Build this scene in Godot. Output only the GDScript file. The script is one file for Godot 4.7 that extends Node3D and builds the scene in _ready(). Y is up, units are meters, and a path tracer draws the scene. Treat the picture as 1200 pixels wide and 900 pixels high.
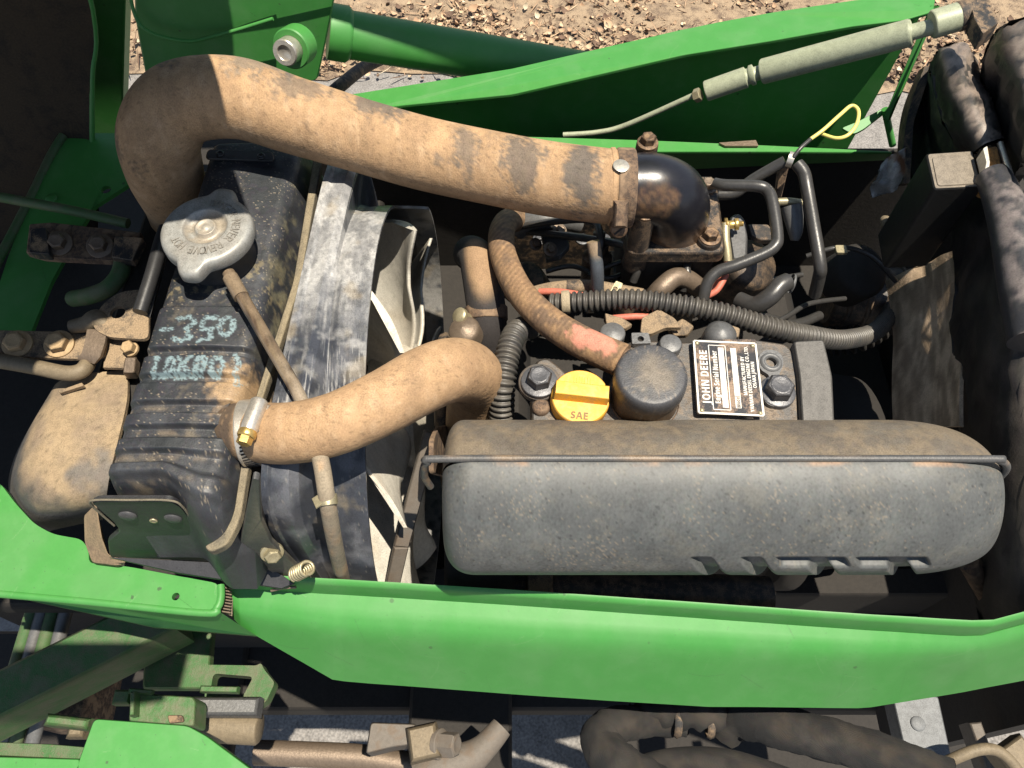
extends Node3D
# The open engine bay of a green compact tractor, seen from above. Metres, y up, x towards the dash, z towards the near side rail.

# ---------------------------------------------------------------- mesh collector
class Shape:
	var v := PackedVector3Array()
	var n := PackedVector3Array()
	var f := PackedInt32Array()

	# rows of equal length, smooth across; a row that repeats the one before makes a crease
	func grid(rows: Array, loop_u := false, loop_v := false) -> void:
		var nu: int = rows[0].size()
		var nv: int = rows.size()
		var p := PackedVector3Array()
		for r in rows:
			p.append_array(r)
		var q := PackedVector3Array()
		q.resize(p.size())
		var t := PackedInt32Array()
		var mid := Vector3.ZERO
		for a in p:
			mid += a
		mid /= p.size()
		var vol := 0.0
		for j in (nv if loop_v else nv - 1):
			var j2 := (j + 1) % nv
			for i in (nu if loop_u else nu - 1):
				var i2 := (i + 1) % nu
				var a := j * nu + i
				var b := j * nu + i2
				var c := j2 * nu + i2
				var d := j2 * nu + i
				var k := (p[c] - p[a]).cross(p[d] - p[b])
				if k.length_squared() < 1e-18:
					continue
				vol += k.dot(p[a] + p[c] - 2.0 * mid)
				q[a] += k
				q[b] += k
				q[c] += k
				q[d] += k
				t.append_array(PackedInt32Array([a, c, b, a, d, c]))
		put(p, q, t, vol < 0.0)

	func put(p: PackedVector3Array, q: PackedVector3Array, t: PackedInt32Array, flip: bool) -> void:
		# q holds (c-a)x(d-b): outward for the order a, c, b used here unless flip
		var base := v.size()
		var s := -1.0 if flip else 1.0
		for i in p.size():
			v.append(p[i])
			n.append((q[i] * s).normalized() if q[i].length_squared() > 0.0 else Vector3.UP)
		for i in range(0, t.size(), 3):
			f.append(base + t[i])
			f.append(base + t[i + (2 if flip else 1)])
			f.append(base + t[i + (1 if flip else 2)])

	# flat fan over a closed ring, facing away from inside
	func cap(ring: PackedVector3Array, inside: Vector3) -> void:
		var mid := Vector3.ZERO
		for a in ring:
			mid += a
		mid /= ring.size()
		var nn := Vector3.ZERO
		for i in ring.size():
			nn += (ring[i] - mid).cross(ring[(i + 1) % ring.size()] - mid)
		if nn.dot(mid - inside) < 0.0:
			nn = -nn
		nn = nn.normalized()
		var base := v.size()
		v.append(mid)
		n.append(nn)
		for a in ring:
			v.append(a)
			n.append(nn)
		for i in ring.size():
			tri(base, base + 1 + i, base + 1 + (i + 1) % ring.size(), nn)

	func tri(a: int, b: int, c: int, nn: Vector3) -> void:
		f.append(a)
		if (v[c] - v[a]).cross(v[b] - v[a]).dot(nn) >= 0.0:
			f.append(b)
			f.append(c)
		else:
			f.append(c)
			f.append(b)

	func flattened(ring: PackedVector3Array, nn: Vector3) -> PackedVector2Array:
		var ux := nn.cross(Vector3.UP if absf(nn.y) < 0.9 else Vector3.RIGHT).normalized()
		var uy := nn.cross(ux)
		var flat := PackedVector2Array()
		for a in ring:
			flat.append(Vector2((a - ring[0]).dot(ux), (a - ring[0]).dot(uy)) * 1000.0)
		return flat

	func poly(ring: PackedVector3Array, nn: Vector3) -> void:
		var t := Geometry2D.triangulate_polygon(flattened(ring, nn))
		var base := v.size()
		for a in ring:
			v.append(a)
			n.append(nn)
		for i in range(0, t.size(), 3):
			tri(base + t[i], base + t[i + 1], base + t[i + 2], nn)

	# a sheet or block: an outline pushed along thick, its two rims bevelled
	func plate(ring: PackedVector3Array, thick: Vector3, bevel := 0.0) -> void:
		var nn := Vector3.ZERO
		for i in ring.size():
			nn += ring[i].cross(ring[(i + 1) % ring.size()])
		nn = nn.normalized()
		var side := 1.0
		if nn.dot(thick) > 0.0:
			nn = -nn
			side = -1.0
		var inner := PackedVector3Array()
		var m := ring.size()
		for attempt in 5:
			inner.clear()
			for i in m:
				var e0 := (ring[i] - ring[(i + m - 1) % m]).normalized()
				var e1 := (ring[(i + 1) % m] - ring[i]).normalized()
				var i0 := nn.cross(e0) * side
				var i1 := nn.cross(e1) * side
				var h := (i0 + i1)
				h = h / maxf(0.35, h.dot(i0)) if h.length() > 0.01 else i0
				inner.append(ring[i] + h * bevel)
			if bevel <= 0.0 or Geometry2D.triangulate_polygon(flattened(inner, nn)).size():
				break
			bevel = bevel * 0.5 if attempt < 3 else 0.0
		var tn := thick.normalized()
		var top := inner if bevel > 0.0 else ring
		var bottom := PackedVector3Array()
		for a in top:
			bottom.append(a + thick)
		poly(top, nn)
		poly(bottom, -nn)
		var rows := []
		if bevel > 0.0:
			rows.append(inner)
			rows.append(shifted(ring, tn * bevel * 0.5, inner, 0.3))
			rows.append(shifted(ring, tn * bevel, inner, 0.0))
			rows.append(shifted(ring, thick - tn * bevel, inner, 0.0))
			rows.append(bottom)
		else:
			rows.append(ring)
			rows.append(bottom)
		walls(rows, nn, -side)

	func shifted(ring: PackedVector3Array, by: Vector3, to: PackedVector3Array, w: float) -> PackedVector3Array:
		var o := PackedVector3Array()
		for i in ring.size():
			o.append(ring[i].lerp(to[i], w) + by)
		return o

	# side walls: smooth along gentle curves of the outline, sharp at corners
	func walls(rows: Array, nn: Vector3, side: float) -> void:
		var m: int = rows[0].size()
		var r: PackedVector3Array = rows[0]
		for i in m:
			var i2 := (i + 1) % m
			var o := nn.cross(r[i2] - r[i]).normalized() * side
			var oa := nn.cross(r[i] - r[(i + m - 1) % m]).normalized() * side
			var ob := nn.cross(r[(i + 2) % m] - r[i2]).normalized() * side
			var na := (o + oa).normalized() if o.dot(oa) > 0.75 else o
			var nb := (o + ob).normalized() if o.dot(ob) > 0.75 else o
			for k in rows.size() - 1:
				var base := v.size()
				v.append_array(PackedVector3Array([rows[k][i], rows[k][i2], rows[k + 1][i2], rows[k + 1][i]]))
				var w := 0.8 if k == 0 and rows.size() > 2 else 0.0
				n.append_array(PackedVector3Array([(na + nn * w).normalized(), (nb + nn * w).normalized(), (nb + nn * w * 0.3).normalized(), (na + nn * w * 0.3).normalized()]))
				tri(base, base + 1, base + 2, o)
				tri(base, base + 2, base + 3, o)

	# pipe along a path; rad is one radius or one per point
	func tube(path: PackedVector3Array, rad, seg := 16, ends := true) -> void:
		var rows := []
		var m := path.size()
		var up := Vector3.UP
		var t0 := (path[1] - path[0]).normalized()
		if absf(t0.dot(up)) > 0.9:
			up = Vector3.RIGHT
		var side := t0.cross(up).normalized()
		for i in m:
			var t := (path[mini(i + 1, m - 1)] - path[maxi(i - 1, 0)]).normalized()
			side = (side - t * side.dot(t)).normalized()
			var other := t.cross(side)
			var r: float = rad if rad is float else rad[i]
			var ring := PackedVector3Array()
			for k in seg:
				var a := TAU * k / seg
				ring.append(path[i] + (side * cos(a) + other * sin(a)) * r)
			rows.append(ring)
		grid(rows, true)
		if ends:
			cap(rows[0], path[1])
			cap(rows[m - 1], path[m - 2])

	# profile of (radius, height) turned round an axis; repeat a point for a crease
	func lathe(prof: Array, at: Vector3, axis := Vector3.UP, seg := 32, spin := 0.0) -> void:
		var ux := axis.cross(Vector3.FORWARD if absf(axis.z) < 0.9 else Vector3.RIGHT).normalized()
		var uz := axis.cross(ux).normalized()
		var rows := []
		for q in prof:
			var ring := PackedVector3Array()
			for k in seg:
				var a := TAU * k / seg + spin
				ring.append(at + axis * q.y + (ux * cos(a) + uz * sin(a)) * maxf(q.x, 1e-5))
			rows.append(ring)
		grid(rows, true)

	# flat-sided prism (hexagon heads and nuts)
	func hexagon(at: Vector3, axis: Vector3, r: float, h: float, spin := 0.0, sides := 6) -> void:
		var ux := axis.cross(Vector3.FORWARD if absf(axis.z) < 0.9 else Vector3.RIGHT).normalized()
		var uz := axis.cross(ux).normalized()
		var ring := PackedVector3Array()
		for k in sides:
			var a := TAU * k / sides + spin
			ring.append(at + axis * h + (ux * cos(a) + uz * sin(a)) * r)
		plate(ring, -axis * h, r * 0.13)

	func box(at: Vector3, size: Vector3, b := Basis.IDENTITY, bevel := 0.0015) -> void:
		var ring := PackedVector3Array()
		for k in 4:
			var sx := 1.0 if k == 0 or k == 3 else -1.0
			var sz := 1.0 if k < 2 else -1.0
			ring.append(at + b * Vector3(sx * size.x / 2, size.y / 2, sz * size.z / 2))
		plate(ring, -(b.y.normalized() * size.y), minf(bevel, size[size.min_axis_index()] * 0.3))

	func bar(a: Vector3, c: Vector3, w: float, h: float, up := Vector3.UP, bevel := 0.0015) -> void:
		var x := (c - a).normalized()
		var z := x.cross(up).normalized()
		box((a + c) / 2, Vector3((c - a).length(), h, w), Basis(x, z.cross(x), z), bevel)

	func text(s: String, high: float, deep: float, xf: Transform3D, face := "Droid Sans", weight := 400, wide := 1.0) -> void:
		var tm := TextMesh.new()
		var sf := SystemFont.new()
		sf.font_names = PackedStringArray([face])
		sf.font_weight = weight
		tm.font = sf
		tm.text = s
		tm.font_size = 32
		tm.pixel_size = high / 23.0
		tm.depth = deep
		tm.curve_step = 2.0
		var ar := tm.get_mesh_arrays()
		var base := v.size()
		var x2 := xf * Transform3D(Basis.from_scale(Vector3(wide, 1, 1)), Vector3.ZERO)
		for p in ar[Mesh.ARRAY_VERTEX]:
			v.append(x2 * p)
		for p in ar[Mesh.ARRAY_NORMAL]:
			n.append((xf.basis * p).normalized())
		for i in ar[Mesh.ARRAY_INDEX]:
			f.append(base + i)

# ---------------------------------------------------------------- scene helpers
var taken := {}
var NZ := FastNoiseLite.new()
var NS := FastNoiseLite.new()
var M := {}

func numbered(called: String, parent: Node) -> String:
	var key := str(parent.get_instance_id()) + called
	var k: int = taken.get(key, 0)
	taken[key] = k + 1
	return called if k == 0 else "%s_%03d" % [called, k]

func off(o: Node) -> Vector3:
	var p := Vector3.ZERO
	while o != self and o is Node3D:
		p += o.position
		o = o.get_parent()
	return p

func tag(o: Node, label: String, category := "", group := "", kind := "") -> void:
	o.set_meta("label", label)
	if category: o.set_meta("category", category)
	if group: o.set_meta("group", group)
	if kind: o.set_meta("kind", kind)

func thing(called: String, label: String, category: String, at: Vector3, group := "") -> Node3D:
	var o := Node3D.new()
	o.name = numbered(called, self)
	o.position = at
	add_child(o, true)
	tag(o, label, category, group)
	return o

# one named mesh; paint(position, normal) gives the bare colour of each point
func obj(called: String, s: Shape, mat: String, parent: Node = self, paint = null) -> MeshInstance3D:
	var o := MeshInstance3D.new()
	o.name = numbered(called, parent)
	parent.add_child(o, true)
	var org := off(parent)
	if parent == self and s.v.size():
		var bb := AABB(s.v[0], Vector3.ZERO)
		for p in s.v:
			bb = bb.expand(p)
		org = bb.position + Vector3(bb.size.x / 2, 0, bb.size.z / 2)
		o.position = org
	var ar := []
	ar.resize(Mesh.ARRAY_MAX)
	if paint != null:
		var col := PackedColorArray()
		col.resize(s.v.size())
		if paint is Color:
			col.fill(paint)
		else:
			for i in s.v.size():
				col[i] = paint.call(s.v[i], s.n[i])
		ar[Mesh.ARRAY_COLOR] = col
	var vv := PackedVector3Array()
	vv.resize(s.v.size())
	for i in s.v.size():
		vv[i] = s.v[i] - org
	ar[Mesh.ARRAY_VERTEX] = vv
	ar[Mesh.ARRAY_NORMAL] = s.n
	ar[Mesh.ARRAY_INDEX] = s.f
	var mesh := ArrayMesh.new()
	mesh.add_surface_from_arrays(Mesh.PRIMITIVE_TRIANGLES, ar)
	mesh.surface_set_material(0, M[mat])
	o.mesh = mesh
	return o

func nz(p: Vector3, fr: float, k := 0.0) -> float:
	return NZ.get_noise_3d(p.x * fr + k * 17.3, p.y * fr + k * 5.1, p.z * fr - k * 9.7)

# round specks: one octave only
func sp(p: Vector3, fr: float, k := 0.0) -> float:
	return NS.get_noise_3d(p.x * fr + k * 11.3, p.y * fr + k * 3.1, p.z * fr - k * 6.7)

func ss(a: float, b: float, x: float) -> float:
	return smoothstep(a, b, x)

func spline(pts: Array, per := 8) -> PackedVector3Array:
	var o := PackedVector3Array()
	var m := pts.size()
	for i in m - 1:
		var a: Vector3 = pts[maxi(i - 1, 0)]
		var b: Vector3 = pts[i]
		var c: Vector3 = pts[i + 1]
		var d: Vector3 = pts[mini(i + 2, m - 1)]
		for k in per:
			o.append(b.cubic_interpolate(c, a, d, float(k) / per))
	o.append(pts[m - 1])
	return o

func along(vals: Array, count: int) -> PackedFloat32Array:
	var o := PackedFloat32Array()
	for i in count:
		var t := float(i) / (count - 1) * (vals.size() - 1)
		var k := mini(int(t), vals.size() - 2)
		o.append(lerpf(vals[k], vals[k + 1], t - k))
	return o

func ring2(pts: Array, round_r := 0.0, per := 4) -> PackedVector3Array:
	# closed outline with rounded corners
	var o := PackedVector3Array()
	var m := pts.size()
	for i in m:
		var a: Vector3 = pts[(i + m - 1) % m]
		var b: Vector3 = pts[i]
		var c: Vector3 = pts[(i + 1) % m]
		var r := minf(round_r, minf((a - b).length(), (c - b).length()) * 0.45)
		if r <= 0.0:
			o.append(b)
			continue
		var p := b + (a - b).normalized() * r
		var q := b + (c - b).normalized() * r
		for k in per + 1:
			var t := float(k) / per
			o.append(p.lerp(b, t).lerp(b.lerp(q, t), t))
	return o

func circle(at: Vector3, r: float, seg := 24, axis := Vector3.UP) -> PackedVector3Array:
	var ux := axis.cross(Vector3.FORWARD if absf(axis.z) < 0.9 else Vector3.RIGHT).normalized()
	var uz := axis.cross(ux).normalized()
	var o := PackedVector3Array()
	for k in seg:
		var a := TAU * k / seg
		o.append(at + (ux * cos(a) + uz * sin(a)) * r)
	return o

# an outline with round holes, each reached by a hair-thin slit
func pierced(ring: PackedVector3Array, holes: Array, axis: Vector3) -> PackedVector3Array:
	for hl in holes:
		var c: Vector3 = hl[0]
		var best := 0
		for i in ring.size():
			if ring[i].distance_squared_to(c) < ring[best].distance_squared_to(c):
				best = i
		var nn := Vector3.ZERO
		for i in ring.size():
			nn += ring[i].cross(ring[(i + 1) % ring.size()])
		var rim := circle(c, hl[1], 16, axis)
		var rn := Vector3.ZERO
		for i in rim.size():
			rn += (rim[i] - c).cross(rim[(i + 1) % rim.size()] - c)
		if rn.dot(nn) > 0.0:
			rim.reverse()
		var st := 0
		for i in rim.size():
			if rim[i].distance_squared_to(ring[best]) < rim[st].distance_squared_to(ring[best]):
				st = i
		var o := PackedVector3Array()
		for i in ring.size():
			o.append(ring[i])
			if i == best:
				for k in rim.size():
					o.append(rim[(st + k) % rim.size()])
				var sl := (ring[best] - c).cross(axis).normalized() * 0.0001
				o.append(rim[st] + sl)
				o.append(ring[best] + sl)
		ring = o
	return ring

func conduit(path: PackedVector3Array, r: float, pitch: float, seg := 20) -> Shape:
	# ribbed tube: even steps along the path, the radius rising and falling with each rib
	var even := PackedVector3Array()
	var cu := Curve3D.new()
	for p in path:
		cu.add_point(p)
	var steps := int(cu.get_baked_length() / pitch * 8.0)
	var rad := PackedFloat32Array()
	for i in steps + 1:
		even.append(cu.sample_baked(cu.get_baked_length() * i / steps))
		var w := [0.80, 0.86, 0.98, 1.0, 1.0, 0.98, 0.86, 0.80]
		rad.append(r * w[i % 8])
	var s := Shape.new()
	s.tube(even, rad, seg)
	return s

func bolt(parent: Node, at: Vector3, r: float, mat := "steel_dusty", axis := Vector3.UP, washer := 1.55, hgt := 0.75, spin := 0.3) -> MeshInstance3D:
	# hexagon head with a slightly dished top, on its washer
	var s := Shape.new()
	s.hexagon(at + axis * r * 0.1, axis, r, r * hgt, spin)
	s.lathe([Vector2(r * 0.72, 0), Vector2(r * 0.72, r * 0.05), Vector2(r * 0.6, r * 0.07), Vector2(r * 0.5, r * 0.02), Vector2(0, r * 0.02)], at + axis * r * (0.1 + hgt), axis, 18)
	var o := obj("bolt", s, mat, parent)
	if washer > 0.0:
		s = Shape.new()
		s.lathe([Vector2(r * washer, -r * 0.3), Vector2(r * washer, r * 0.06), Vector2(r * washer, r * 0.06), Vector2(r * washer * 0.95, r * 0.14), Vector2(r * 0.8, r * 0.2)], at, axis, 32)
		obj("washer", s, mat, o)
	return o

func clamp_band(parent: Node, at: Vector3, axis: Vector3, r: float, wide: float, mat: String, ringed := true) -> void:
	var s := Shape.new()
	s.lathe([Vector2(r - 0.002, -wide / 2), Vector2(r + 0.0004, -wide / 2), Vector2(r + 0.0004, -wide / 2), Vector2(r + 0.0012, -wide * 0.42), Vector2(r + 0.0012, wide * 0.42), Vector2(r + 0.0004, wide / 2), Vector2(r + 0.0004, wide / 2), Vector2(r - 0.002, wide / 2)], at, axis, 64)
	obj("band", s, mat, parent)

# ---------------------------------------------------------------- materials
const TILE := 512
var LAYER := {}

func layer(called: String, fr: float, oct: int, seed_: int, kind := FastNoiseLite.TYPE_SIMPLEX_SMOOTH) -> void:
	var fn := FastNoiseLite.new()
	fn.seed = seed_
	fn.noise_type = kind
	fn.frequency = fr
	fn.fractal_type = FastNoiseLite.FRACTAL_FBM if oct > 1 else FastNoiseLite.FRACTAL_NONE
	fn.fractal_octaves = oct
	if kind == FastNoiseLite.TYPE_CELLULAR:
		fn.cellular_return_type = FastNoiseLite.RETURN_DISTANCE
	var im := fn.get_seamless_image(TILE, TILE, false, false, 0.12)
	im.convert(Image.FORMAT_L8)
	LAYER[called] = im.get_data()

func picture(fn: Callable, gray := false, marks := []) -> ImageTexture:
	var d := PackedByteArray()
	d.resize(TILE * TILE * (1 if gray else 3))
	var a: PackedByteArray = LAYER.cloud
	var b: PackedByteArray = LAYER.mid
	var c: PackedByteArray = LAYER.fine
	var e: PackedByteArray = LAYER.speck
	for i in TILE * TILE:
		if gray:
			d[i] = int(clampf(fn.call(a[i] / 255.0, b[i] / 255.0, c[i] / 255.0, e[i] / 255.0, i), 0, 1) * 255.0)
		else:
			var col: Color = fn.call(a[i] / 255.0, b[i] / 255.0, c[i] / 255.0, e[i] / 255.0, i).linear_to_srgb()
			d[i * 3] = int(clampf(col.r, 0, 1) * 255.0)
			d[i * 3 + 1] = int(clampf(col.g, 0, 1) * 255.0)
			d[i * 3 + 2] = int(clampf(col.b, 0, 1) * 255.0)
	var im := Image.create_from_data(TILE, TILE, false, Image.FORMAT_L8 if gray else Image.FORMAT_RGB8, d)
	if marks.size():
		# scratches and chips
		var rng := RandomNumberGenerator.new()
		rng.seed = 31
		for k in int(marks[0]):
			var x := rng.randf() * TILE
			var y := rng.randf() * TILE
			var an := rng.randf() * TAU
			var bend := rng.randf_range(-0.02, 0.02)
			var shade: Color = marks[2] if rng.randf() < 0.7 else marks[3]
			for q in rng.randi_range(6, 46):
				var ix := posmod(int(x), TILE)
				var iy := posmod(int(y), TILE)
				im.set_pixel(ix, iy, im.get_pixel(ix, iy).lerp(shade.linear_to_srgb(), rng.randf_range(0.25, 0.8)))
				x += cos(an)
				y += sin(an)
				an += bend
		for k in int(marks[1]):
			var x := rng.randi() % TILE
			var y := rng.randi() % TILE
			var r := rng.randf_range(0.6, 2.4)
			for dy in range(-3, 4):
				for dx in range(-3, 4):
					if Vector2(dx, dy * rng.randf_range(0.7, 1.3)).length() < r:
						im.set_pixel(posmod(x + dx, TILE), posmod(y + dy, TILE), (marks[3] as Color).linear_to_srgb())
	im.generate_mipmaps()
	return ImageTexture.create_from_image(im)

func mat(called: String, tex, size: float, rough: float, metal := 0.0, bump := 0.0, painted := false, tint := Color.WHITE, bump_tex = null) -> StandardMaterial3D:
	var m := StandardMaterial3D.new()
	m.albedo_color = tint
	if tex: m.albedo_texture = tex
	m.uv1_triplanar = true
	m.uv1_world_triplanar = true
	m.uv1_scale = Vector3.ONE / size
	m.uv1_offset = Vector3(0.37, 0.11, 0.73)
	m.roughness = rough
	m.metallic = metal
	m.vertex_color_use_as_albedo = painted
	if bump > 0.0:
		m.heightmap_enabled = true
		m.heightmap_texture = bump_tex if bump_tex else LAYER.bump_tex
		m.heightmap_scale = bump
	M[called] = m
	return m

func make_materials() -> void:
	layer("cloud", 0.008, 4, 3)
	layer("mid", 0.03, 4, 8)
	layer("fine", 0.16, 3, 21)
	layer("speck", 0.09, 1, 5, FastNoiseLite.TYPE_CELLULAR)
	var blacks := Color(0.018, 0.019, 0.021)
	var dust := Color(0.34, 0.23, 0.135)
	var grain := picture(func(a, b, c, e, i):
		var t: float = 0.84 + (b - 0.5) * 0.35 + (c - 0.5) * 0.55 + (a - 0.5) * 0.2 - ss(0.16, 0.05, e) * 0.22
		return Color(t, t, t))
	var dark_dust := picture(func(a, b, c, e, i):
		var t: float = ss(0.47, 0.75, a * 0.55 + b * 0.35 + c * 0.2) * 0.75 + ss(0.13, 0.04, e) * 0.35 * ss(0.4, 0.6, b)
		return (blacks * (0.8 + c * 0.6)).lerp(dust * (0.7 + 0.6 * c), clampf(t, 0, 1)))
	var heavy_dust := picture(func(a, b, c, e, i):
		var t: float = ss(0.18, 0.58, a * 0.45 + b * 0.35 + c * 0.2) * 0.92
		return Color(0.05, 0.043, 0.036).lerp(Color(0.25, 0.18, 0.11) * (0.65 + 0.7 * c), clampf(t, 0, 1)))
	var cover := picture(func(a, b, c, e, i):
		return (Color(0.085, 0.08, 0.075) * (0.75 + 0.5 * c)).lerp(Color(0.2, 0.145, 0.095), ss(0.38, 0.7, a * 0.4 + b * 0.35 + c * 0.25) * 0.75).lerp(Color(0.03, 0.026, 0.024), ss(0.6, 0.72, b) * 0.5))
	var rusty := picture(func(a, b, c, e, i):
		return Color(0.045, 0.033, 0.027).lerp(Color(0.165, 0.105, 0.065), ss(0.3, 0.7, b * 0.5 + c * 0.5)).lerp(Color(0.25, 0.17, 0.105), ss(0.5, 0.7, a) * 0.8))
	var black_rust := picture(func(a, b, c, e, i):
		return Color(0.02, 0.019, 0.019).lerp(Color(0.165, 0.112, 0.07) * (0.6 + 0.8 * c), ss(0.4, 0.66, a * 0.4 + b * 0.35 + c * 0.25) * 0.85))
	var green := picture(func(a, b, c, e, i):
		var g = Color(0.046, 0.22, 0.042) * (0.95 + (b - 0.5) * 0.1 + (c - 0.5) * 0.07)
		g = g.lerp(Color(0.16, 0.23, 0.14), ss(0.4, 0.75, a) * 0.12 + ss(0.5, 0.75, b) * 0.05)
		return g.lerp(Color(0.03, 0.05, 0.03), ss(0.045, 0.02, e) * ss(0.55, 0.62, b) * 0.7), false, [34, 16, Color(0.12, 0.25, 0.10), Color(0.035, 0.09, 0.03)])
	var worn_green := picture(func(a, b, c, e, i):
		var g = Color(0.05, 0.15, 0.04).lerp(Color(0.13, 0.15, 0.085), ss(0.3, 0.7, a * 0.6 + c * 0.4))
		return g.lerp(Color(0.15, 0.115, 0.075), 0.7 * ss(0.58, 0.8, b * 0.7 + c * 0.3)))
	var silver := picture(func(a, b, c, e, i):
		var t: float = 0.42 + (c - 0.5) * 0.14 + (b - 0.5) * 0.12
		return Color(t, t * 0.97, t * 0.92).lerp(dust * 1.2, ss(0.52, 0.8, a) * 0.4))
	var asphalt := picture(func(a, b, c, e, i):
		var t: float = 0.17 + (c - 0.5) * 0.16 + (b - 0.5) * 0.07
		return Color(t * 1.06, t, t * 0.94).lerp(Color(0.3, 0.27, 0.24), ss(0.12, 0.06, e) * 0.5))
	var soil := picture(func(a, b, c, e, i):
		return Color(0.1, 0.07, 0.05).lerp(Color(0.29, 0.215, 0.14), ss(0.3, 0.7, a * 0.4 + b * 0.3 + c * 0.4)))
	var weave := picture(func(a, b, c, e, i):
		var x = i % TILE
		var y = int(i / TILE)
		var t = 0.5 + 0.5 * sin((x + y) * TAU / 8.0) * sin((x - y) * TAU / 8.0)
		return (Color(0.045, 0.042, 0.038) * (0.3 + t)).lerp(Color(0.2, 0.15, 0.1), ss(0.42, 0.8, a * 0.6 + b * 0.25 + c * 0.2) * (0.3 + 0.5 * t)))
	var worn_white := picture(func(a, b, c, e, i):
		return Color(0.62, 0.6, 0.55).lerp(Color(0.16, 0.14, 0.12), ss(0.62, 0.76, b * 0.6 + c * 0.4) * 0.6))
	var yellow_dust := picture(func(a, b, c, e, i):
		return (Color(0.7, 0.36, 0.035) * (0.85 + 0.3 * c)).lerp(Color(0.42, 0.27, 0.12), ss(0.4, 0.75, a * 0.5 + b * 0.5) * 0.55).lerp(Color(0.05, 0.035, 0.02), ss(0.05, 0.025, e) * 0.7))
	var weave_gray := picture(func(a, b, c, e, i):
		var x = i % TILE
		var y = int(i / TILE)
		var t = 0.5 + 0.5 * sin((x + y) * TAU / 16.0) * sin((x - y) * TAU / 16.0)
		t = 0.35 + 0.6 * t + (c - 0.5) * 0.2
		return Color(t, t, t))
	LAYER.bump_tex = picture(func(a, b, c, e, i): return b * 0.55 + c * 0.45, true)
	mat("painted", grain, 0.11, 0.82, 0.0, 0.05, true)
	mat("painted_satin", grain, 0.11, 0.5, 0.0, 0.02, true)
	mat("painted_smooth", grain, 0.2, 0.55, 0.0, 0.003, true)
	mat("painted_gloss", grain, 0.11, 0.3, 0.0, 0.006, true)
	mat("painted_metal", grain, 0.11, 0.5, 0.3, 0.012, true)
	mat("black_dusty", dark_dust, 0.13, 0.5, 0.0, 0.02)
	mat("heavy_dust", heavy_dust, 0.12, 0.85, 0.0, 0.05)
	mat("rusty", rusty, 0.07, 0.85, 0.1, 0.05)
	mat("steel_dusty", grain, 0.05, 0.5, 0.5, 0.03, false, Color(0.5, 0.44, 0.38))
	mat("steel_brown", rusty, 0.04, 0.55, 0.3, 0.03, false, Color(0.98, 0.95, 0.9))
	mat("steel_bright", grain, 0.05, 0.34, 0.7, 0.01, false, Color(0.83, 0.8, 0.75))
	mat("brass", grain, 0.05, 0.35, 0.8, 0.01, false, Color(0.85, 0.72, 0.45))
	mat("zinc", grain, 0.06, 0.42, 0.55, 0.015, false, Color(0.68, 0.64, 0.52))
	mat("silver", silver, 0.08, 0.36, 0.55, 0.01)
	mat("green", green, 0.29, 0.52, 0.0, 0.004)
	mat("worn_green", worn_green, 0.1, 0.65, 0.0, 0.04, false, Color(0.82, 0.84, 0.8))
	mat("black_rubber", dark_dust, 0.09, 0.75, 0.0, 0.02, false, Color(0.85, 0.85, 0.85))
	mat("black_gloss", grain, 0.1, 0.2, 0.0, 0.004, false, Color(0.15, 0.15, 0.16))
	mat("black_satin", grain, 0.1, 0.4, 0.0, 0.01, false, Color(0.17, 0.17, 0.175))
	mat("dark", grain, 0.1, 0.85, 0.0, 0.02, false, Color(0.155, 0.14, 0.125))
	mat("yellow", yellow_dust, 0.06, 0.55, 0.0, 0.01)
	mat("white_print", worn_white, 0.03, 0.5, 0.1, 0.0)
	mat("dark_print", null, 1.0, 0.5, 0.0, 0.0, false, Color(0.42, 0.3, 0.09))
	mat("white_plastic", grain, 0.2, 0.38, 0.0, 0.003, false, Color(0.93, 0.91, 0.85)).subsurf_scatter_enabled = false
	mat("grey_green", grain, 0.1, 0.5, 0.1, 0.01, false, Color(0.62, 0.64, 0.54))
	mat("cord", weave, 0.06, 0.9, 0.0, 0.05)
	mat("painted_cord", weave_gray, 0.045, 0.9, 0.0, 0.12, true, Color.WHITE, weave_gray)
	mat("pink", grain, 0.05, 0.6, 0.0, 0.01, false, Color(0.75, 0.42, 0.34))
	mat("foam", heavy_dust, 0.05, 0.95, 0.0, 0.1, false, Color(1.0, 0.85, 0.6))
	mat("wire_yellow", null, 1.0, 0.4, 0.0, 0.0, false, Color(0.8, 0.75, 0.42))
	mat("asphalt", asphalt, 0.5, 0.95, 0.0, 0.3)
	mat("soil", soil, 0.35, 0.95, 0.0, 0.5)
	mat("leaf", null, 1.0, 0.85, 0.0, 0.0, true)
	mat("hood_lining", heavy_dust, 0.2, 0.9, 0.0, 0.03, false, Color(0.42, 0.4, 0.36))
	mat("cover_dust", cover, 0.09, 0.6, 0.1, 0.04)
	mat("bracket_dust", grain, 0.1, 0.65, 0.0, 0.02, false, Color(0.38, 0.37, 0.355))
	mat("lid_dust", dark_dust, 0.07, 0.6, 0.0, 0.02, false, Color(1.0, 1.0, 1.0))
	mat("elbow_rust", black_rust, 0.1, 0.5, 0.0, 0.03)
	mat("steel_grey", grain, 0.05, 0.5, 0.35, 0.02, false, Color(0.42, 0.42, 0.42))
	mat("steel_dark", grain, 0.05, 0.42, 0.4, 0.02, false, Color(0.36, 0.36, 0.37))
	mat("plate_black", dark_dust, 0.13, 0.45, 0.0, 0.006, false, Color(0.9, 0.9, 0.95))
	mat("dark_yellow", null, 1.0, 0.5, 0.0, 0.0, false, Color(0.82, 0.6, 0.16))
	mat("line_black", grain, 0.06, 0.36, 0.0, 0.012, false, Color(0.23, 0.225, 0.22))
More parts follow.
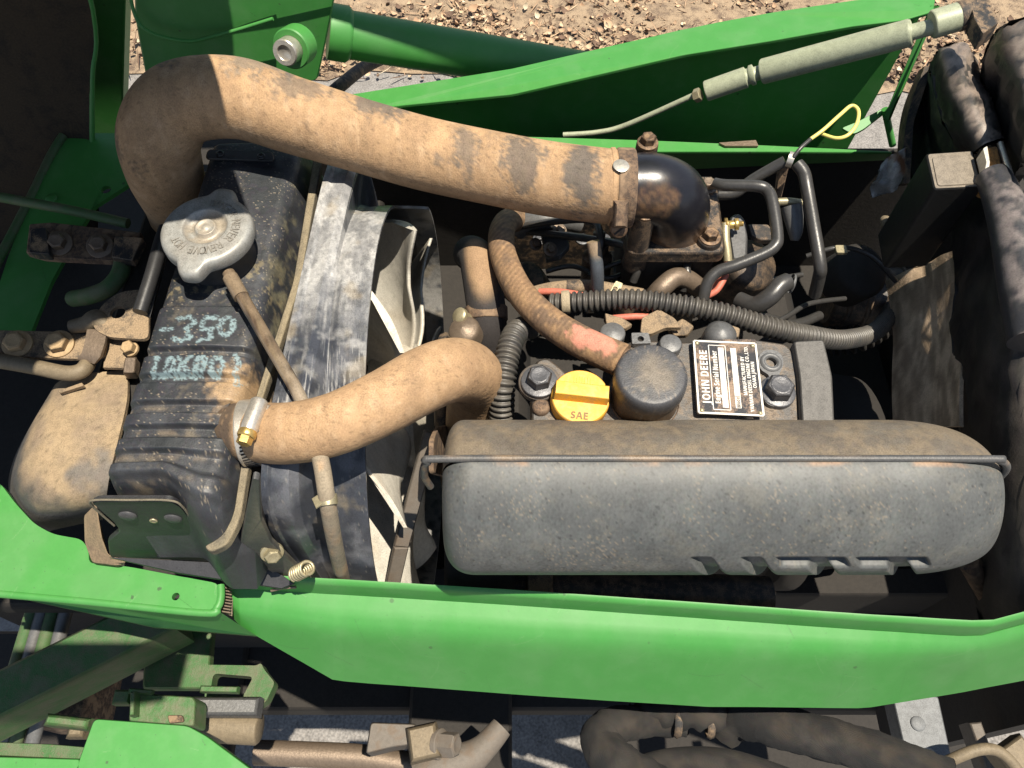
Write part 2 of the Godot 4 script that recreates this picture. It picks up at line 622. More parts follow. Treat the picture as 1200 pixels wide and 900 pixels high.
	mat("worn_tan", grain, 0.06, 0.65, 0.1, 0.03, false, Color(0.47, 0.42, 0.34))
	mat("nut_dust", grain, 0.05, 0.75, 0.0, 0.03, false, Color(0.66, 0.56, 0.42))
	mat("pale_green", worn_green, 0.06, 0.6, 0.0, 0.05, false, Color(0.86, 0.88, 0.84))
	mat("cast_dust", silver, 0.09, 0.7, 0.0, 0.04, false, Color(0.56, 0.53, 0.5))
	mat("bare_steel", grain, 0.1, 0.65, 0.1, 0.02, false, Color(0.44, 0.45, 0.46))

# ---------------------------------------------------------------- the scene
const TAN := Color(0.41, 0.262, 0.142)
const TAN_DARK := Color(0.22, 0.135, 0.07)
const BLACK := Color(0.02, 0.021, 0.024)
const CHARCOAL := Color(0.055, 0.055, 0.058)

func _ready() -> void:
	var cam := Camera3D.new()
	cam.name = "camera"
	cam.position = Vector3(0, 1.45, 0.26)
	cam.rotation_degrees = Vector3(-60, 0, 0)
	cam.fov = 51.07
	cam.near = 0.02
	cam.far = 200.0
	add_child(cam)
	cam.current = true
	var we := WorldEnvironment.new()
	var env := Environment.new()
	var sky_m := ProceduralSkyMaterial.new()
	sky_m.sky_top_color = Color(0.42, 0.49, 0.60)
	sky_m.sky_horizon_color = Color(0.74, 0.79, 0.82)
	sky_m.sky_curve = 0.12
	sky_m.ground_bottom_color = Color(0.30, 0.25, 0.2)
	sky_m.ground_horizon_color = Color(0.5, 0.47, 0.42)
	sky_m.sky_energy_multiplier = 0.95
	var sky := Sky.new()
	sky.sky_material = sky_m
	env.background_mode = Environment.BG_SKY
	env.sky = sky
	env.tonemap_mode = Environment.TONE_MAPPER_LINEAR
	env.tonemap_exposure = 1.85
	env.sdfgi_enabled = true
	env.ssao_enabled = true
	env.ssil_enabled = true
	we.environment = env
	we.name = "world_environment"
	add_child(we)
	var sun := DirectionalLight3D.new()
	sun.name = "sun"
	sun.light_energy = 1.6
	sun.light_color = Color(1.0, 0.96, 0.89)
	sun.light_angular_distance = 0.5
	sun.shadow_enabled = true
	add_child(sun)
	sun.look_at_from_position(Vector3(0.22, 1.0, 0.08), Vector3.ZERO, Vector3.UP)

	NZ.seed = 11
	NZ.noise_type = FastNoiseLite.TYPE_SIMPLEX_SMOOTH
	NZ.frequency = 1.0
	NZ.fractal_type = FastNoiseLite.FRACTAL_FBM
	NZ.fractal_octaves = 4
	NS.seed = 5
	NS.noise_type = FastNoiseLite.TYPE_SIMPLEX_SMOOTH
	NS.frequency = 1.0
	NS.fractal_type = FastNoiseLite.FRACTAL_NONE
	make_materials()
	make_ground()
	make_bodywork()
	make_radiator()
	make_fan()
	make_hoses()
	make_engine()
	make_muffler()
	make_fuel_lines()
	make_left_end()
	make_dash_end()
	make_below()

func make_ground() -> void:
	var s := Shape.new()
	s.plate(PackedVector3Array([Vector3(-30, 0, -30), Vector3(30, 0, -30), Vector3(30, 0, 30), Vector3(-30, 0, 30)]), Vector3(0, -0.2, 0))
	tag(obj("ground_asphalt", s, "asphalt"), "grey asphalt yard under the tractor", "", "", "structure")
	var rng := RandomNumberGenerator.new()
	rng.seed = 4
	# the bare soil beside the asphalt, with an uneven edge
	s = Shape.new()
	var rows := []
	for j in 40:
		var row := PackedVector3Array()
		for i in 160:
			var x := -6.0 + 12.0 * i / 159.0
			var z0 := -1.52 + 0.1 * nz(Vector3(x, 0, 0), 2.5) + 0.03 * nz(Vector3(x, 0, 0), 14.0) + (0.07 * x if x > 0.0 else 0.0)
			var z := z0 - 8.0 * pow(j / 39.0, 1.7)
			row.append(Vector3(x, 0.004 + 0.03 * ss(0.0, 0.3, z0 - z) * (0.6 + nz(Vector3(x, 0, z), 6.0)), z))
		rows.append(row)
	s.grid(rows)
	tag(obj("soil", s, "soil"), "bare brown soil beyond the asphalt edge", "", "", "structure")
	# dry leaves and bark chips, too many to count
	var leaf := Shape.new()
	rows = []
	for i in 5:
		var t := i / 4.0
		var w := 0.33 * sin(PI * clampf(t * 0.9 + 0.06, 0, 1))
		var y := 0.22 * (t - 0.5) * (t - 0.5) * 4.0
		rows.append(PackedVector3Array([Vector3(t - 0.5, y + 0.12, -w), Vector3(t - 0.5, y, 0), Vector3(t - 0.5, y + 0.12, w)]))
	leaf.grid(rows)
	var holder := obj("leaf_litter", leaf, "leaf", self, Color.WHITE)
	var mm := MultiMesh.new()
	mm.transform_format = MultiMesh.TRANSFORM_3D
	mm.use_colors = true
	mm.mesh = holder.mesh
	var xs := []
	var cs := []
	for k in 90000:
		var x := rng.randf_range(-3.0, 3.4)
		var z := -1.5 - 2.6 * pow(rng.randf(), 1.25)
		var edge := -1.56 + 0.1 * nz(Vector3(x, 0, 0), 2.5) + (0.07 * x if x > 0.0 else 0.0)
		if z > edge + 0.02 and rng.randf() > 0.1 * ss(0.35, 0.0, z - edge): continue
		if nz(Vector3(x, 0, z), 3.0, 2.0) < -0.2 and rng.randf() < 0.5: continue
		var sz := 0.007 + 0.017 * pow(rng.randf(), 1.8) + (0.012 if rng.randf() < 0.05 else 0.0)
		var b := Basis.from_euler(Vector3(rng.randf_range(-0.5, 0.5), rng.randf() * TAU, rng.randf_range(-0.6, 0.6))).scaled(Vector3(sz, sz, sz)) * Basis.from_scale(Vector3(1, 1, 1) if rng.randf() < 0.72 else Vector3(2.6, 0.6, 0.25))
		xs.append(Transform3D(b, Vector3(x, 0.008 + 0.018 * rng.randf(), z)))
		var c := Color(0.30, 0.19, 0.115).lerp(Color(0.52, 0.37, 0.24), rng.randf())
		if rng.randf() < 0.3 or nz(Vector3(x, 0, z), 1.6, 5.0) > 0.15 and rng.randf() < 0.8: c = Color(0.12, 0.075, 0.05)
		if rng.randf() < 0.06: c = Color(0.5, 0.42, 0.3)
		cs.append(c * rng.randf_range(0.75, 1.15))
	mm.instance_count = xs.size()
	for k in xs.size():
		mm.set_instance_transform(k, xs[k])
		mm.set_instance_color(k, cs[k])
	var mi := MultiMeshInstance3D.new()
	holder.free()
	mi.name = "fallen_leaves"
	mi.multimesh = mm
	mi.material_override = M.leaf
	add_child(mi)
	tag(mi, "dry tan leaves and bark chips scattered over the soil", "", "", "stuff")

# a folded sheet: sections of points across, each list one station along the part, with thickness
func sheet(sections: Array, thick: float, per := 1) -> Shape:
	var rows := []
	var m: int = sections[0].size()
	for sec in sections:
		rows.append(PackedVector3Array(sec))
	var nrm := []
	for j in rows.size():
		var line := PackedVector3Array()
		for i in m:
			var du: Vector3 = rows[j][mini(i + 1, m - 1)] - rows[j][maxi(i - 1, 0)]
			var dv: Vector3 = rows[mini(j + 1, rows.size() - 1)][i] - rows[maxi(j - 1, 0)][i]
			line.append(du.cross(dv).normalized())
		nrm.append(line)
	var s := Shape.new()
	var loops := []
	for j in rows.size():
		var lp := PackedVector3Array()
		for i in m:
			lp.append(rows[j][i] + nrm[j][i] * thick / 2)
		lp.append(lp[m - 1])
		var k := m - 1
		lp.append(rows[j][k] - nrm[j][k] * thick / 2)
		while k >= 0:
			lp.append(rows[j][k] - nrm[j][k] * thick / 2)
			k -= 1
		lp.append(rows[j][0] - nrm[j][0] * thick / 2)
		lp.append(rows[j][0] + nrm[j][0] * thick / 2)
		loops.append(lp)
	s.grid(loops, true)
	s.cap(loops[0], loops[1][0])
	s.cap(loops[loops.size() - 1], loops[loops.size() - 2][0])
	return s

# resample stations along and across with splines
func smooth_rows(sections: Array, across: int, on: int) -> Array:
	var a := []
	for sec in sections:
		a.append(spline(sec, across))
	var o := []
	var m: int = a[0].size()
	var cols := []
	for i in m:
		var line := []
		for sec in a:
			line.append(sec[i])
		cols.append(spline(line, on))
	for j in cols[0].size():
		var row := PackedVector3Array()
		for i in m:
			row.append(cols[i][j])
		o.append(row)
	return o

func make_bodywork() -> void:
	# near side panel: an outward face with a soft fold, its top edge turned in as a lip
	var s := Shape.new()
	var secs := []
	var near := [
		[Vector3(-0.194, 0.9, 0.1053), Vector3(-0.1944, 0.894, 0.1131), Vector3(-0.1943, 0.892, 0.1138), Vector3(-0.1958, 0.88, 0.119)],
		[Vector3(-0.1868, 0.9, 0.1056), Vector3(-0.1863, 0.894, 0.119), Vector3(-0.1861, 0.892, 0.1202), Vector3(-0.1887, 0.878, 0.1256)],
		[Vector3(-0.123, 0.9, 0.1092), Vector3(-0.1219, 0.894, 0.1294), Vector3(-0.1223, 0.891, 0.1309), Vector3(-0.1307, 0.835, 0.1528)],
		[Vector3(-0.1159, 0.9, 0.1095), Vector3(-0.1149, 0.894, 0.1296), Vector3(-0.1153, 0.891, 0.1312), Vector3(-0.1224, 0.832, 0.1535)],
		[Vector3(0, 0.9, 0.1165), Vector3(0, 0.894, 0.1362), Vector3(0, 0.891, 0.1378), Vector3(0, 0.83, 0.162)],
		[Vector3(0.1327, 0.9, 0.1259), Vector3(0.1319, 0.894, 0.1423), Vector3(0.1324, 0.891, 0.1439), Vector3(0.142, 0.83, 0.1708)],
		[Vector3(0.2321, 0.9, 0.1327), Vector3(0.2315, 0.894, 0.1462), Vector3(0.2322, 0.891, 0.1478), Vector3(0.2499, 0.83, 0.1714)],
		[Vector3(0.2406, 0.9, 0.1333), Vector3(0.24, 0.894, 0.1465), Vector3(0.2408, 0.891, 0.1481), Vector3(0.2593, 0.83, 0.1708)],
		[Vector3(0.2998, 0.9, 0.1369), Vector3(0.3021, 0.894, 0.1451), Vector3(0.3031, 0.891, 0.1467), Vector3(0.3302, 0.83, 0.1603)],
		[Vector3(0.3142, 0.9, 0.1364), Vector3(0.3176, 0.894, 0.1429), Vector3(0.3187, 0.891, 0.1445), Vector3(0.3472, 0.83, 0.1573)],
		[Vector3(0.3892, 0.9, 0.1182), Vector3(0.3917, 0.894, 0.1248), Vector3(0.393, 0.891, 0.1264), Vector3(0.4244, 0.83, 0.1441)]]
	for k in near.size() - 1:
		for q in 6:
			var line := []
			for i in 4:
				line.append(near[k][i].lerp(near[k + 1][i], q / 6.0))
			# folded, not bowed: straight flats with a short bend between them
			var full := []
			for q2 in 5: full.append(line[0].lerp(line[1], q2 / 5.0))
			for q2 in 5:
				var tt := q2 / 5.0
				var fa: Vector3 = line[1].lerp(line[2], 0.5)
				var f0: Vector3 = fa.lerp(line[0], 0.32)
				var f1: Vector3 = fa.lerp(line[3], 0.22)
				if q2 == 0: full.pop_back()
				full.append(f0.lerp(fa, tt).lerp(fa.lerp(f1, tt), tt))
			for q2 in 6: full.append(line[2].lerp(line[3], lerpf(0.22, 1.0, q2 / 5.0)))
			for i in full.size():
				full[i] += Vector3(0, 0.0005 * nz(full[i], 9.0), 0.0005 * nz(full[i], 7.0, 2.0))
			secs.append(PackedVector3Array(full))
	var o := thing("side_panel", "bright green sheet metal side panel running under the silencer", "tractor panel", Vector3(0.06, 0.84, 0.13))
	obj("panel_face", sheet(secs, 0.0022), "green", o)
	var lip := []
	for r in secs:
		var p: Vector3 = r[0]
		lip.append(PackedVector3Array([p + Vector3(0, -0.0005, -0.0003), p + Vector3(0, 0.006, -0.0011), p + Vector3(0, 0.015, -0.0022), p + Vector3(0, 0.018, -0.0034), p + Vector3(0, 0.0183, -0.0055)]))
	obj("panel_lip", sheet(lip, 0.0016), "green", o)
	s = Shape.new()
	s.tube(spline([Vector3(-0.1623, 0.911, 0.1096), Vector3(-0.1536, 0.914, 0.1087), Vector3(-0.1448, 0.915, 0.1084)], 4), 0.0011, 8)
	obj("lip_clip", s, "steel_dusty", o)
	# near front frame rail, dark folded underside
	o = thing("nose_plate", "green front frame plate with rounded end and small hole, beside the radiator foot", "tractor frame", Vector3(-0.32, 0.86, 0.11))
	s = Shape.new()
	var ring := ring2([Vector3(-0.414, 0.91, 0.0134), Vector3(-0.3708, 0.91, 0.031), Vector3(-0.3548, 0.91, 0.0468), Vector3(-0.3368, 0.91, 0.0621), Vector3(-0.3214, 0.91, 0.0697), Vector3(-0.3001, 0.91, 0.0734), Vector3(-0.2933, 0.91, 0.0814), Vector3(-0.2909, 0.91, 0.0904), Vector3(-0.2633, 0.91, 0.0928), Vector3(-0.198, 0.91, 0.1047), Vector3(-0.1955, 0.91, 0.1185), Vector3(-0.2047, 0.91, 0.1242), Vector3(-0.2864, 0.91, 0.1162), Vector3(-0.3809, 0.91, 0.1081)], 0.006)
	s.plate(pierced(ring, [[Vector3(-0.2263, 0.91, 0.1134), 0.00258]], Vector3.UP), Vector3(0, -0.005, 0), 0.0)
	obj("frame_plate", s, "green", o)
	s = Shape.new()
	s.tube(spline([Vector3(-0.3822, 0.908, 0.1079), Vector3(-0.2874, 0.908, 0.116), Vector3(-0.2066, 0.908, 0.1237), Vector3(-0.1981, 0.908, 0.1203), Vector3(-0.1967, 0.908, 0.1134), Vector3(-0.1982, 0.908, 0.1052)], 6), 0.0028, 10)
	obj("rolled_edge", s, "green", o)
	s = Shape.new()
	s.plate(PackedVector3Array([Vector3(-0.3847, 0.904, 0.1076), Vector3(-0.2893, 0.904, 0.1158), Vector3(-0.198, 0.904, 0.1215), Vector3(-0.1791, 0.875, 0.1314), Vector3(-0.252, 0.875, 0.1255), Vector3(-0.3545, 0.875, 0.1045), Vector3(-0.4045, 0.875, 0.1014)]), Vector3(0, -0.003, 0))
	obj("frame_flange", s, "green", o)
	s = Shape.new()
	for k in 9:
		var t := k / 8.0
		s.tube(PackedVector3Array([Vector3(-0.1986, 0.904, 0.1053).lerp(Vector3(-0.1983, 0.9, 0.1205), t), Vector3(-0.1914, 0.904, 0.1065).lerp(Vector3(-0.1911, 0.9, 0.1217), t)]), 0.0006, 6)
	s.plate(PackedVector3Array([Vector3(-0.2021, 0.9, 0.1024), Vector3(-0.1925, 0.9, 0.1036), Vector3(-0.1916, 0.894, 0.1225), Vector3(-0.2016, 0.894, 0.119)]), Vector3(0, -0.001, 0))
	obj("mesh_strip", s, "steel_dusty", o)

	# far side panel: inside face in shade, top flange and lower ledge in the sun
	o = thing("side_panel", "dark green inside of the far side panel with bright sloping top flange", "tractor panel", Vector3(0.1, 0.87, -0.35))
	s = Shape.new()
	ring = ring2([Vector3(-0.1701, 0.9, -0.3894), Vector3(0, 0.915, -0.4112), Vector3(0.1645, 0.95, -0.4238), Vector3(0.2449, 0.97, -0.4214), Vector3(0.3142, 0.986, -0.416), Vector3(0.3781, 1.006, -0.4014), Vector3(0.3669, 1.006, -0.3703), Vector3(0.348, 0.994, -0.3754), Vector3(0.3061, 0.986, -0.3782), Vector3(0.2381, 0.97, -0.3795), Vector3(0.1604, 0.95, -0.3853), Vector3(0, 0.915, -0.3729), Vector3(-0.1091, 0.902, -0.3724), Vector3(-0.1672, 0.9, -0.3626)], 0.004)
	s.plate(ring, Vector3(0, -0.003, 0), 0.0008)
	obj("top_flange", s, "green", o)
	s = Shape.new()
	var rim := [Vector3(-0.1738, 0.898, -0.3893), Vector3(0, 0.913, -0.4112), Vector3(0.1649, 0.948, -0.424), Vector3(0.2455, 0.968, -0.4217), Vector3(0.315, 0.984, -0.4164), Vector3(0.3761, 1.004, -0.4019)]
	var hang := []
	for q in rim:
		var foot := []
		for k in 8:
			foot.append(Vector3(q.x - 0.02 * k / 7.0, lerpf(q.y, 0.74, k / 7.0), q.z + 0.01 * k / 7.0))
		hang.append(foot)
	s = sheet(smooth_rows(hang, 1, 3), 0.003)
	obj("panel_face", s, "green", o)
	s = Shape.new()
	s.plate(ring2([Vector3(-0.1795, 0.88, -0.3632), Vector3(-0.034, 0.88, -0.356), Vector3(0.1356, 0.88, -0.3489), Vector3(0.253, 0.88, -0.3418), Vector3(0.3734, 0.88, -0.3336), Vector3(0.3729, 0.88, -0.3313), Vector3(0.2515, 0.88, -0.3324), Vector3(0.1174, 0.88, -0.3324), Vector3(-0.0169, 0.88, -0.3406), Vector3(-0.1778, 0.88, -0.3477)], 0.0), Vector3(0, -0.0025, 0), 0.0008)
	obj("lower_ledge", s, "green", o)
	s = Shape.new()
	s.plate(PackedVector3Array([Vector3(-0.1783, 0.878, -0.3486), Vector3(-0.0169, 0.878, -0.3415), Vector3(0.1177, 0.878, -0.3334), Vector3(0.2522, 0.878, -0.3334), Vector3(0.3739, 0.878, -0.3322), Vector3(0.4017, 0.83, -0.3669), Vector3(0.1255, 0.83, -0.3546), Vector3(-0.1899, 0.83, -0.3694)]), Vector3(0, 0, -0.003))
	obj("ledge_skirt", s, "green", o)
	s = Shape.new()
	s.plate(PackedVector3Array([Vector3(0.3664, 1.006, -0.3797), Vector3(0.3739, 1.006, -0.3797), Vector3(0.3596, 0.93, -0.3447), Vector3(0.3612, 0.91, -0.3443), Vector3(0.3547, 0.91, -0.3443)]), Vector3(0.002, -0.001, 0), 0.0006)
	obj("end_flange", s, "green", o)
	s = Shape.new()
	s.plate(ring2([Vector3(0.3215, 0.894, -0.3503), Vector3(0.3378, 0.898, -0.3553), Vector3(0.3641, 0.904, -0.3677), Vector3(0.3663, 0.904, -0.3629), Vector3(0.3435, 0.894, -0.3479), Vector3(0.3344, 0.89, -0.3452)], 0.004), Vector3(0, -0.002, 0), 0.0006)
	obj("corner_gusset", s, "green", o)
	s = Shape.new()
	s.tube(PackedVector3Array([Vector3(0.3617, 0.908, -0.3607), Vector3(0.3828, 0.87, -0.3523)]), 0.0035, 12)
	obj("corner_post", s, "green", o)
	s = Shape.new()
	s.plate(ring2([Vector3(0.2035, 0.883, -0.3421), Vector3(0.241, 0.883, -0.3457), Vector3(0.2423, 0.883, -0.3375), Vector3(0.2096, 0.883, -0.3375)], 0.001), Vector3(0, -0.002, 0), 0.0005)
	obj("ledge_tab", s, "steel_dusty", o)

	o = thing("shade_wall", "dark sheet standing for the shade under the bright ledge of far side panel", "dark backing", Vector3(0.06, 0.4, -0.35))
	s = Shape.new()
	s.box(Vector3(0.18, 0.6, -0.356), Vector3(0.84, 0.52, 0.006), Basis.IDENTITY, 0.001)
	obj("wall_sheet", s, "dark", o)  # dark sheet standing for the shade under the ledge
	# gas strut along the far panel
	o = thing("gas_strut", "pale grey green prop rod lying along the inside of far panel", "prop rod", Vector3(0.193, 1.01, -0.2766))
	s = Shape.new()
	s.tube(spline([Vector3(0.0479, 0.915, -0.3182), Vector3(0.0793, 0.92, -0.3161), Vector3(0.1058, 0.93, -0.3152), Vector3(0.1586, 0.966, -0.3115)], 8), 0.0024, 12)
	obj("rod", s, "grey_green", o)
	s = Shape.new()
	s.hexagon(Vector3(0.16, 0.966, -0.3104), (Vector3(0.165, 0.97, -0.3089) - Vector3(0.16, 0.966, -0.3104)).normalized(), 0.006, 0.006, 0.2)
	obj("lock_nut", s, "zinc", o)
	s = Shape.new()
	var pa: Vector3 = Vector3(0.1691, 0.97, -0.3122)
	var pb: Vector3 = Vector3(0.2121, 0.992, -0.3103)
	var ax := (pb - pa).normalized()
	var ln := (pb - pa).length()
	s.lathe([Vector2(0, 0), Vector2(0.0082, 0), Vector2(0.0082, 0), Vector2(0.0088, 0.001), Vector2(0.0088, ln * 0.72), Vector2(0.0088, ln * 0.72), Vector2(0.0068, ln * 0.74), Vector2(0.0068, ln * 0.78), Vector2(0.0086, ln * 0.8), Vector2(0.0086, ln * 0.86), Vector2(0.0086, ln * 0.86), Vector2(0.006, ln * 0.88), Vector2(0.006, ln * 1.02)], pa, ax, 28)
	obj("end_fitting", s, "grey_green", o)
	s = Shape.new()
	pa = pb
	pb = Vector3(0.307, 1.05, -0.283)
	ax = (pb - pa).normalized()
	ln = (pb - pa).length()
	s.lathe([Vector2(0, 0), Vector2(0.0098, 0), Vector2(0.0098, 0), Vector2(0.0104, 0.001), Vector2(0.0104, ln - 0.002), Vector2(0.0095, ln), Vector2(0.0095, ln), Vector2(0.006, ln + 0.001), Vector2(0.006, ln + 0.02)], pa, ax, 32)
	obj("cylinder", s, "grey_green", o)
	s = Shape.new()
	pa = Vector3(0.317, 1.06, -0.2784)
	pb = Vector3(0.3345, 1.065, -0.2805)
	ax = (pb - pa).normalized()
	ln = (pb - pa).length()
	s.lathe([Vector2(0, 0), Vector2(0.0095, 0), Vector2(0.0095, 0), Vector2(0.0105, 0.001), Vector2(0.0105, ln)], pa, ax, 28)
	obj("end_sleeve", s, "grey_green", o)
	s = Shape.new()
	s.lathe([Vector2(0.0106, 0), Vector2(0.011, 0.001), Vector2(0.0105, 0.014), Vector2(0, 0.016)], pb, ax, 28)
	s.plate(ring2([Vector3(0.3407, 1.075, -0.2924), Vector3(0.3554, 1.075, -0.2904), Vector3(0.3546, 1.075, -0.2606), Vector3(0.3389, 1.075, -0.2472), Vector3(0.3377, 1.075, -0.2645)], 0.002), Vector3(0.001, -0.014, 0), 0.0015)
	obj("rubber_end", s, "black_rubber", o)

	# loader mast, tube and pin behind the big hose
	o = thing("loader_mast", "shaded green loader mast plate with a steel pivot pin, behind the tan air hose", "loader mast", Vector3(-0.2, 0.7, -0.4))
	s = Shape.new()
	ring = ring2([Vector3(-0.3074, 1.06, -0.3747), Vector3(-0.3237, 1.01, -0.3577), Vector3(-0.3293, 0.98, -0.3523), Vector3(-0.335, 0.95, -0.3486), Vector3(-0.1785, 0.95, -0.3486), Vector3(-0.1666, 0.98, -0.3523), Vector3(-0.1514, 1.02, -0.3665), Vector3(-0.1328, 1.07, -0.3584)], 0.006)
	s.plate(ring, Vector3(0, 0.004, -0.012), 0.0015)
	obj("mast_plate", s, "green", o)
	s = Shape.new()
	s.tube(spline([Vector3(-0.3177, 1.04, -0.3598), Vector3(-0.3159, 1.01, -0.3463), Vector3(-0.2818, 1, -0.3396), Vector3(-0.2494, 1.002, -0.3459), Vector3(-0.2024, 1.015, -0.3484)], 8), 0.0016, 8)
	obj("weld_bead", s, "green", o)
	s = Shape.new()
	var pv: Vector3 = Vector3(-0.1836, 1.008, -0.3202)
	var pax := Vector3(-0.25, 0.35, 0.9).normalized()
	s.lathe([Vector2(0.0165, -0.012), Vector2(0.0165, 0.003), Vector2(0.0165, 0.003), Vector2(0.0155, 0.004), Vector2(0.0155, 0.004), Vector2(0.011, 0.004)], pv, pax, 40)
	obj("pivot_boss", s, "green", o)
	s = Shape.new()
	s.lathe([Vector2(0.0108, 0), Vector2(0.0108, 0.014), Vector2(0.0108, 0.014), Vector2(0.01, 0.0152), Vector2(0.01, 0.0152), Vector2(0.0065, 0.0152), Vector2(0.0065, 0.0152), Vector2(0.006, 0.0135), Vector2(0, 0.0135)], pv, pax, 40)
	obj("pivot_pin", s, "steel_bright", o)
	s = Shape.new()
	s.bar(Vector3(-0.3667, 1.0037, -0.44), Vector3(-0.4621, 0.787, -0.44), 0.03, 0.03, Vector3(1, 0, 0), 0.003)
	obj("rear_post", s, "green", o)
	s = Shape.new()
	s.bar(Vector3(-0.46, 1.38, -0.53), Vector3(0.24, 1.42, -0.53), 0.29, 0.06, Vector3.UP, 0.004)
	obj("unseen_boom", s, "green", o)  # out of view, placed to shade the mast and tube
	o = thing("loader_tube", "dark green round loader tube lying beyond the side panel", "loader tube", Vector3(-0.06, 0.8, -0.45))
	s = Shape.new()
	pa = Vector3(-0.1734, 0.9417, -0.43)
	pb = Vector3(0.1122, 0.8548, -0.47)
	s.tube(PackedVector3Array([pa, pa.lerp(pb, 0.5), pb]), 0.0225, 40)
	obj("tube_body", s, "green", o)
	s = Shape.new()
	s.lathe([Vector2(0.0, -0.006), Vector2(0.0255, -0.006), Vector2(0.0255, -0.006), Vector2(0.0262, -0.004), Vector2(0.0262, 0.012), Vector2(0.0225, 0.016)], pa, (pb - pa).normalized(), 40)
	obj("tube_collar", s, "green", o)
	s = Shape.new()
	s.tube(spline([Vector3(-0.1937, 0.86, -0.4393), Vector3(-0.1826, 0.86, -0.4555), Vector3(-0.1692, 0.84, -0.5053), Vector3(-0.1494, 0.82, -0.55), Vector3(-0.1277, 0.8, -0.5868)], 8), 0.007, 16)
	tag(obj("hydraulic_hose", s, "black_rubber"), "black hydraulic hose curving from under the far end of tan air hose", "hose")

	# opened hood at the front, its dusty inside towards the engine; its roof, out of view, is shaped to shade the radiator
	o = thing("hood", "opened black lined hood standing at the front end of tractor", "hood", Vector3(-0.6, 0.8, -0.3))
	var hs := [[Vector3(-0.9, 0.7, -0.26), Vector3(-0.6, 0.74, -0.27), Vector3(-0.45, 0.78, -0.28), Vector3(-0.3852, 0.9217, -0.3)],
		[Vector3(-0.9, 0.92, -0.29), Vector3(-0.6, 0.94, -0.3), Vector3(-0.45, 0.97, -0.31), Vector3(-0.3646, 0.9789, -0.32)],
		[Vector3(-0.9, 1.08, -0.31), Vector3(-0.6, 1.09, -0.32), Vector3(-0.44, 1.11, -0.33), Vector3(-0.3465, 1.0305, -0.34)],
		[Vector3(-0.9, 1.22, -0.33), Vector3(-0.6, 1.22, -0.34), Vector3(-0.4, 1.22, -0.34), Vector3(-0.3, 1.22, -0.34)],
		[Vector3(-0.9, 1.358, -0.34), Vector3(-0.6, 1.358, -0.34), Vector3(-0.34, 1.358, -0.34), Vector3(-0.155, 1.358, -0.34)]]
	obj("hood_shell", sheet(smooth_rows(hs, 5, 6), 0.004), "hood_lining", o)
	s = Shape.new()
	s.plate(ring2([Vector3(-0.9, 1.36, -0.345), Vector3(-0.165, 1.36, -0.345), Vector3(-0.154, 1.36, -0.205), Vector3(-0.1, 1.36, -0.076), Vector3(-0.176, 1.36, -0.064), Vector3(-0.22, 1.36, -0.041), Vector3(-0.252, 1.36, -0.018), Vector3(-0.27, 1.36, 0.069), Vector3(-0.3, 1.36, 0.16), Vector3(-0.9, 1.36, 0.16)], 0.006), Vector3(0, 0.006, 0), 0.002)
	obj("unseen_hood_roof", s, "hood_lining", o)  # out of view, outline shaped to shade the tank and air hose
	s = Shape.new()
	s.plate(PackedVector3Array([Vector3(-0.48, 1.38, 0.165), Vector3(-0.31, 1.5, 0.174), Vector3(-0.11, 1.5, 0.174), Vector3(-0.11, 1.51, 0.22), Vector3(-0.24, 1.51, 0.235), Vector3(-0.48, 1.39, 0.23)]), Vector3(0, 0.006, 0), 0.001)
	obj("unseen_shade_strip", s, "hood_lining", o)  # out of view, placed to shade the diagonal beam
	s = Shape.new()
	s.tube(spline([hs[0][3], hs[1][3], hs[2][3], hs[3][3], hs[4][3]], 6), 0.0024, 8)
	obj("hood_edge", s, "green", o)

# ---------------------------------------------------------------- radiator
func seg_dist(p: Vector2, a: Vector2, b: Vector2) -> float:
	var t := clampf((p - a).dot(b - a) / (b - a).length_squared(), 0, 1)
	return p.distance_to(a + (b - a) * t)

func tank_mid(z: float) -> float:
	return -0.197 - 0.043 * (z + 0.055)

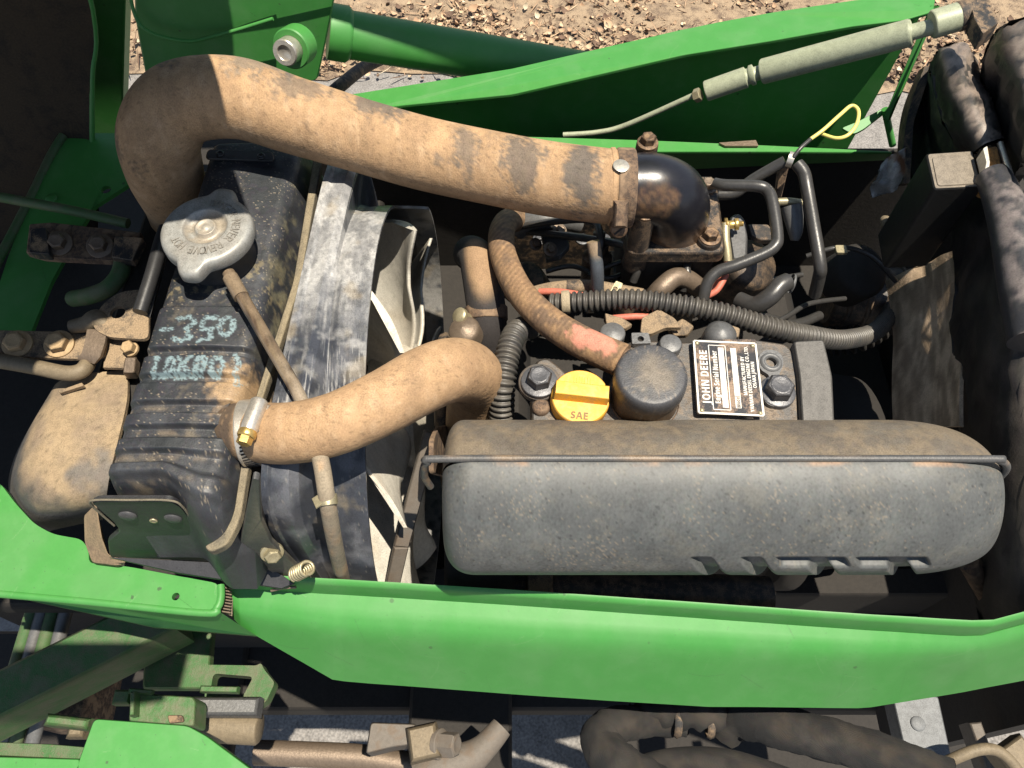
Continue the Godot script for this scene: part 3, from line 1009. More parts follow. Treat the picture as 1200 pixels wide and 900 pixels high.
func make_radiator() -> void:
	var o := thing("radiator", "black ribbed radiator tank with faded pale blue marker writing on top", "radiator", Vector3(-0.2, 0.7, -0.05))
	# tank: cross sections from the back end to the front end
	var rows := []
	var grooves := [-0.0125, 0.007, 0.0275, 0.044, 0.060, 0.0745]
	var z0 := -0.212
	var z1 := 0.082
	var steps := 460
	for j in steps + 1:
		var z := lerpf(z0, z1, float(j) / steps)
		var endr := 0.016
		var e0 := clampf((z - z0) / endr, 0, 1)
		var e1 := clampf((z1 - z) / 0.014, 0, 1)
		var e := sqrt(maxf(0, 1 - pow(1 - e0, 2))) * sqrt(maxf(0, 1 - pow(1 - e1, 2)))
		var g := 0.0
		for gz in grooves:
			var dz := absf(z - gz)
			var half: float = 0.0016 if gz < 0.02 else 0.0026
			g = maxf(g, ss(half + 0.0022, half, dz))
		if z < -0.0465: g = maxf(g, ss(-0.0445, -0.047, z) * 0.5)
		g *= 0.0042
		var step_up := 0.0
		var mid := tank_mid(z)
		var hw := 0.0355
		var top := 0.02 + step_up
		var low := -0.07
		var line := PackedVector3Array()
		for i in 151:
			var u := i / 150.0
			var x := 0.0
			var y := 0.0
			# left wall, rounded shoulder, flat, wide right shoulder, sloping right wall
			if u < 0.16:
				x = -hw - 0.002 + 0.002 * u / 0.16
				y = lerpf(low, top - 0.008, u / 0.16)
			elif u < 0.26:
				var a := (u - 0.16) / 0.10 * PI / 2
				x = -hw + 0.008 - 0.008 * cos(a)
				y = top - 0.008 + 0.008 * sin(a)
			elif u < 0.62:
				x = lerpf(-hw + 0.008, hw - 0.0115, (u - 0.26) / 0.36)
				y = top + 0.0012 * sin((u - 0.26) / 0.36 * PI)
			elif u < 0.77:
				var a := (u - 0.62) / 0.15 * 1.25
				x = hw - 0.0115 + 0.0105 * sin(a)
				y = top - 0.0105 + 0.0105 * cos(a)
			else:
				var a := 1.25
				var xs := hw - 0.0115 + 0.0105 * sin(a)
				var ys := top - 0.0105 + 0.0105 * cos(a)
				var t := (u - 0.77) / 0.23
				x = lerpf(xs, hw + 0.008, minf(1.0, t * 1.6))
				y = lerpf(ys, -0.03, minf(1.0, t * 1.6)) if t < 0.625 else lerpf(-0.03, low, (t - 0.625) / 0.375)
			var inset := g * ss(0.14, 0.2, u) * ss(0.9, 0.74, u)
			var cx := -0.003
			x = cx + (x - cx) * lerpf(0.86, 1.0, e) * (1.0 - inset * 6.0)
			y = low + (y - low) * e - inset
			# dents of an old tank
			y += 0.0006 * nz(Vector3(x, 0, z), 40.0)
			var push := 0.021 * ss(0.42, 0.64, u) * ss(0.05, 0.082, z)
			line.append(Vector3(mid + x, 1.0 + y, z + push + (0.006 * (1 - e) * (1 if z > 0 else -1) * (0.02 - y) / 0.05)))
		rows.append(line)
	var s := Shape.new()
	s.grid(rows)
	# pale marker strokes on the tank, in metres across and along
	var st := []
	var mk := func(pts: Array): 
		for k in pts.size() - 1:
			st.append([pts[k], pts[k + 1]])
	var c0 := func(x: float, y: float): return Vector2(tank_mid(0.0) - 0.029 + x, y)
	var oval := func(x: float, y: float, w: float, h: float):
		var l := []
		for k in 11:
			l.append(c0.call(x + w * cos(TAU * k / 10), y + h * sin(TAU * k / 10)))
		mk.call(l)
	mk.call([c0.call(0.003, -0.029), c0.call(0.010, -0.029)])
	mk.call([c0.call(0.013, -0.0365), c0.call(0.019, -0.0385), c0.call(0.024, -0.034), c0.call(0.019, -0.0285), c0.call(0.0235, -0.0225), c0.call(0.018, -0.019), c0.call(0.013, -0.021)])
	mk.call([c0.call(0.036, -0.0375), c0.call(0.0295, -0.037), c0.call(0.029, -0.029), c0.call(0.035, -0.0285), c0.call(0.0365, -0.022), c0.call(0.029, -0.0195)])
	oval.call(0.0445, -0.031, 0.0045, 0.0065)
	mk.call([c0.call(0.005, -0.0085), c0.call(0.0045, 0.0045), c0.call(0.011, 0.005)])
	oval.call(0.0145, -0.001, 0.0022, 0.0055)
	mk.call([c0.call(0.018, -0.0085), c0.call(0.027, 0.0045), c0.call(0.018, 0.005)])
	mk.call([c0.call(0.0265, -0.008), c0.call(0.019, 0.005), c0.call(0.03, 0.0055)])
	oval.call(0.0335, -0.002, 0.003, 0.006)
	oval.call(0.0435, -0.001, 0.0035, 0.0065)
	mk.call([c0.call(0.052, -0.0115), c0.call(0.0565, -0.005), c0.call(0.0555, 0.004), c0.call(0.058, 0.011)])
	obj("tank", s, "painted_satin", o, func(p: Vector3, n: Vector3):
		var col := Color(0.027, 0.029, 0.035).lerp(Color(0.046, 0.049, 0.056), ss(-0.2, 0.5, nz(p, 26.0)))
		col = col.lerp(Color(0.17, 0.145, 0.105), 0.4 * ss(0.25, 0.7, nz(p, 22.0, 1.0) + 0.5 * nz(p, 160.0, 2.0)) * ss(0.1, 0.8, n.y))
		var lx := p.x - tank_mid(p.z)
		for gz in grooves:
			col = col.lerp(Color(0.24, 0.19, 0.13), 0.4 * exp(-pow((p.z - gz) / 0.0022, 2)) * ss(0.0, 0.4, nz(p, 60.0, 4.0)))
		# greenish coolant crust towards the engine side and below the filler
		col = col.lerp(Color(0.30, 0.27, 0.16), 0.5 * ss(0.026, 0.04, lx) * ss(0.05, 0.5, nz(p, 70.0, 6.0) + 0.4 * nz(p, 20.0, 9.0)) * ss(0.01, -0.05, p.z))
		col = col.lerp(Color(0.28, 0.23, 0.13), 0.5 * ss(-0.11, -0.07, p.z) * ss(-0.045, -0.06, p.z) * ss(0.1, 0.4, nz(p, 130.0, 7.0)))
		col = col.lerp(Color(0.4, 0.27, 0.15), 0.8 * ss(0.022, 0.008, Vector2(lx - 0.03, p.z - 0.014).length() + 0.012 * nz(p, 120.0, 3.0)))
		if n.y > 0.3: col = col.lerp(Color(0.36, 0.3, 0.22), 0.6 * ss(0.66, 0.8, sp(p, 640.0, 8.0) + 0.3 * nz(p, 30.0, 2.0)))
		if p.z > -0.05 and p.z < 0.02 and n.y > 0.0:
			var q := Vector2(p.x, p.z)
			var d := 1.0
			for g in st:
				d = minf(d, seg_dist(q, g[0], g[1]))
			var k := ss(0.0021, 0.0012, d + 0.0018 * nz(p, 200.0, 5.0))
			col = col.lerp(Color(0.22, 0.31, 0.335), k * (0.8 if nz(p, 420.0, 9.0) < 0.12 else 0.12))
		return col)
	# crimped seam strip on the engine side
	s = Shape.new()
	s.plate(ring2([Vector3(-0.1516, 1.005, -0.1953), Vector3(-0.1447, 1.005, -0.1917), Vector3(-0.1454, 1.005, -0.0785), Vector3(-0.1585, 1.005, 0.0216), Vector3(-0.1584, 1.005, 0.068), Vector3(-0.1583, 1.004, 0.0945), Vector3(-0.1643, 1.002, 0.1093), Vector3(-0.1741, 1, 0.1127), Vector3(-0.1789, 1, 0.1086), Vector3(-0.1683, 1.002, 0.1031), Vector3(-0.1634, 1.004, 0.0913), Vector3(-0.164, 1.005, 0.0624), Vector3(-0.1636, 1.005, 0.0204), Vector3(-0.1513, 1.005, -0.0785)], 0.006), Vector3(0, -0.006, 0), 0.0008)
	obj("seam_strip", s, "painted", o, func(p: Vector3, n: Vector3): return Color(0.23, 0.19, 0.125).lerp(Color(0.12, 0.105, 0.075), ss(-0.2, 0.3, nz(p, 60.0))))
	# core below the tank
	s = Shape.new()
	s.box(Vector3(-0.196, 0.8, -0.055), Vector3(0.06, 0.32, 0.27))
	obj("core", s, "dark", o)
	# maker's badge at the far end: shallow raised frame with two rivets
	s = Shape.new()
	s.plate(ring2([Vector3(-0.2257, 1.0215, -0.1889), Vector3(-0.1766, 1.0215, -0.1862), Vector3(-0.1738, 1.0215, -0.1758), Vector3(-0.2256, 1.0215, -0.1784)], 0.004), Vector3(0, -0.002, 0), 0.0007)
	obj("badge", s, "black_satin", o)
	for q in [Vector3(-0.2153, 1.0215, -0.1836), Vector3(-0.1846, 1.0215, -0.181)]:
		s = Shape.new()
		s.lathe([Vector2(0.003, 0), Vector2(0.0028, 0.0008), Vector2(0.0018, 0.001), Vector2(0.0012, 0.0004), Vector2(0, 0.0004)], q, Vector3.UP, 20)
		obj("rivet", s, "black_satin", o)
	# filler neck
	s = Shape.new()
	var cp: Vector3 = Vector3(-0.1988, 1.049, -0.0885)
	s.lathe([Vector2(0.0245, -0.03), Vector2(0.0225, -0.024), Vector2(0.0215, -0.012), Vector2(0.0235, -0.009), Vector2(0.0235, -0.004)], cp, Vector3.UP, 40)
	obj("filler_neck", s, "black_satin", o)
	# outlet neck to the hose
	s = Shape.new()
	s.lathe([Vector2(0.0265, -0.012), Vector2(0.024, -0.005), Vector2(0.0205, 0.0), Vector2(0.0195, 0.004), Vector2(0.0185, 0.016)], Vector3(-0.1776, 0.995, 0.031), Vector3(0.85, 0.52, 0.04).normalized(), 40)
	obj("outlet_neck", s, "painted", o, func(p: Vector3, n: Vector3): return Color(0.09, 0.08, 0.075).lerp(Color(0.3, 0.2, 0.11), ss(0.0, 0.35, nz(p, 60.0))))
	# front foot: a pressed bracket standing on the frame
	s = Shape.new()
	var fr := ring2([Vector3(-0.2481, 1.0043, 0.084), Vector3(-0.2433, 1.0083, 0.084), Vector3(-0.1998, 1.0083, 0.084), Vector3(-0.1956, 1, 0.085), Vector3(-0.1968, 0.9782, 0.086), Vector3(-0.1993, 0.9511, 0.087), Vector3(-0.1959, 0.9371, 0.088), Vector3(-0.2028, 0.9073, 0.089), Vector3(-0.2734, 0.9186, 0.089), Vector3(-0.2624, 0.9475, 0.0875), Vector3(-0.2478, 0.9642, 0.0865), Vector3(-0.2462, 0.9782, 0.086)], 0.004)
	s.plate(fr, Vector3(0, 0, -0.004), 0.001)
	obj("front_bracket", s, "painted_satin", o, func(p: Vector3, n: Vector3): return Color(0.014, 0.015, 0.019).lerp(Color(0.04, 0.04, 0.042), ss(-0.1, 0.5, nz(p, 40.0))))
	s = Shape.new()
	s.tube(spline([Vector3(-0.2471, 0.9735, 0.0865), Vector3(-0.2486, 0.9901, 0.085), Vector3(-0.2483, 1.0048, 0.0842), Vector3(-0.2429, 1.0101, 0.0842), Vector3(-0.224, 1.0101, 0.0842), Vector3(-0.2003, 1.0095, 0.0842), Vector3(-0.1948, 1.0019, 0.0852), Vector3(-0.1962, 0.9795, 0.0865), Vector3(-0.1987, 0.9523, 0.088)], 5), 0.0007, 8)
	obj("bracket_rim", s, "painted", o, Color(0.16, 0.14, 0.1))
	for q in [Vector3(-0.233, 0.9878, 0.0852), Vector3(-0.2069, 0.9839, 0.0854)]:
		s = Shape.new()
		s.lathe([Vector2(0.0055, 0), Vector2(0.0052, 0.0009), Vector2(0.004, 0.0016), Vector2(0, 0.002)], q, Vector3(0, 0.1, 1).normalized(), 24)
		obj("weld_spot", s, "painted_satin", o, Color(0.06, 0.06, 0.065))
	s = Shape.new()
	s.lathe([Vector2(0.0024, 0), Vector2(0.0024, 0.0008), Vector2(0.0013, 0.0008), Vector2(0.001, 0.0002), Vector2(0, 0.0002)], Vector3(-0.2203, 0.9801, 0.0856), Vector3(0, 0.1, 1).normalized(), 16)
	obj("rivet", s, "zinc", o)
	s = Shape.new()
	s.plate(PackedVector3Array([Vector3(-0.2676, 0.93, 0.0927), Vector3(-0.1951, 0.928, 0.0955), Vector3(-0.1715, 0.926, 0.0908), Vector3(-0.1449, 0.92, 0.1075), Vector3(-0.1529, 0.92, 0.111), Vector3(-0.223, 0.92, 0.1006)]), Vector3(0, -0.002, 0), 0.0005)
	obj("bracket_foot", s, "painted_satin", o, Color(0.04, 0.041, 0.045))
	s = Shape.new()
	s.plate(ring2([Vector3(-0.298, 0.92, 0.0596), Vector3(-0.2755, 0.95, 0.0626), Vector3(-0.2743, 0.935, 0.0797), Vector3(-0.2743, 0.92, 0.0877), Vector3(-0.2627, 0.916, 0.0899), Vector3(-0.2672, 0.914, 0.0941), Vector3(-0.2864, 0.914, 0.0917), Vector3(-0.2944, 0.916, 0.0779)], 0.003), Vector3(0, -0.002, 0), 0.0006)
	obj("side_lug", s, "heavy_dust", o)
	# black hold-down bar on the far left of the tank
	s = Shape.new()
	s.tube(spline([Vector3(-0.2431, 1.016, -0.1164), Vector3(-0.2437, 1.016, -0.1026), Vector3(-0.2447, 1.014, -0.0774), Vector3(-0.2479, 1.01, -0.0492)], 4), 0.0048, 14)
	s.plate(PackedVector3Array([Vector3(-0.2441, 1.012, -0.1029), Vector3(-0.241, 1.01, -0.1045), Vector3(-0.244, 1.003, -0.0499), Vector3(-0.2481, 1.006, -0.0506)]), Vector3(0, -0.002, 0))
	obj("hold_down_bar", s, "black_satin", o)

	# radiator cap
	var cap := thing("pressure_cap", "round bare metal radiator cap with two lugs and stamped warning lettering", "radiator cap", cp)
	s = Shape.new()
	var rc: float = 0.02982
	var d1: Vector3 = Vector3(-0.2038, 1.049, -0.053) - cp
	var d2: Vector3 = Vector3(-0.192, 1.049, -0.125) - cp
	var la := atan2(d1.z, d1.x)
	var lb := atan2(d2.z, d2.x)
	var prof := [[0.0, 0.0012, 0], [0.07, 0.0012, 0], [0.09, 0.0004, 0], [0.16, 0.0002, 0], [0.19, 0.0012, 0], [0.23, 0.001, 0], [0.25, -0.0016, 0], [0.33, -0.0022, 0], [0.44, -0.001, 0], [0.47, 0.0012, 0], [0.51, 0.002, 0], [0.56, 0.0014, 0], [0.7, 0.0010, 0.6], [0.88, 0.0008, 1], [0.95, -0.0002, 1], [0.985, -0.0018, 1], [1.0, -0.004, 1], [1.0, -0.0085, 1], [0.97, -0.0085, 1], [0.96, -0.003, 1]]
	rows = []
	for q in prof:
		var ring := PackedVector3Array()
		for k in 144:
			var a := TAU * k / 144
			var bump: float = 0.27 * exp(-pow(angle_difference(a, la) / 0.27, 4)) + 0.25 * exp(-pow(angle_difference(a, lb) / 0.25, 4))
			var r: float = rc * q[0] * (1.0 + bump * q[2])
			ring.append(cp + Vector3(cos(a) * r, q[1] - 0.003 * bump * q[2], sin(a) * r))
		rows.append(ring)
	s.grid(rows, true)
	obj("cap_shell", s, "painted_metal", cap, func(p: Vector3, n: Vector3):
		var d := Vector2(p.x - cp.x, p.z - cp.z).length() / rc
		var col := Color(0.335, 0.335, 0.315).lerp(Color(0.28, 0.27, 0.245), ss(-0.2, 0.4, nz(p, 50.0)))
		return col.lerp(Color(0.42, 0.32, 0.2), ss(0.52, 0.4, d) * 0.45 * ss(-0.4, 0.2, nz(p, 80.0, 3.0))))
	s = Shape.new()
	var words := "DANGER NEVER REMOVE HOT"
	var ang := deg_to_rad(-86.0)
	for ch in words:
		if ch != " ":
			var rad := Vector3(cos(ang), 0, sin(ang))
			var tang := Vector3(-sin(ang), 0, cos(ang))
			s.text(ch, 0.0053, 0.0007, Transform3D(Basis(tang, rad, Vector3.UP), cp + rad * rc * 0.66 + Vector3(0, 0.0013, 0)), "Droid Sans", 400, 0.9)
		ang += deg_to_rad(10.6)
	obj("lettering", s, "painted_metal", cap, Color(0.26, 0.24, 0.21))

	# overflow pipe: steel pipe, then rubber hose and spring clip
	var ov := thing("overflow_pipe", "brown stained steel overflow pipe slanting from under the radiator cap to a tan hose", "overflow pipe", Vector3(-0.1691, 1.01, -0.0396))
	s = Shape.new()
	var op := spline([Vector3(-0.1831, 1.036, -0.0618), Vector3(-0.1707, 1.035, -0.0422), Vector3(-0.1471, 1.032, -0.0056), Vector3(-0.1281, 1.029, 0.024), Vector3(-0.118, 1.026, 0.0443)], 8)
	s.tube(op, 0.0041, 18)
	obj("pipe", s, "painted_gloss", ov, func(p: Vector3, n: Vector3): return Color(0.17, 0.125, 0.08).lerp(Color(0.3, 0.25, 0.19), ss(-0.02, 0.06, p.z + 0.02 * nz(p, 60.0))).lerp(Color(0.07, 0.05, 0.035), ss(0.1, 0.4, nz(p, 70.0, 4.0))))
	s = Shape.new()
	s.tube(spline([Vector3(-0.1814, 1.036, -0.0583), Vector3(-0.172, 1.035, -0.0435)], 4), 0.0050, 18)
	obj("pipe_sleeve", s, "painted_gloss", ov, Color(0.2, 0.15, 0.1))
	s = Shape.new()
	s.tube(spline([Vector3(-0.118, 1.026, 0.0443), Vector3(-0.1093, 1.027, 0.0695), Vector3(-0.1058, 1.016, 0.0886), Vector3(-0.1102, 0.965, 0.0968), Vector3(-0.1207, 0.87, 0.0981)], 8), 0.0049, 18)
	obj("rubber_hose", s, "painted", ov, func(p: Vector3, n: Vector3): return Color(0.27, 0.22, 0.16).lerp(Color(0.1, 0.09, 0.08), ss(0.06, 0.02, p.z)).lerp(TAN, ss(0.1, 0.5, nz(p, 50.0))))
	s = Shape.new()
	s.lathe([Vector2(0.0051, -0.003), Vector2(0.0056, -0.003), Vector2(0.0056, 0.003), Vector2(0.0051, 0.003)], Vector3(-0.1056, 1.018, 0.0873), Vector3(0.15, -0.35, 0.9).normalized(), 24)
	s.box(Vector3(-0.1101, 1.021, 0.0891), Vector3(0.006, 0.0012, 0.007), Basis.from_euler(Vector3(0, 0.5, 0.3)))
	obj("spring_clip", s, "zinc", ov)

# ---------------------------------------------------------------- fan shroud and fan
func make_fan() -> void:
	var o := thing("fan_shroud", "black fan shroud scuffed bare and pale on top, between radiator and fan", "fan shroud", Vector3(-0.12, 0.68, -0.06))
	var zc := -0.06
	var hc := 0.857
	var rr := 0.165
	var rows := []
	var st := [[-0.143, 1.0, -0.003], [-0.142, 1.0, 0.0005], [-0.138, 1.0, 0.001], [-0.136, 0.98, 0.0], [-0.126, 0.9, 0.003], [-0.121, 0.85, 0.0], [-0.118, 0.1, -0.003], [-0.113, 0.0, -0.001], [-0.104, 0.0, 0.0], [-1.0, 0.0, 0.0]]
	for q in st:
		var ring := PackedVector3Array()
		for k in 181:
			var a := deg_to_rad(-150.0 + 360.0 * k / 180.0 - 0.0)
			# a = 0 far side, 90 top, 180 near side
			var c := cos(a)
			var sn := sin(a)
			var m := pow(pow(absf(c), 7.0) + pow(absf(sn), 7.0), -1.0 / 7.0)
			var sq := Vector2(-c * m * 0.153 - 0.001, sn * m * 0.163)
			var ci := Vector2(-c, sn) * rr
			var r2 := ci.lerp(sq, q[1])
			r2 += r2.normalized() * q[2]
			var deg := rad_to_deg(a)
			var x: float = q[0]
			if x < -0.9:
				var low := 1.0 - ss(36.0, 42.0, deg) * ss(202.0, 192.0, deg)
				x = lerpf(-0.094, -0.069, low) + 0.001 * sn
			ring.append(Vector3(x - (0.05 * r2.x if q[1] > 0.5 else 0.0), hc + r2.y, zc + r2.x))
		rows.append(ring)
	# finer rows between stations for the paint
	var fine := []
	for j in rows.size() - 1:
		var parts := 14 if j >= 4 else 8
		if j == rows.size() - 2: parts = 26
		for k in parts:
			var line := PackedVector3Array()
			for i in 181:
				line.append(rows[j][i].lerp(rows[j + 1][i], float(k) / parts))
			fine.append(line)
	fine.append(rows[rows.size() - 1])
	var thick := []
	var wide := []
	for r in fine:
		var line := PackedVector3Array()
		for i in 541:
			var t := i / 3.0
			var k := mini(int(t), 179)
			line.append(r[k].lerp(r[k + 1], t - k))
		wide.append(line)
	for r in wide:
		thick.append(r)
	var inner := []
	for r in wide:
		var line := PackedVector3Array()
		for p in r:
			var d := Vector3(0, p.y - hc, p.z - zc).normalized()
			line.append(p - d * 0.0022)
		inner.append(line)
	inner.reverse()
	var s := Shape.new()
	s.grid(thick)
	s.grid(inner)
	s.grid([thick[thick.size() - 1], inner[0]])
	obj("shroud_shell", s, "painted_gloss", o, func(p: Vector3, n: Vector3):
		var col := Color(0.045, 0.05, 0.062).lerp(Color(0.11, 0.115, 0.13), ss(-0.1, 0.4, nz(p, 35.0)))
		var inside := n.dot(Vector3(0, p.y - hc, p.z - zc)) < 0.0
		# paint rubbed and bleached off the top, streaked along the sheet
		var zz := p.z + 0.025 * nz(Vector3(p.x * 3.0, 0, 0), 60.0, 3.0) + 0.012 * nz(p, 150.0, 1.0)
		var w := ss(-0.015, -0.075, zz) * ss(0.97, 0.99, p.y)
		w = maxf(w, 0.55 * ss(0.08, 0.3, nz(Vector3(p.x * 0.35, p.y, p.z), 70.0, 6.0)) * ss(0.99, 1.0, p.y) * ss(0.04, 0.0, p.z))
		w = maxf(w, 0.8 * ss(0.12, 0.22, nz(Vector3(p.x * 4.0, p.y, p.z * 0.15), 120.0, 2.0)) * ss(-0.04, 0.005, p.z) * ss(0.06, 0.02, p.z) * ss(0.97, 1.0, p.y))
		if inside: w = 0.0
		var soft := ss(-0.15, 0.2, nz(Vector3(p.x, p.y, p.z * 0.6), 45.0, 12.0))
		w *= 0.55 + 0.45 * soft
		col = col.lerp(Color(0.43, 0.425, 0.415), w * (0.8 + 0.5 * nz(p, 240.0, 4.0)))
		if p.x > -0.092: col = col.lerp(Color(0.34, 0.33, 0.31), ss(-0.6, 0.1, nz(p, 60.0)) * (0.85 if p.x > -0.088 else 0.1))
		col = col.lerp(Color(0.3, 0.24, 0.15), 0.4 * ss(0.15, 0.5, nz(p, 28.0, 7.0)))
		col = col.lerp(Color(0.3, 0.28, 0.25), 0.7 * 0.5 * ss(0.7, 0.85, sp(p, 520.0, 8.0)))
		return col)
	s = Shape.new()
	s.plate(ring2([Vector3(-0.1327, 1.0699, 0.096), Vector3(-0.1298, 1.0677, 0.096), Vector3(-0.1424, 1.0162, 0.099), Vector3(-0.1456, 0.9808, 0.1), Vector3(-0.1381, 0.9049, 0.102), Vector3(-0.1527, 0.8924, 0.102), Vector3(-0.1662, 0.9476, 0.1), Vector3(-0.1692, 0.9685, 0.098)], 0.004), Vector3(0, 0, -0.004), 0.001)
	obj("foot_bracket", s, "painted_satin", o, func(p: Vector3, n: Vector3): return Color(0.06, 0.06, 0.062).lerp(Color(0.2, 0.17, 0.12), ss(-0.1, 0.4, nz(p, 60.0))))
	bolt(o, Vector3(-0.1492, 0.9644, 0.101), 0.0055, "zinc", Vector3(0.35, 0.45, 0.8).normalized(), 1.3)
	s = Shape.new()
	var coil := PackedVector3Array()
	var ca: Vector3 = Vector3(-0.1389, 0.9428, 0.108)
	var cb: Vector3 = Vector3(-0.1276, 0.9572, 0.108)
	var cx := (cb - ca).normalized()
	var cy := cx.cross(Vector3.UP).normalized()
	for k in 97:
		var a := TAU * k / 16.0
		coil.append(ca.lerp(cb, k / 96.0) + (cy * cos(a) + cy.cross(cx) * sin(a)) * 0.0042)
	s.tube(coil, 0.0011, 8)
	obj("spring", s, "zinc", o)

	var fan := thing("cooling_fan", "off-white plastic cooling fan with broad twisted blades, inside the black shroud", "fan", Vector3(-0.1, hc - 0.16, zc))
	s = Shape.new()
	s.lathe([Vector2(0, -0.02), Vector2(0.05, -0.02), Vector2(0.05, -0.02), Vector2(0.053, -0.017), Vector2(0.053, 0.014), Vector2(0.053, 0.014), Vector2(0.05, 0.017), Vector2(0.05, 0.017), Vector2(0.03, 0.019), Vector2(0.02, 0.03), Vector2(0, 0.03)], Vector3(-0.094, hc, zc), Vector3.RIGHT, 48)
	obj("hub", s, "painted_satin", fan, Color(0.5, 0.46, 0.38))
	for b in 8:
		var blade := []
		for j in 15:
			var t := j / 14.0
			var r := lerpf(0.045, 0.154, t)
			var line := PackedVector3Array()
			var loop := []
			for i in 13:
				var w := i / 12.0 - 0.5
				var wide_a := lerpf(0.62, 0.66, t) * (1.0 - 0.16 * ss(0.55, 0.62, t) * ss(0.0, 0.1, w) - 0.1 * ss(0.9, 1.0, t))
				var a := TAU * (b + 0.82) / 8.0 + w * wide_a + 0.16 * t * t
				var x := -0.105 + w * 0.052 * (0.85 + 0.2 * t) + 0.010 * cos(w * PI) + 0.004 * t
				var edge := 0.003 * sin(t * 7.0) * (w + 0.5)
				loop.append(Vector3(x + edge, hc + sin(a) * r, zc - cos(a) * r))
			for p in loop:
				line.append(p + Vector3(0.0014, 0, 0))
			loop.reverse()
			for p in loop:
				line.append(p - Vector3(0.0014, 0, 0))
			blade.append(line)
		s = Shape.new()
		s.grid(blade, true)
		s.cap(blade[14], blade[13][0])
		obj("blade", s, "painted_satin", fan, func(p: Vector3, n: Vector3): return Color(0.6, 0.57, 0.5).lerp(Color(0.42, 0.34, 0.24), 0.5 * ss(0.0, 0.6, nz(p, 25.0)) + 0.3 * ss(0.1, 0.06, Vector2(p.y - hc, p.z - zc).length())))
	# pulley behind the fan and its belt
	var pu := thing("fan_pulley", "dark grooved fan pulley with a belt behind the white fan", "pulley", Vector3(-0.055, hc - 0.06, zc))
	s = Shape.new()
	s.lathe([Vector2(0.012, -0.03), Vector2(0.012, 0.0), Vector2(0.055, 0.0), Vector2(0.055, 0.0), Vector2(0.045, 0.007), Vector2(0.055, 0.014), Vector2(0.055, 0.014), Vector2(0.02, 0.016), Vector2(0.02, 0.03)], Vector3(-0.06, hc, zc), Vector3.RIGHT, 48)
	obj("wheel", s, "dark", pu)
	s = Shape.new()
	var belt := PackedVector3Array()
	for k in 65:
		var a := TAU * k / 64.0
		belt.append(Vector3(-0.053, hc - 0.08 + sin(a) * 0.15, zc + cos(a) * (0.052 + 0.02 * sin(a))))
	s.tube(belt, 0.0065, 8, false)
	obj("belt", s, "black_rubber", pu)
	s = Shape.new()
	s.bar(Vector3(-0.0546, 0.96, 0.014), Vector3(-0.0785, 0.9, 0.0749), 0.011, 0.004, Vector3(0.4, 0.9, 0), 0.001)
	s.bar(Vector3(-0.0785, 0.9, 0.0749), Vector3(-0.0934, 0.85, 0.1103), 0.011, 0.004, Vector3(0.4, 0.9, 0), 0.001)
	obj("belt_run", s, "cast_dust", pu)

# ---------------------------------------------------------------- hoses
func hose_paint(base_k: float, spots: Array) -> Callable:
	return func(pp: Vector3, n: Vector3):
		var p := pp
		var st := Vector3(p.x, p.y * 0.3, p.z * 0.3)
		var v := 0.5 * nz(p, 28.0, base_k) + 0.7 * nz(st, 60.0, base_k + 9.0)
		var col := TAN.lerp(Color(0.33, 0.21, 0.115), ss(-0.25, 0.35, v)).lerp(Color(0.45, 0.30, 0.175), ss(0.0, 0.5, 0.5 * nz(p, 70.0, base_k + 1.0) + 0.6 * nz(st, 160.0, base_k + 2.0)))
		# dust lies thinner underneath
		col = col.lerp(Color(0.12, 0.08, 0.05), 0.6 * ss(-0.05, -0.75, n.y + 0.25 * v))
		var rub := 0.45 * ss(0.5, 0.75, nz(st, 34.0, base_k + 4.0) + 0.35 * nz(p, 190.0, base_k + 5.0))
		col = col.lerp(Color(0.085, 0.078, 0.07), 0.7 * rub)
		for q in spots:
			var d: Vector3 = p - q[0]
			var e := Vector2(d.x / q[1], Vector2(d.y, d.z).length() / q[2]).length()
			var pf := Vector3(p.x, p.y * 0.35, p.z * 0.35)
			var k := ss(1.05, 0.6, e + 0.6 * nz(pf, 90.0, q[1] * 100.0) + 0.5 * nz(p, 330.0, 2.0))
			col = col.lerp(q[3], k * q[4])
		if base_k > 4.0: col = col.lerp(Color(0.06, 0.045, 0.035), ss(-0.163, -0.168, p.x + 0.0015 * nz(p, 80.0)) * (0.85 if nz(p, 120.0, 3.0) < 0.3 else 0.5))
		if nz(p, 420.0, 7.0) > 0.46: col *= 0.65
		return col

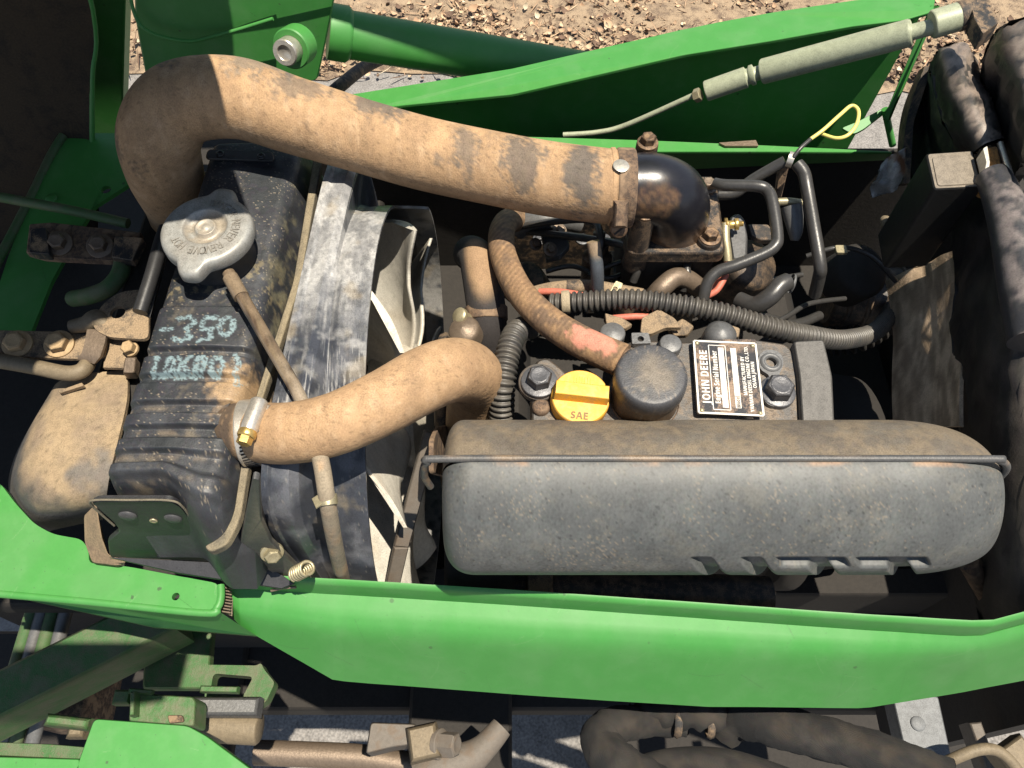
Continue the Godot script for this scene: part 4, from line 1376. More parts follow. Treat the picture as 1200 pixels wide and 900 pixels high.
func make_hoses() -> void:
	var o := thing("air_intake_hose", "thick tan dusty rubber air hose bending over the far end of radiator", "hose", Vector3(-0.08, 0.97, -0.17))
	var s := Shape.new()
	var pts := [Vector3(-0.2888, 0.91, -0.2142), Vector3(-0.2761, 0.95, -0.2011), Vector3(-0.2622, 1.005, -0.1829), Vector3(-0.2516, 1.042, -0.1809), Vector3(-0.2322, 1.06, -0.1918), Vector3(-0.1935, 1.064, -0.1932), Vector3(-0.1525, 1.056, -0.1843), Vector3(-0.1062, 1.043, -0.1782), Vector3(-0.0608, 1.036, -0.1678), Vector3(-0.0121, 1.032, -0.1577), Vector3(0.0301, 1.031, -0.148), Vector3(0.0787, 1.032, -0.1389)]
	var path := spline(pts, 22)
	s.tube(path, along([0.0255, 0.0262, 0.028, 0.0285, 0.0284, 0.0275, 0.0262, 0.0255, 0.0255, 0.0255, 0.0258, 0.0258], path.size()), 110)
	var dk := Color(0.085, 0.08, 0.074)
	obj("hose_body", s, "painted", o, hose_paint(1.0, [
		[Vector3(-0.0952, 1.06, -0.1849), 0.024, 0.016, dk, 0.75], [Vector3(-0.1207, 1.07, -0.1396), 0.014, 0.010, Color(0.1, 0.07, 0.045), 0.85], [Vector3(-0.1101, 1.065, -0.137), 0.03, 0.010, Color(0.11, 0.075, 0.05), 0.9], [Vector3(-0.1331, 1.07, -0.1491), 0.016, 0.012, Color(0.12, 0.08, 0.055), 0.8],
		[Vector3(-0.0319, 1.056, -0.1511), 0.01, 0.022, dk, 0.65], [Vector3(0.0069, 1.054, -0.1436), 0.016, 0.026, dk, 0.75], [Vector3(0.0471, 1.054, -0.1357), 0.013, 0.03, dk, 0.85], [Vector3(-0.0461, 1.055, -0.1426), 0.012, 0.008, dk, 0.6],
		[Vector3(-0.176, 1.08, -0.2042), 0.03, 0.02, Color(0.2, 0.16, 0.12), 0.8], [Vector3(-0.1501, 1.08, -0.187), 0.03, 0.014, dk, 0.6], [Vector3(-0.2283, 1.07, -0.1991), 0.03, 0.02, dk, 0.8], [Vector3(-0.1823, 1.085, -0.1485), 0.02, 0.012, dk, 0.8], [Vector3(-0.2609, 1.04, -0.1729), 0.02, 0.02, Color(0.13, 0.09, 0.06), 0.8]]))
	s = Shape.new()
	s.lathe([Vector2(0.026, -0.0015), Vector2(0.0268, -0.001), Vector2(0.0268, 0.0015), Vector2(0.0255, 0.002)], Vector3(0.0693, 1.0315, -0.141), Vector3(1, 0, 0.02).normalized(), 64)
	obj("end_rib", s, "painted", o, TAN)

	o = thing("air_hose_clamp", "rust brown hose clamp round the end of thick air hose at the black elbow", "hose clamp", Vector3(0.0785, 1.03, -0.1408))
	clamp_band(o, Vector3(0.0782, 1.0315, -0.1398), Vector3(1, 0, 0.02).normalized(), 0.0262, 0.0125, "rusty")
	s = Shape.new()
	s.box(Vector3(0.0727, 1.04, -0.1082), Vector3(0.010, 0.007, 0.018), Basis.from_euler(Vector3(0.9, 0, 0)), 0.002)
	obj("screw_housing", s, "rusty", o)
	s = Shape.new()
	var sp: Vector3 = Vector3(0.0731, 1.026, -0.1077)
	var sa := Vector3(0.0, 0.55, 0.8).normalized()
	s.lathe([Vector2(0.0055, -0.008), Vector2(0.0058, 0), Vector2(0.0058, 0.003), Vector2(0.0058, 0.003), Vector2(0.0048, 0.0042), Vector2(0, 0.0045)], sp, sa, 24)
	var sc := obj("clamp_screw", s, "steel_brown", o)
	s = Shape.new()
	s.box(sp + sa * 0.0045, Vector3(0.009, 0.0013, 0.0006), Basis(Quaternion(Vector3(0, 0, 1), sa)) * Basis.from_euler(Vector3(0, 0, 0.7)), 0.0)
	obj("screw_slot", s, "dark", sc)
	s = Shape.new()
	s.lathe([Vector2(0.0056, 0), Vector2(0.005, 0.0004), Vector2(0, 0.0006)], Vector3(0.0729, 1.0585, -0.1343), Vector3(0.05, 1, 0.05).normalized(), 20)
	obj("bare_spot", s, "steel_bright", o)

	o = thing("radiator_hose", "tan dusty radiator hose running from the ribbed tank and bending down at fan", "hose", Vector3(-0.09, 0.95, 0.02))
	s = Shape.new()
	path = spline([Vector3(-0.1738, 0.998, 0.0325), Vector3(-0.1534, 1.014, 0.0423), Vector3(-0.1278, 1.027, 0.0488), Vector3(-0.1022, 1.032, 0.0451), Vector3(-0.0761, 1.031, 0.0304), Vector3(-0.0538, 1.025, 0.0116), Vector3(-0.039, 1.013, -0.0023), Vector3(-0.0287, 0.994, -0.0117), Vector3(-0.0248, 0.968, -0.0169), Vector3(-0.0271, 0.94, -0.0167), Vector3(-0.0303, 0.91, -0.0183)], 20)
	var rads := along([0.0186, 0.0184, 0.0182, 0.0184, 0.0192, 0.0202, 0.0206, 0.0208, 0.0205, 0.0200, 0.0198], path.size())
	# wrinkles on the inside of the bend
	s.tube(path, rads, 100)
	for i in s.v.size():
		var p := s.v[i]
		var w := ss(-0.045, -0.034, p.x) * ss(1.0, 0.985, p.y) * ss(0.0, 0.01, p.z)
		s.v[i] = p + s.n[i] * 0.0013 * w * sin((p.y * 0.8 + p.x * 0.5) * 1500.0)
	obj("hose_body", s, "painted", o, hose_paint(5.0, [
		[Vector3(-0.0784, 1.026, 0.0092), 0.022, 0.010, Color(0.1, 0.095, 0.085), 0.85], [Vector3(-0.0657, 1.028, 0.0012), 0.012, 0.006, Color(0.11, 0.1, 0.085), 0.7], [Vector3(-0.1389, 1.012, 0.0313), 0.02, 0.008, Color(0.14, 0.12, 0.1), 0.7], [Vector3(-0.1299, 1.006, 0.0504), 0.025, 0.008, Color(0.13, 0.11, 0.09), 0.6], [Vector3(-0.0829, 1.02, 0.0413), 0.006, 0.005, Color(0.12, 0.1, 0.085), 0.7]]))
	var hc := thing("radiator_hose_clamp", "silver slotted worm drive clamp on radiator hose at the ribbed tank", "hose clamp", Vector3(-0.1641, 1, 0.0359))
	var hx := Vector3(0.98, -0.02, -0.11).normalized()
	clamp_band(hc, Vector3(-0.1577, 1.012, 0.0413), hx, 0.0193, 0.0125, "steel_bright")
	s = Shape.new()
	for k in 13:
		var a := deg_to_rad(28.0 + 7.0 * k)
		var nn := Vector3(0, cos(a), sin(a))
		nn = (nn - hx * nn.dot(hx)).normalized()
		s.box(Vector3(-0.1577, 1.012, 0.0413) + nn * 0.0205, Vector3(0.0075, 0.0005, 0.0011), Basis(hx.rotated(nn, 0.25), nn, hx.rotated(nn, 0.25).cross(nn)), 0.0)
	obj("slots", s, "dark", hc)
	hc.get_node("slots").set_meta("kind", "stuff")
	s = Shape.new()
	var ha: Vector3 = Vector3(-0.1466, 1.04, 0.0342)
	var hb: Vector3 = Vector3(-0.1502, 1.04, 0.0542)
	var hd := (hb - ha).normalized()
	var hl := (hb - ha).length()
	s.lathe([Vector2(0, 0), Vector2(0.0042, 0), Vector2(0.0042, 0), Vector2(0.0052, 0.0012), Vector2(0.0054, hl * 0.5), Vector2(0.0054, hl - 0.002), Vector2(0.0048, hl), Vector2(0.0048, hl), Vector2(0.003, hl + 0.0005)], ha, hd, 28)
	s.box((ha + hb) / 2 - Vector3(0, 0.003, 0), Vector3(0.0125, 0.004, hl * 0.9), Basis(hd.cross(Vector3.UP).normalized() * -1.0, hd.cross(hd.cross(Vector3.UP)).normalized() * -1.0, hd), 0.001)
	obj("screw_housing", s, "steel_bright", hc)
	s = Shape.new()
	s.lathe([Vector2(0.005, 0), Vector2(0.0054, 0.001), Vector2(0.0054, 0.0035), Vector2(0.0045, 0.0042)], hb, hd, 24)
	s.hexagon(hb + hd * 0.003, hd, 0.0044, 0.0055, 0.3)
	obj("clamp_screw", s, "brass", hc)

	o = thing("breather_hose", "brown fabric covered breather hose with a pink worn patch, ending at black round cap", "hose", Vector3(0.02, 0.94, -0.1))
	s = Shape.new()
	path = spline([Vector3(0.0132, 0.92, -0.2054), Vector3(-0.0014, 0.95, -0.1827), Vector3(-0.008, 0.968, -0.1546), Vector3(-0.0064, 0.978, -0.1229), Vector3(0.0049, 0.988, -0.0839), Vector3(0.0235, 0.994, -0.0547), Vector3(0.0457, 0.998, -0.034), Vector3(0.0729, 1, -0.0173)], 20)
	s.tube(path, along([0.0095, 0.0098, 0.01, 0.01, 0.0102, 0.0105, 0.011, 0.0116], path.size()), 60)
	obj("hose_body", s, "painted", o, func(p: Vector3, n: Vector3):
		var col := Color(0.27, 0.165, 0.09).lerp(Color(0.17, 0.11, 0.07), ss(-0.2, 0.4, nz(p, 40.0))).lerp(Color(0.34, 0.21, 0.11), ss(0.0, 0.5, nz(p, 120.0, 2.0)))
		col *= 0.85 + 0.18 * sin((p.x * 0.83 + p.z * 0.55 + 0.0006 * sin(p.y * 900.0)) * 1700.0)
		var d: Vector3 = p - Vector3(0.0524, 1.01, -0.0288)
		var e := Vector2(d.dot(Vector3(0.86, 0, 0.5)) / 0.019, d.dot(Vector3(-0.5, 0, 0.86)) / 0.0085).length()
		return col.lerp(Color(0.55, 0.23, 0.16), 0.9 * ss(1.05, 0.8, e + 0.5 * nz(p, 90.0, 5.0))))

	# thermostat hose: its shade is painted black, its lit crest tan
	o = thing("water_pump_hose", "short upright hose with painted shade and lit crest, between fan and breather hose", "hose", Vector3(-0.025, 0.88, -0.08))
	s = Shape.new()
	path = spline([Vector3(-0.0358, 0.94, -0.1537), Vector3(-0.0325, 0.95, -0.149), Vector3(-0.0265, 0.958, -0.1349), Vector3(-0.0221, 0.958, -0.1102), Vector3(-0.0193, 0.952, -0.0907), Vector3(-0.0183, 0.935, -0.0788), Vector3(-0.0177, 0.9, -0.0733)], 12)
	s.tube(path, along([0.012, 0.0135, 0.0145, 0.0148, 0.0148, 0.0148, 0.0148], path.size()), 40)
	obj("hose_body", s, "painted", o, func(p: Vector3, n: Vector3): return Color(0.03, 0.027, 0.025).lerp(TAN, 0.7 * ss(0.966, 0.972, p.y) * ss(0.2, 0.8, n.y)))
	var w := thing("water_hose_clamp", "small dusty screw clamp on the shaded upright hose beside fan", "hose clamp", Vector3(-0.0194, 0.95, -0.0913))
	clamp_band(w, Vector3(-0.0194, 0.95, -0.0898), Vector3(0.03, -0.35, 0.93).normalized(), 0.015, 0.011, "rusty")
	s = Shape.new()
	s.lathe([Vector2(0.004, -0.014), Vector2(0.0045, -0.002), Vector2(0.0062, 0), Vector2(0.0062, 0.003), Vector2(0.0062, 0.003), Vector2(0.005, 0.0045), Vector2(0, 0.005)], Vector3(-0.0371, 0.962, -0.0791), Vector3(-0.6, 0.75, 0.2).normalized(), 24)
	obj("clamp_screw", s, "zinc", w)
	s = Shape.new()
	s.lathe([Vector2(0.012, 0), Vector2(0.012, 0.01), Vector2(0.01, 0.014), Vector2(0, 0.016)], Vector3(-0.033, 0.95, -0.069), Vector3(-0.2, 1, 0.1).normalized(), 24)
	obj("hose_nipple", s, "steel_dusty", w)

	# corrugated loom tubes
	o = thing("wiring_conduit", "black ribbed wiring conduit running sideways below the intake elbow", "wiring conduit", Vector3(0.12, 0.96, -0.08))
	obj("ribbed_tube", conduit(spline([Vector3(0.0281, 0.97, -0.0849), Vector3(0.0554, 0.978, -0.0814), Vector3(0.0851, 0.984, -0.0786), Vector3(0.1206, 0.986, -0.0719), Vector3(0.15, 0.985, -0.0653), Vector3(0.181, 0.978, -0.0592), Vector3(0.213, 0.964, -0.0612), Vector3(0.2568, 0.93, -0.0798), Vector3(0.3129, 0.88, -0.1237), Vector3(0.3702, 0.82, -0.1987)], 10), 0.0078, 0.0041), "painted_satin", o, func(p: Vector3, n: Vector3): return Color(0.042, 0.041, 0.04).lerp(Color(0.12, 0.105, 0.085), 0.55 * ss(0.2, 1.0, n.y + 0.6 * nz(p, 50.0))))
	s = Shape.new()
	s.lathe([Vector2(0.0082, -0.003), Vector2(0.0086, -0.002), Vector2(0.0086, 0.002), Vector2(0.0082, 0.003)], Vector3(0.0391, 0.974, -0.0835), Vector3(1, 0.1, 0).normalized(), 30)
	obj("tape_ring", s, "painted", o, Color(0.34, 0.28, 0.19))
	o = thing("wiring_conduit", "black ribbed wiring conduit dropping down between the radiator hose and oil cap", "wiring conduit", Vector3(-0.005, 0.94, -0.01))
	obj("ribbed_tube", conduit(spline([Vector3(0.0141, 0.95, -0.0774), Vector3(0.0074, 0.97, -0.0631), Vector3(0.0012, 0.984, -0.0473), Vector3(-0.0035, 0.986, -0.028), Vector3(-0.0063, 0.98, -0.008), Vector3(-0.0071, 0.955, 0.0082)], 10), 0.0088, 0.0040), "painted_satin", o, func(p: Vector3, n: Vector3): return Color(0.045, 0.044, 0.043).lerp(Color(0.12, 0.105, 0.085), 0.55 * ss(0.2, 1.0, n.y + 0.6 * nz(p, 50.0))))

# ---------------------------------------------------------------- engine
func make_engine() -> void:
	var o := thing("engine", "dusty dark engine top with valve cover and hexagon bolts, between fan and dash", "engine", Vector3(0.1, 0.6, -0.06))
	var s := Shape.new()
	s.box(Vector3(0.115, 0.72, -0.06), Vector3(0.25, 0.36, 0.19), Basis.IDENTITY, 0.01)
	obj("block", s, "dark", o)
	s = Shape.new()
	s.box(Vector3(-0.01, 0.76, -0.06), Vector3(0.05, 0.3, 0.17), Basis.IDENTITY, 0.01)
	obj("timing_cover", s, "dark", o)
	# valve cover
	s = Shape.new()
	s.plate(ring2([Vector3(0.0117, 1, 0.0341), Vector3(0.0123, 1, -0.0101), Vector3(0.0163, 1, -0.0186), Vector3(0.0236, 1, -0.0206), Vector3(0.0335, 1, -0.0114), Vector3(0.0451, 1, 0.004), Vector3(0.0579, 1, 0.0103), Vector3(0.0655, 1, -0.0062), Vector3(0.0737, 1, -0.0286), Vector3(0.0923, 1, -0.034), Vector3(0.1138, 1, -0.0327), Vector3(0.1597, 1, -0.0354), Vector3(0.183, 1, -0.0313), Vector3(0.1885, 1, -0.0206), Vector3(0.1804, 1, 0.0341)], 0.004), Vector3(0, -0.03, 0), 0.002)
	obj("valve_cover", s, "cover_dust", o)
	s = Shape.new()
	s.lathe([Vector2(0.0135, -0.001), Vector2(0.0135, 0.003), Vector2(0.0135, 0.003), Vector2(0.0125, 0.0045), Vector2(0.0105, 0.0045)], Vector3(0.0177, 1, 0.0002), Vector3.UP, 40)
	obj("bolt_boss", s, "cover_dust", o)
	s = Shape.new()
	s.lathe([Vector2(0.0055, -0.002), Vector2(0.0058, 0.0015), Vector2(0.004, 0.003), Vector2(0.003, 0.0024), Vector2(0, 0.0028)], Vector3(0.0184, 1.001, 0.0183), Vector3.UP, 18)
	obj("rusty_stud", s, "rusty", o)
	bolt(o, Vector3(0.0174, 1.006, 0.0018), 0.0082, "steel_dark", Vector3.UP, 1.42, 0.9, 0.25)
	bolt(o, Vector3(0.1695, 1.003, 0.0076), 0.0092, "steel_dark", Vector3.UP, 1.25, 0.85, 0.0)
	s = Shape.new()
	var strap := ring2([Vector3(0.1614, 1.0035, -0.0191), Vector3(0.1661, 1.0035, -0.0237), Vector3(0.1734, 1.0035, -0.0237), Vector3(0.1775, 1.0035, -0.0184), Vector3(0.1762, 1.0035, -0.0106), Vector3(0.1718, 1.0035, -0.0041), Vector3(0.1782, 1.0035, 0.0035), Vector3(0.1789, 1.0035, 0.0122), Vector3(0.1724, 1.0035, 0.0184), Vector3(0.1627, 1.0035, 0.0184), Vector3(0.1588, 1.0035, 0.0122), Vector3(0.1615, 1.0035, 0.0022), Vector3(0.1669, 1.0035, -0.0041), Vector3(0.1614, 1.0035, -0.008), Vector3(0.1605, 1.0035, -0.0132)], 0.003)
	s.plate(pierced(strap, [[Vector3(0.1691, 1.0035, -0.0145), 0.0036]], Vector3.UP), Vector3(0, -0.003, 0), 0.0)
	obj("lifting_eye", s, "steel_grey", o)
	s = Shape.new()
	s.lathe([Vector2(0.0038, -0.001), Vector2(0.0045, 0.0008), Vector2(0.0062, 0.0008), Vector2(0.0072, -0.0005)], Vector3(0.1688, 1.0042, -0.0141), Vector3.UP, 30)
	obj("eye_rim", s, "steel_grey", o)
	# ears and bosses along the back edge of the cover
	s = Shape.new()
	s.plate(pierced(ring2([Vector3(0.0792, 1.005, -0.0274), Vector3(0.0793, 1.005, -0.0362), Vector3(0.0906, 1.005, -0.0362), Vector3(0.0916, 1.005, -0.0281)], 0.001), [[Vector3(0.0851, 1.005, -0.0314), 0.0022]], Vector3.UP), Vector3(0, -0.004, 0), 0.0)
	obj("lug", s, "steel_grey", o)
	s = Shape.new()
	s.lathe([Vector2(0.0085, -0.02), Vector2(0.0085, 0.0), Vector2(0.0085, 0.0), Vector2(0.0075, 0.0015), Vector2(0.0, 0.0022)], Vector3(0.0679, 0.998, -0.0408), Vector3.UP, 30)
	obj("plug", s, "steel_grey", o)
	s = Shape.new()
	s.lathe([Vector2(0.0075, -0.01), Vector2(0.0075, 0.0), Vector2(0.0065, 0.0012), Vector2(0.0, 0.0016)], Vector3(0.1042, 1.006, -0.0268), Vector3.UP, 30)
	obj("bolt_head", s, "steel_grey", o)
	s = Shape.new()
	s.lathe([Vector2(0.0115, -0.01), Vector2(0.0105, 0.0), Vector2(0.006, 0.004), Vector2(0.0, 0.005)], Vector3(0.1402, 1, -0.0388), Vector3.UP, 24)
	obj("filler_boss", s, "steel_grey", o)
	# grey bracket plate at the dash end of the cover
	s = Shape.new()
	s.plate(ring2([Vector3(0.1853, 1.005, -0.0301), Vector3(0.2063, 1.005, -0.0314), Vector3(0.2064, 1.005, -0.0033), Vector3(0.2, 1.005, 0.0366), Vector3(0.1794, 1.005, 0.0366), Vector3(0.1844, 1.005, -0.0033)], 0.003), Vector3(0, -0.03, 0), 0.0015)
	obj("end_bracket", s, "bracket_dust", o)
	# rear, in deep shade: bell housing, starter, lines of the block side
	s = Shape.new()
	s.lathe([Vector2(0, 0.0), Vector2(0.11, 0.0), Vector2(0.11, 0.0), Vector2(0.115, 0.004), Vector2(0.115, 0.02), Vector2(0.1, 0.03), Vector2(0.09, 0.09), Vector2(0, 0.09)], Vector3(0.24, 0.73, -0.06), Vector3.RIGHT, 48)
	obj("bell_housing", s, "dark", o)
	s = Shape.new()
	s.lathe([Vector2(0, 0), Vector2(0.028, 0.0), Vector2(0.028, 0.0), Vector2(0.031, 0.003), Vector2(0.031, 0.09), Vector2(0.024, 0.1), Vector2(0, 0.1)], Vector3(0.3037, 0.82, -0.2038), Vector3(1, 0, 0.1).normalized(), 36)
	for k in 5:
		s.lathe([Vector2(0.031, 0.0), Vector2(0.0325, 0.001), Vector2(0.0325, 0.004), Vector2(0.031, 0.005)], Vector3(0.3037, 0.82, -0.2038) + Vector3(0.012 + 0.017 * k, 0, 0.0012 + 0.0017 * k), Vector3(1, 0, 0.1).normalized(), 36)
	obj("starter_body", s, "elbow_rust", o)
	# block face and manifold details between silencer and near panel
	s = Shape.new()
	s.box(Vector3(0.0202, 0.86, 0.0941), Vector3(0.02, 0.012, 0.05), Basis.IDENTITY, 0.002)
	obj("manifold_ear", s, "heavy_dust", o)
	s = Shape.new()
	s.tube(PackedVector3Array([Vector3(-0.0396, 0.84, 0.0739), Vector3(0, 0.84, 0.0885), Vector3(0.0391, 0.84, 0.0885), Vector3(0.1977, 0.83, 0.0923)]), 0.016, 24)
	obj("exhaust_pipe", s, "elbow_rust", o)
	s = Shape.new()
	s.lathe([Vector2(0, 0), Vector2(0.034, 0), Vector2(0.034, 0), Vector2(0.038, 0.004), Vector2(0.038, 0.03), Vector2(0.034, 0.034), Vector2(0.034, 0.05), Vector2(0, 0.05)], Vector3(-0.0482, 0.86, 0.0715), Vector3.RIGHT, 40)
	obj("alternator", s, "dark", o)
	# cluttered space in front of the cover: small brackets, pipe stubs and studs
	s = Shape.new()
	s.plate(ring2([Vector3(0.0912, 0.984, -0.0631), Vector3(0.1034, 0.986, -0.069), Vector3(0.1135, 0.986, -0.0617), Vector3(0.1185, 0.986, -0.0531), Vector3(0.1067, 0.986, -0.0531), Vector3(0.0955, 0.986, -0.0474), Vector3(0.089, 0.984, -0.0501)], 0.002), Vector3(0, -0.004, 0), 0.0008)
	obj("hose_bracket", s, "heavy_dust", o)
	s = Shape.new()
	s.plate(ring2([Vector3(0.0656, 0.98, -0.0703), Vector3(0.0783, 0.982, -0.0645), Vector3(0.0851, 0.982, -0.0586), Vector3(0.0788, 0.982, -0.0543), Vector3(0.0662, 0.98, -0.06)], 0.002), Vector3(0, -0.004, 0), 0.0008)
	obj("cable_bracket", s, "heavy_dust", o)
	s = Shape.new()
	s.plate(ring2([Vector3(0.0243, 0.93, -0.1873), Vector3(0.0353, 0.94, -0.1878), Vector3(0.0436, 0.94, -0.1823), Vector3(0.0472, 0.94, -0.1643), Vector3(0.0386, 0.94, -0.1537), Vector3(0.028, 0.93, -0.1582)], 0.002), Vector3(0, -0.006, 0), 0.001)
	obj("pump_lever", s, "steel_grey", o)
	s = Shape.new()
	s.tube(spline([Vector3(0.0043, 0.93, -0.1891), Vector3(0.0156, 0.94, -0.1897), Vector3(0.0338, 0.944, -0.1889), Vector3(0.0548, 0.93, -0.1966)], 6), 0.0085, 18)
	obj("pump_pipe", s, "steel_grey", o)
	bolt(o, Vector3(0.039, 0.944, -0.177), 0.004, "steel_dusty", Vector3(0.3, 0.8, 0.3).normalized())
	bolt(o, Vector3(0.0311, 0.94, -0.1607), 0.004, "steel_dusty", Vector3(0.3, 0.8, 0.3).normalized())
	bolt(o, Vector3(0.0198, 0.93, -0.1744), 0.0035, "steel_dusty", Vector3(0.3, 0.8, 0.3).normalized())

	# more of the crowded far side of the block, in the shade of the air hose
	for q in [Vector3(0.0688, 0.94, -0.1537), Vector3(0.0958, 0.94, -0.1279), Vector3(0.1341, 0.94, -0.1196)]:
		s = Shape.new()
		s.lathe([Vector2(0.012, -0.03), Vector2(0.012, 0.0), Vector2(0.012, 0.0), Vector2(0.0085, 0.003), Vector2(0.0085, 0.012), Vector2(0.0085, 0.012), Vector2(0.005, 0.014), Vector2(0.005, 0.022), Vector2(0, 0.022)], q, Vector3(0, 0.95, -0.25).normalized(), 24)
		obj("injector", s, "elbow_rust", o)
	for k in 3:
		s = Shape.new()
		var q0: Vector3 = [Vector3(0.0661, 0.96, -0.1375), Vector3(0.0921, 0.96, -0.1127), Vector3(0.1288, 0.96, -0.1047)][k]
		s.tube(spline([q0, q0 + Vector3(0.002, 0.012, -0.008), q0 + Vector3(-0.01, 0.008, -0.03), Vector3(-0.01, 0.93, -0.19) + Vector3(0.012 * k, 0, 0)], 10), 0.003, 12)
		obj("injector_pipe", s, "line_black", o)
	s = Shape.new()
	s.box(Vector3(0.049, 0.86, -0.2581), Vector3(0.1, 0.07, 0.06), Basis.from_euler(Vector3(0, 0.1, 0)), 0.006)
	obj("injection_pump", s, "elbow_rust", o)
	for k in 4:
		bolt(o, Vector3(0.0246, 0.896, -0.2265) + Vector3(0.019 * k, 0, 0.018), 0.004, "steel_dark")
	s = Shape.new()
	for k in 7:
		s.box(Vector3(0.0643, 0.91, -0.1508) + Vector3(0.022 * k, 0.0, 0.0), Vector3(0.006, 0.01, 0.06), Basis.IDENTITY, 0.002)
	obj("cooling_ribs", s, "elbow_rust", o)
	s = Shape.new()
	s.lathe([Vector2(0, 0), Vector2(0.022, 0), Vector2(0.022, 0), Vector2(0.025, 0.003), Vector2(0.025, 0.03), Vector2(0.02, 0.034), Vector2(0, 0.036)], Vector3(0.3005, 0.86, -0.1888), Vector3(0.2, 0.9, 0.3).normalized(), 32)
	obj("solenoid", s, "dark", o)
	s = Shape.new()
	s.tube(spline([Vector3(0.1665, 0.95, -0.0804), Vector3(0.1867, 0.95, -0.0866), Vector3(0.2198, 0.93, -0.0941), Vector3(0.2506, 0.91, -0.1161)], 8), 0.004, 14)
	obj("return_pipe", s, "line_black", o)
	s = Shape.new()
	s.plate(ring2([Vector3(0.1097, 0.978, -0.0585), Vector3(0.121, 0.98, -0.0658), Vector3(0.1287, 0.98, -0.0586), Vector3(0.1235, 0.978, -0.052), Vector3(0.1138, 0.978, -0.0513)], 0.002), Vector3(0, -0.004, 0), 0.0008)
	obj("wire_bracket", s, "heavy_dust", o)
	s = Shape.new()
	s.plate(ring2([Vector3(0.1438, 0.99, -0.0447), Vector3(0.1502, 0.992, -0.0518), Vector3(0.1568, 0.992, -0.049), Vector3(0.1551, 0.99, -0.0419)], 0.002), Vector3(0, -0.004, 0), 0.0008)
	obj("sender_tab", s, "heavy_dust", o)
	s = Shape.new()
	s.lathe([Vector2(0.019, -0.03), Vector2(0.019, -0.002), Vector2(0.017, 0.0), Vector2(0.0, 0.001)], Vector3(0.0084, 0.92, -0.1432), Vector3(-0.3, 0.9, 0.2).normalized(), 32)
	obj("thermostat_cover", s, "elbow_rust", o)

	# thin wires looped through the shade behind the cover
	for q in [[Vector3(0.0611, 0.94, -0.1347), Vector3(0.0942, 0.95, -0.1413), Vector3(0.1344, 0.946, -0.1334), Vector3(0.1822, 0.94, -0.1279), Vector3(0.2352, 0.93, -0.1425)], [Vector3(0.0277, 0.93, -0.1459), Vector3(0.0496, 0.936, -0.1464), Vector3(0.0758, 0.94, -0.1313), Vector3(0.1088, 0.942, -0.1417), Vector3(0.1414, 0.946, -0.1234)], [Vector3(0.1596, 0.954, -0.0839), Vector3(0.1852, 0.95, -0.0774), Vector3(0.2084, 0.944, -0.0908), Vector3(0.2354, 0.93, -0.1136), Vector3(0.275, 0.91, -0.1332)], [Vector3(0.2515, 0.91, -0.178), Vector3(0.2773, 0.92, -0.1791), Vector3(0.3062, 0.91, -0.178), Vector3(0.3334, 0.89, -0.166)]]:
		s = Shape.new()
		s.tube(spline(q, 8), 0.0021, 10)
		obj("wire", s, "line_black", o)
	for q in [Vector3(0.0951, 0.952, -0.1388), Vector3(0.1842, 0.942, -0.1264), Vector3(0.2768, 0.922, -0.1765)]:
		s = Shape.new()
		s.plate(ring2([q + Vector3(-0.005, 0, -0.004), q + Vector3(0.005, 0, -0.004), q + Vector3(0.005, 0, 0.005), q + Vector3(-0.005, 0, 0.005)], 0.002), Vector3(0, -0.003, 0), 0.0006)
		obj("cable_clip", s, "zinc", o)

	# nameplate riveted to the cover
	var np := thing("nameplate", "small black engine nameplate with white rim, serial number box and four rivets", "nameplate", Vector3(0.1374, 1.006, -0.002))
	s = Shape.new()
	var a: Vector3 = Vector3(0.1186, 1.006, -0.0301)
	var b: Vector3 = Vector3(0.1609, 1.006, -0.0308)
	var c: Vector3 = Vector3(0.1561, 1.006, 0.0252)
	var d: Vector3 = Vector3(0.1156, 1.006, 0.0255)
	var ring := ring2([a, b, c, d], 0.0022)
	s.plate(ring, Vector3(0, -0.0016, 0), 0.0003)
	obj("plate", s, "plate_black", np)
	# frame of the plate: origin lower left of the lettering, which reads from the silencer side upwards
	var ux := (a - d).normalized()
	var uy := (a - b).normalized()
	uy = (uy - ux * uy.dot(ux)).normalized()
	var lx := (a - d).length()
	var ly := (b - a).length()
	var at := func(px: float, py: float, up := 0.0003): return d + ux * px * lx - uy * py * ly + Vector3(0, up, 0)
	s = Shape.new()
	for e in [[0.02, 0.025, 0.98, 0.025], [0.02, 0.975, 0.98, 0.975], [0.02, 0.025, 0.02, 0.975], [0.98, 0.025, 0.98, 0.975]]:
		s.bar(at.call(e[0], e[1]), at.call(e[2], e[3]), 0.0014, 0.0005, Vector3.UP, 0.0001)
	obj("white_rim", s, "white_print", np)
	s = Shape.new()
	for e in [[0.07, 0.245, 0.93, 0.245], [0.07, 0.5, 0.93, 0.5], [0.07, 0.245, 0.07, 0.5], [0.93, 0.245, 0.93, 0.5]]:
		s.bar(at.call(e[0], e[1], 0.0002), at.call(e[2], e[3], 0.0002), 0.0005, 0.0004, Vector3.UP, 0.0)
	obj("serial_box_line", s, "white_print", np)
	s = Shape.new()
	s.bar(at.call(0.1, 0.43, 0.0002), at.call(0.9, 0.43, 0.0002), 0.0036, 0.0004, Vector3.UP, 0.0)
	obj("serial_blank", s, "white_print", np)
	s = Shape.new()
	s.bar(at.call(0.1, 0.62, 0.0002), at.call(0.9, 0.62, 0.0002), 0.0036, 0.0004, Vector3.UP, 0.0)
	obj("model_blank", s, "white_print", np)
	var bs := Basis(ux, uy, Vector3.UP)
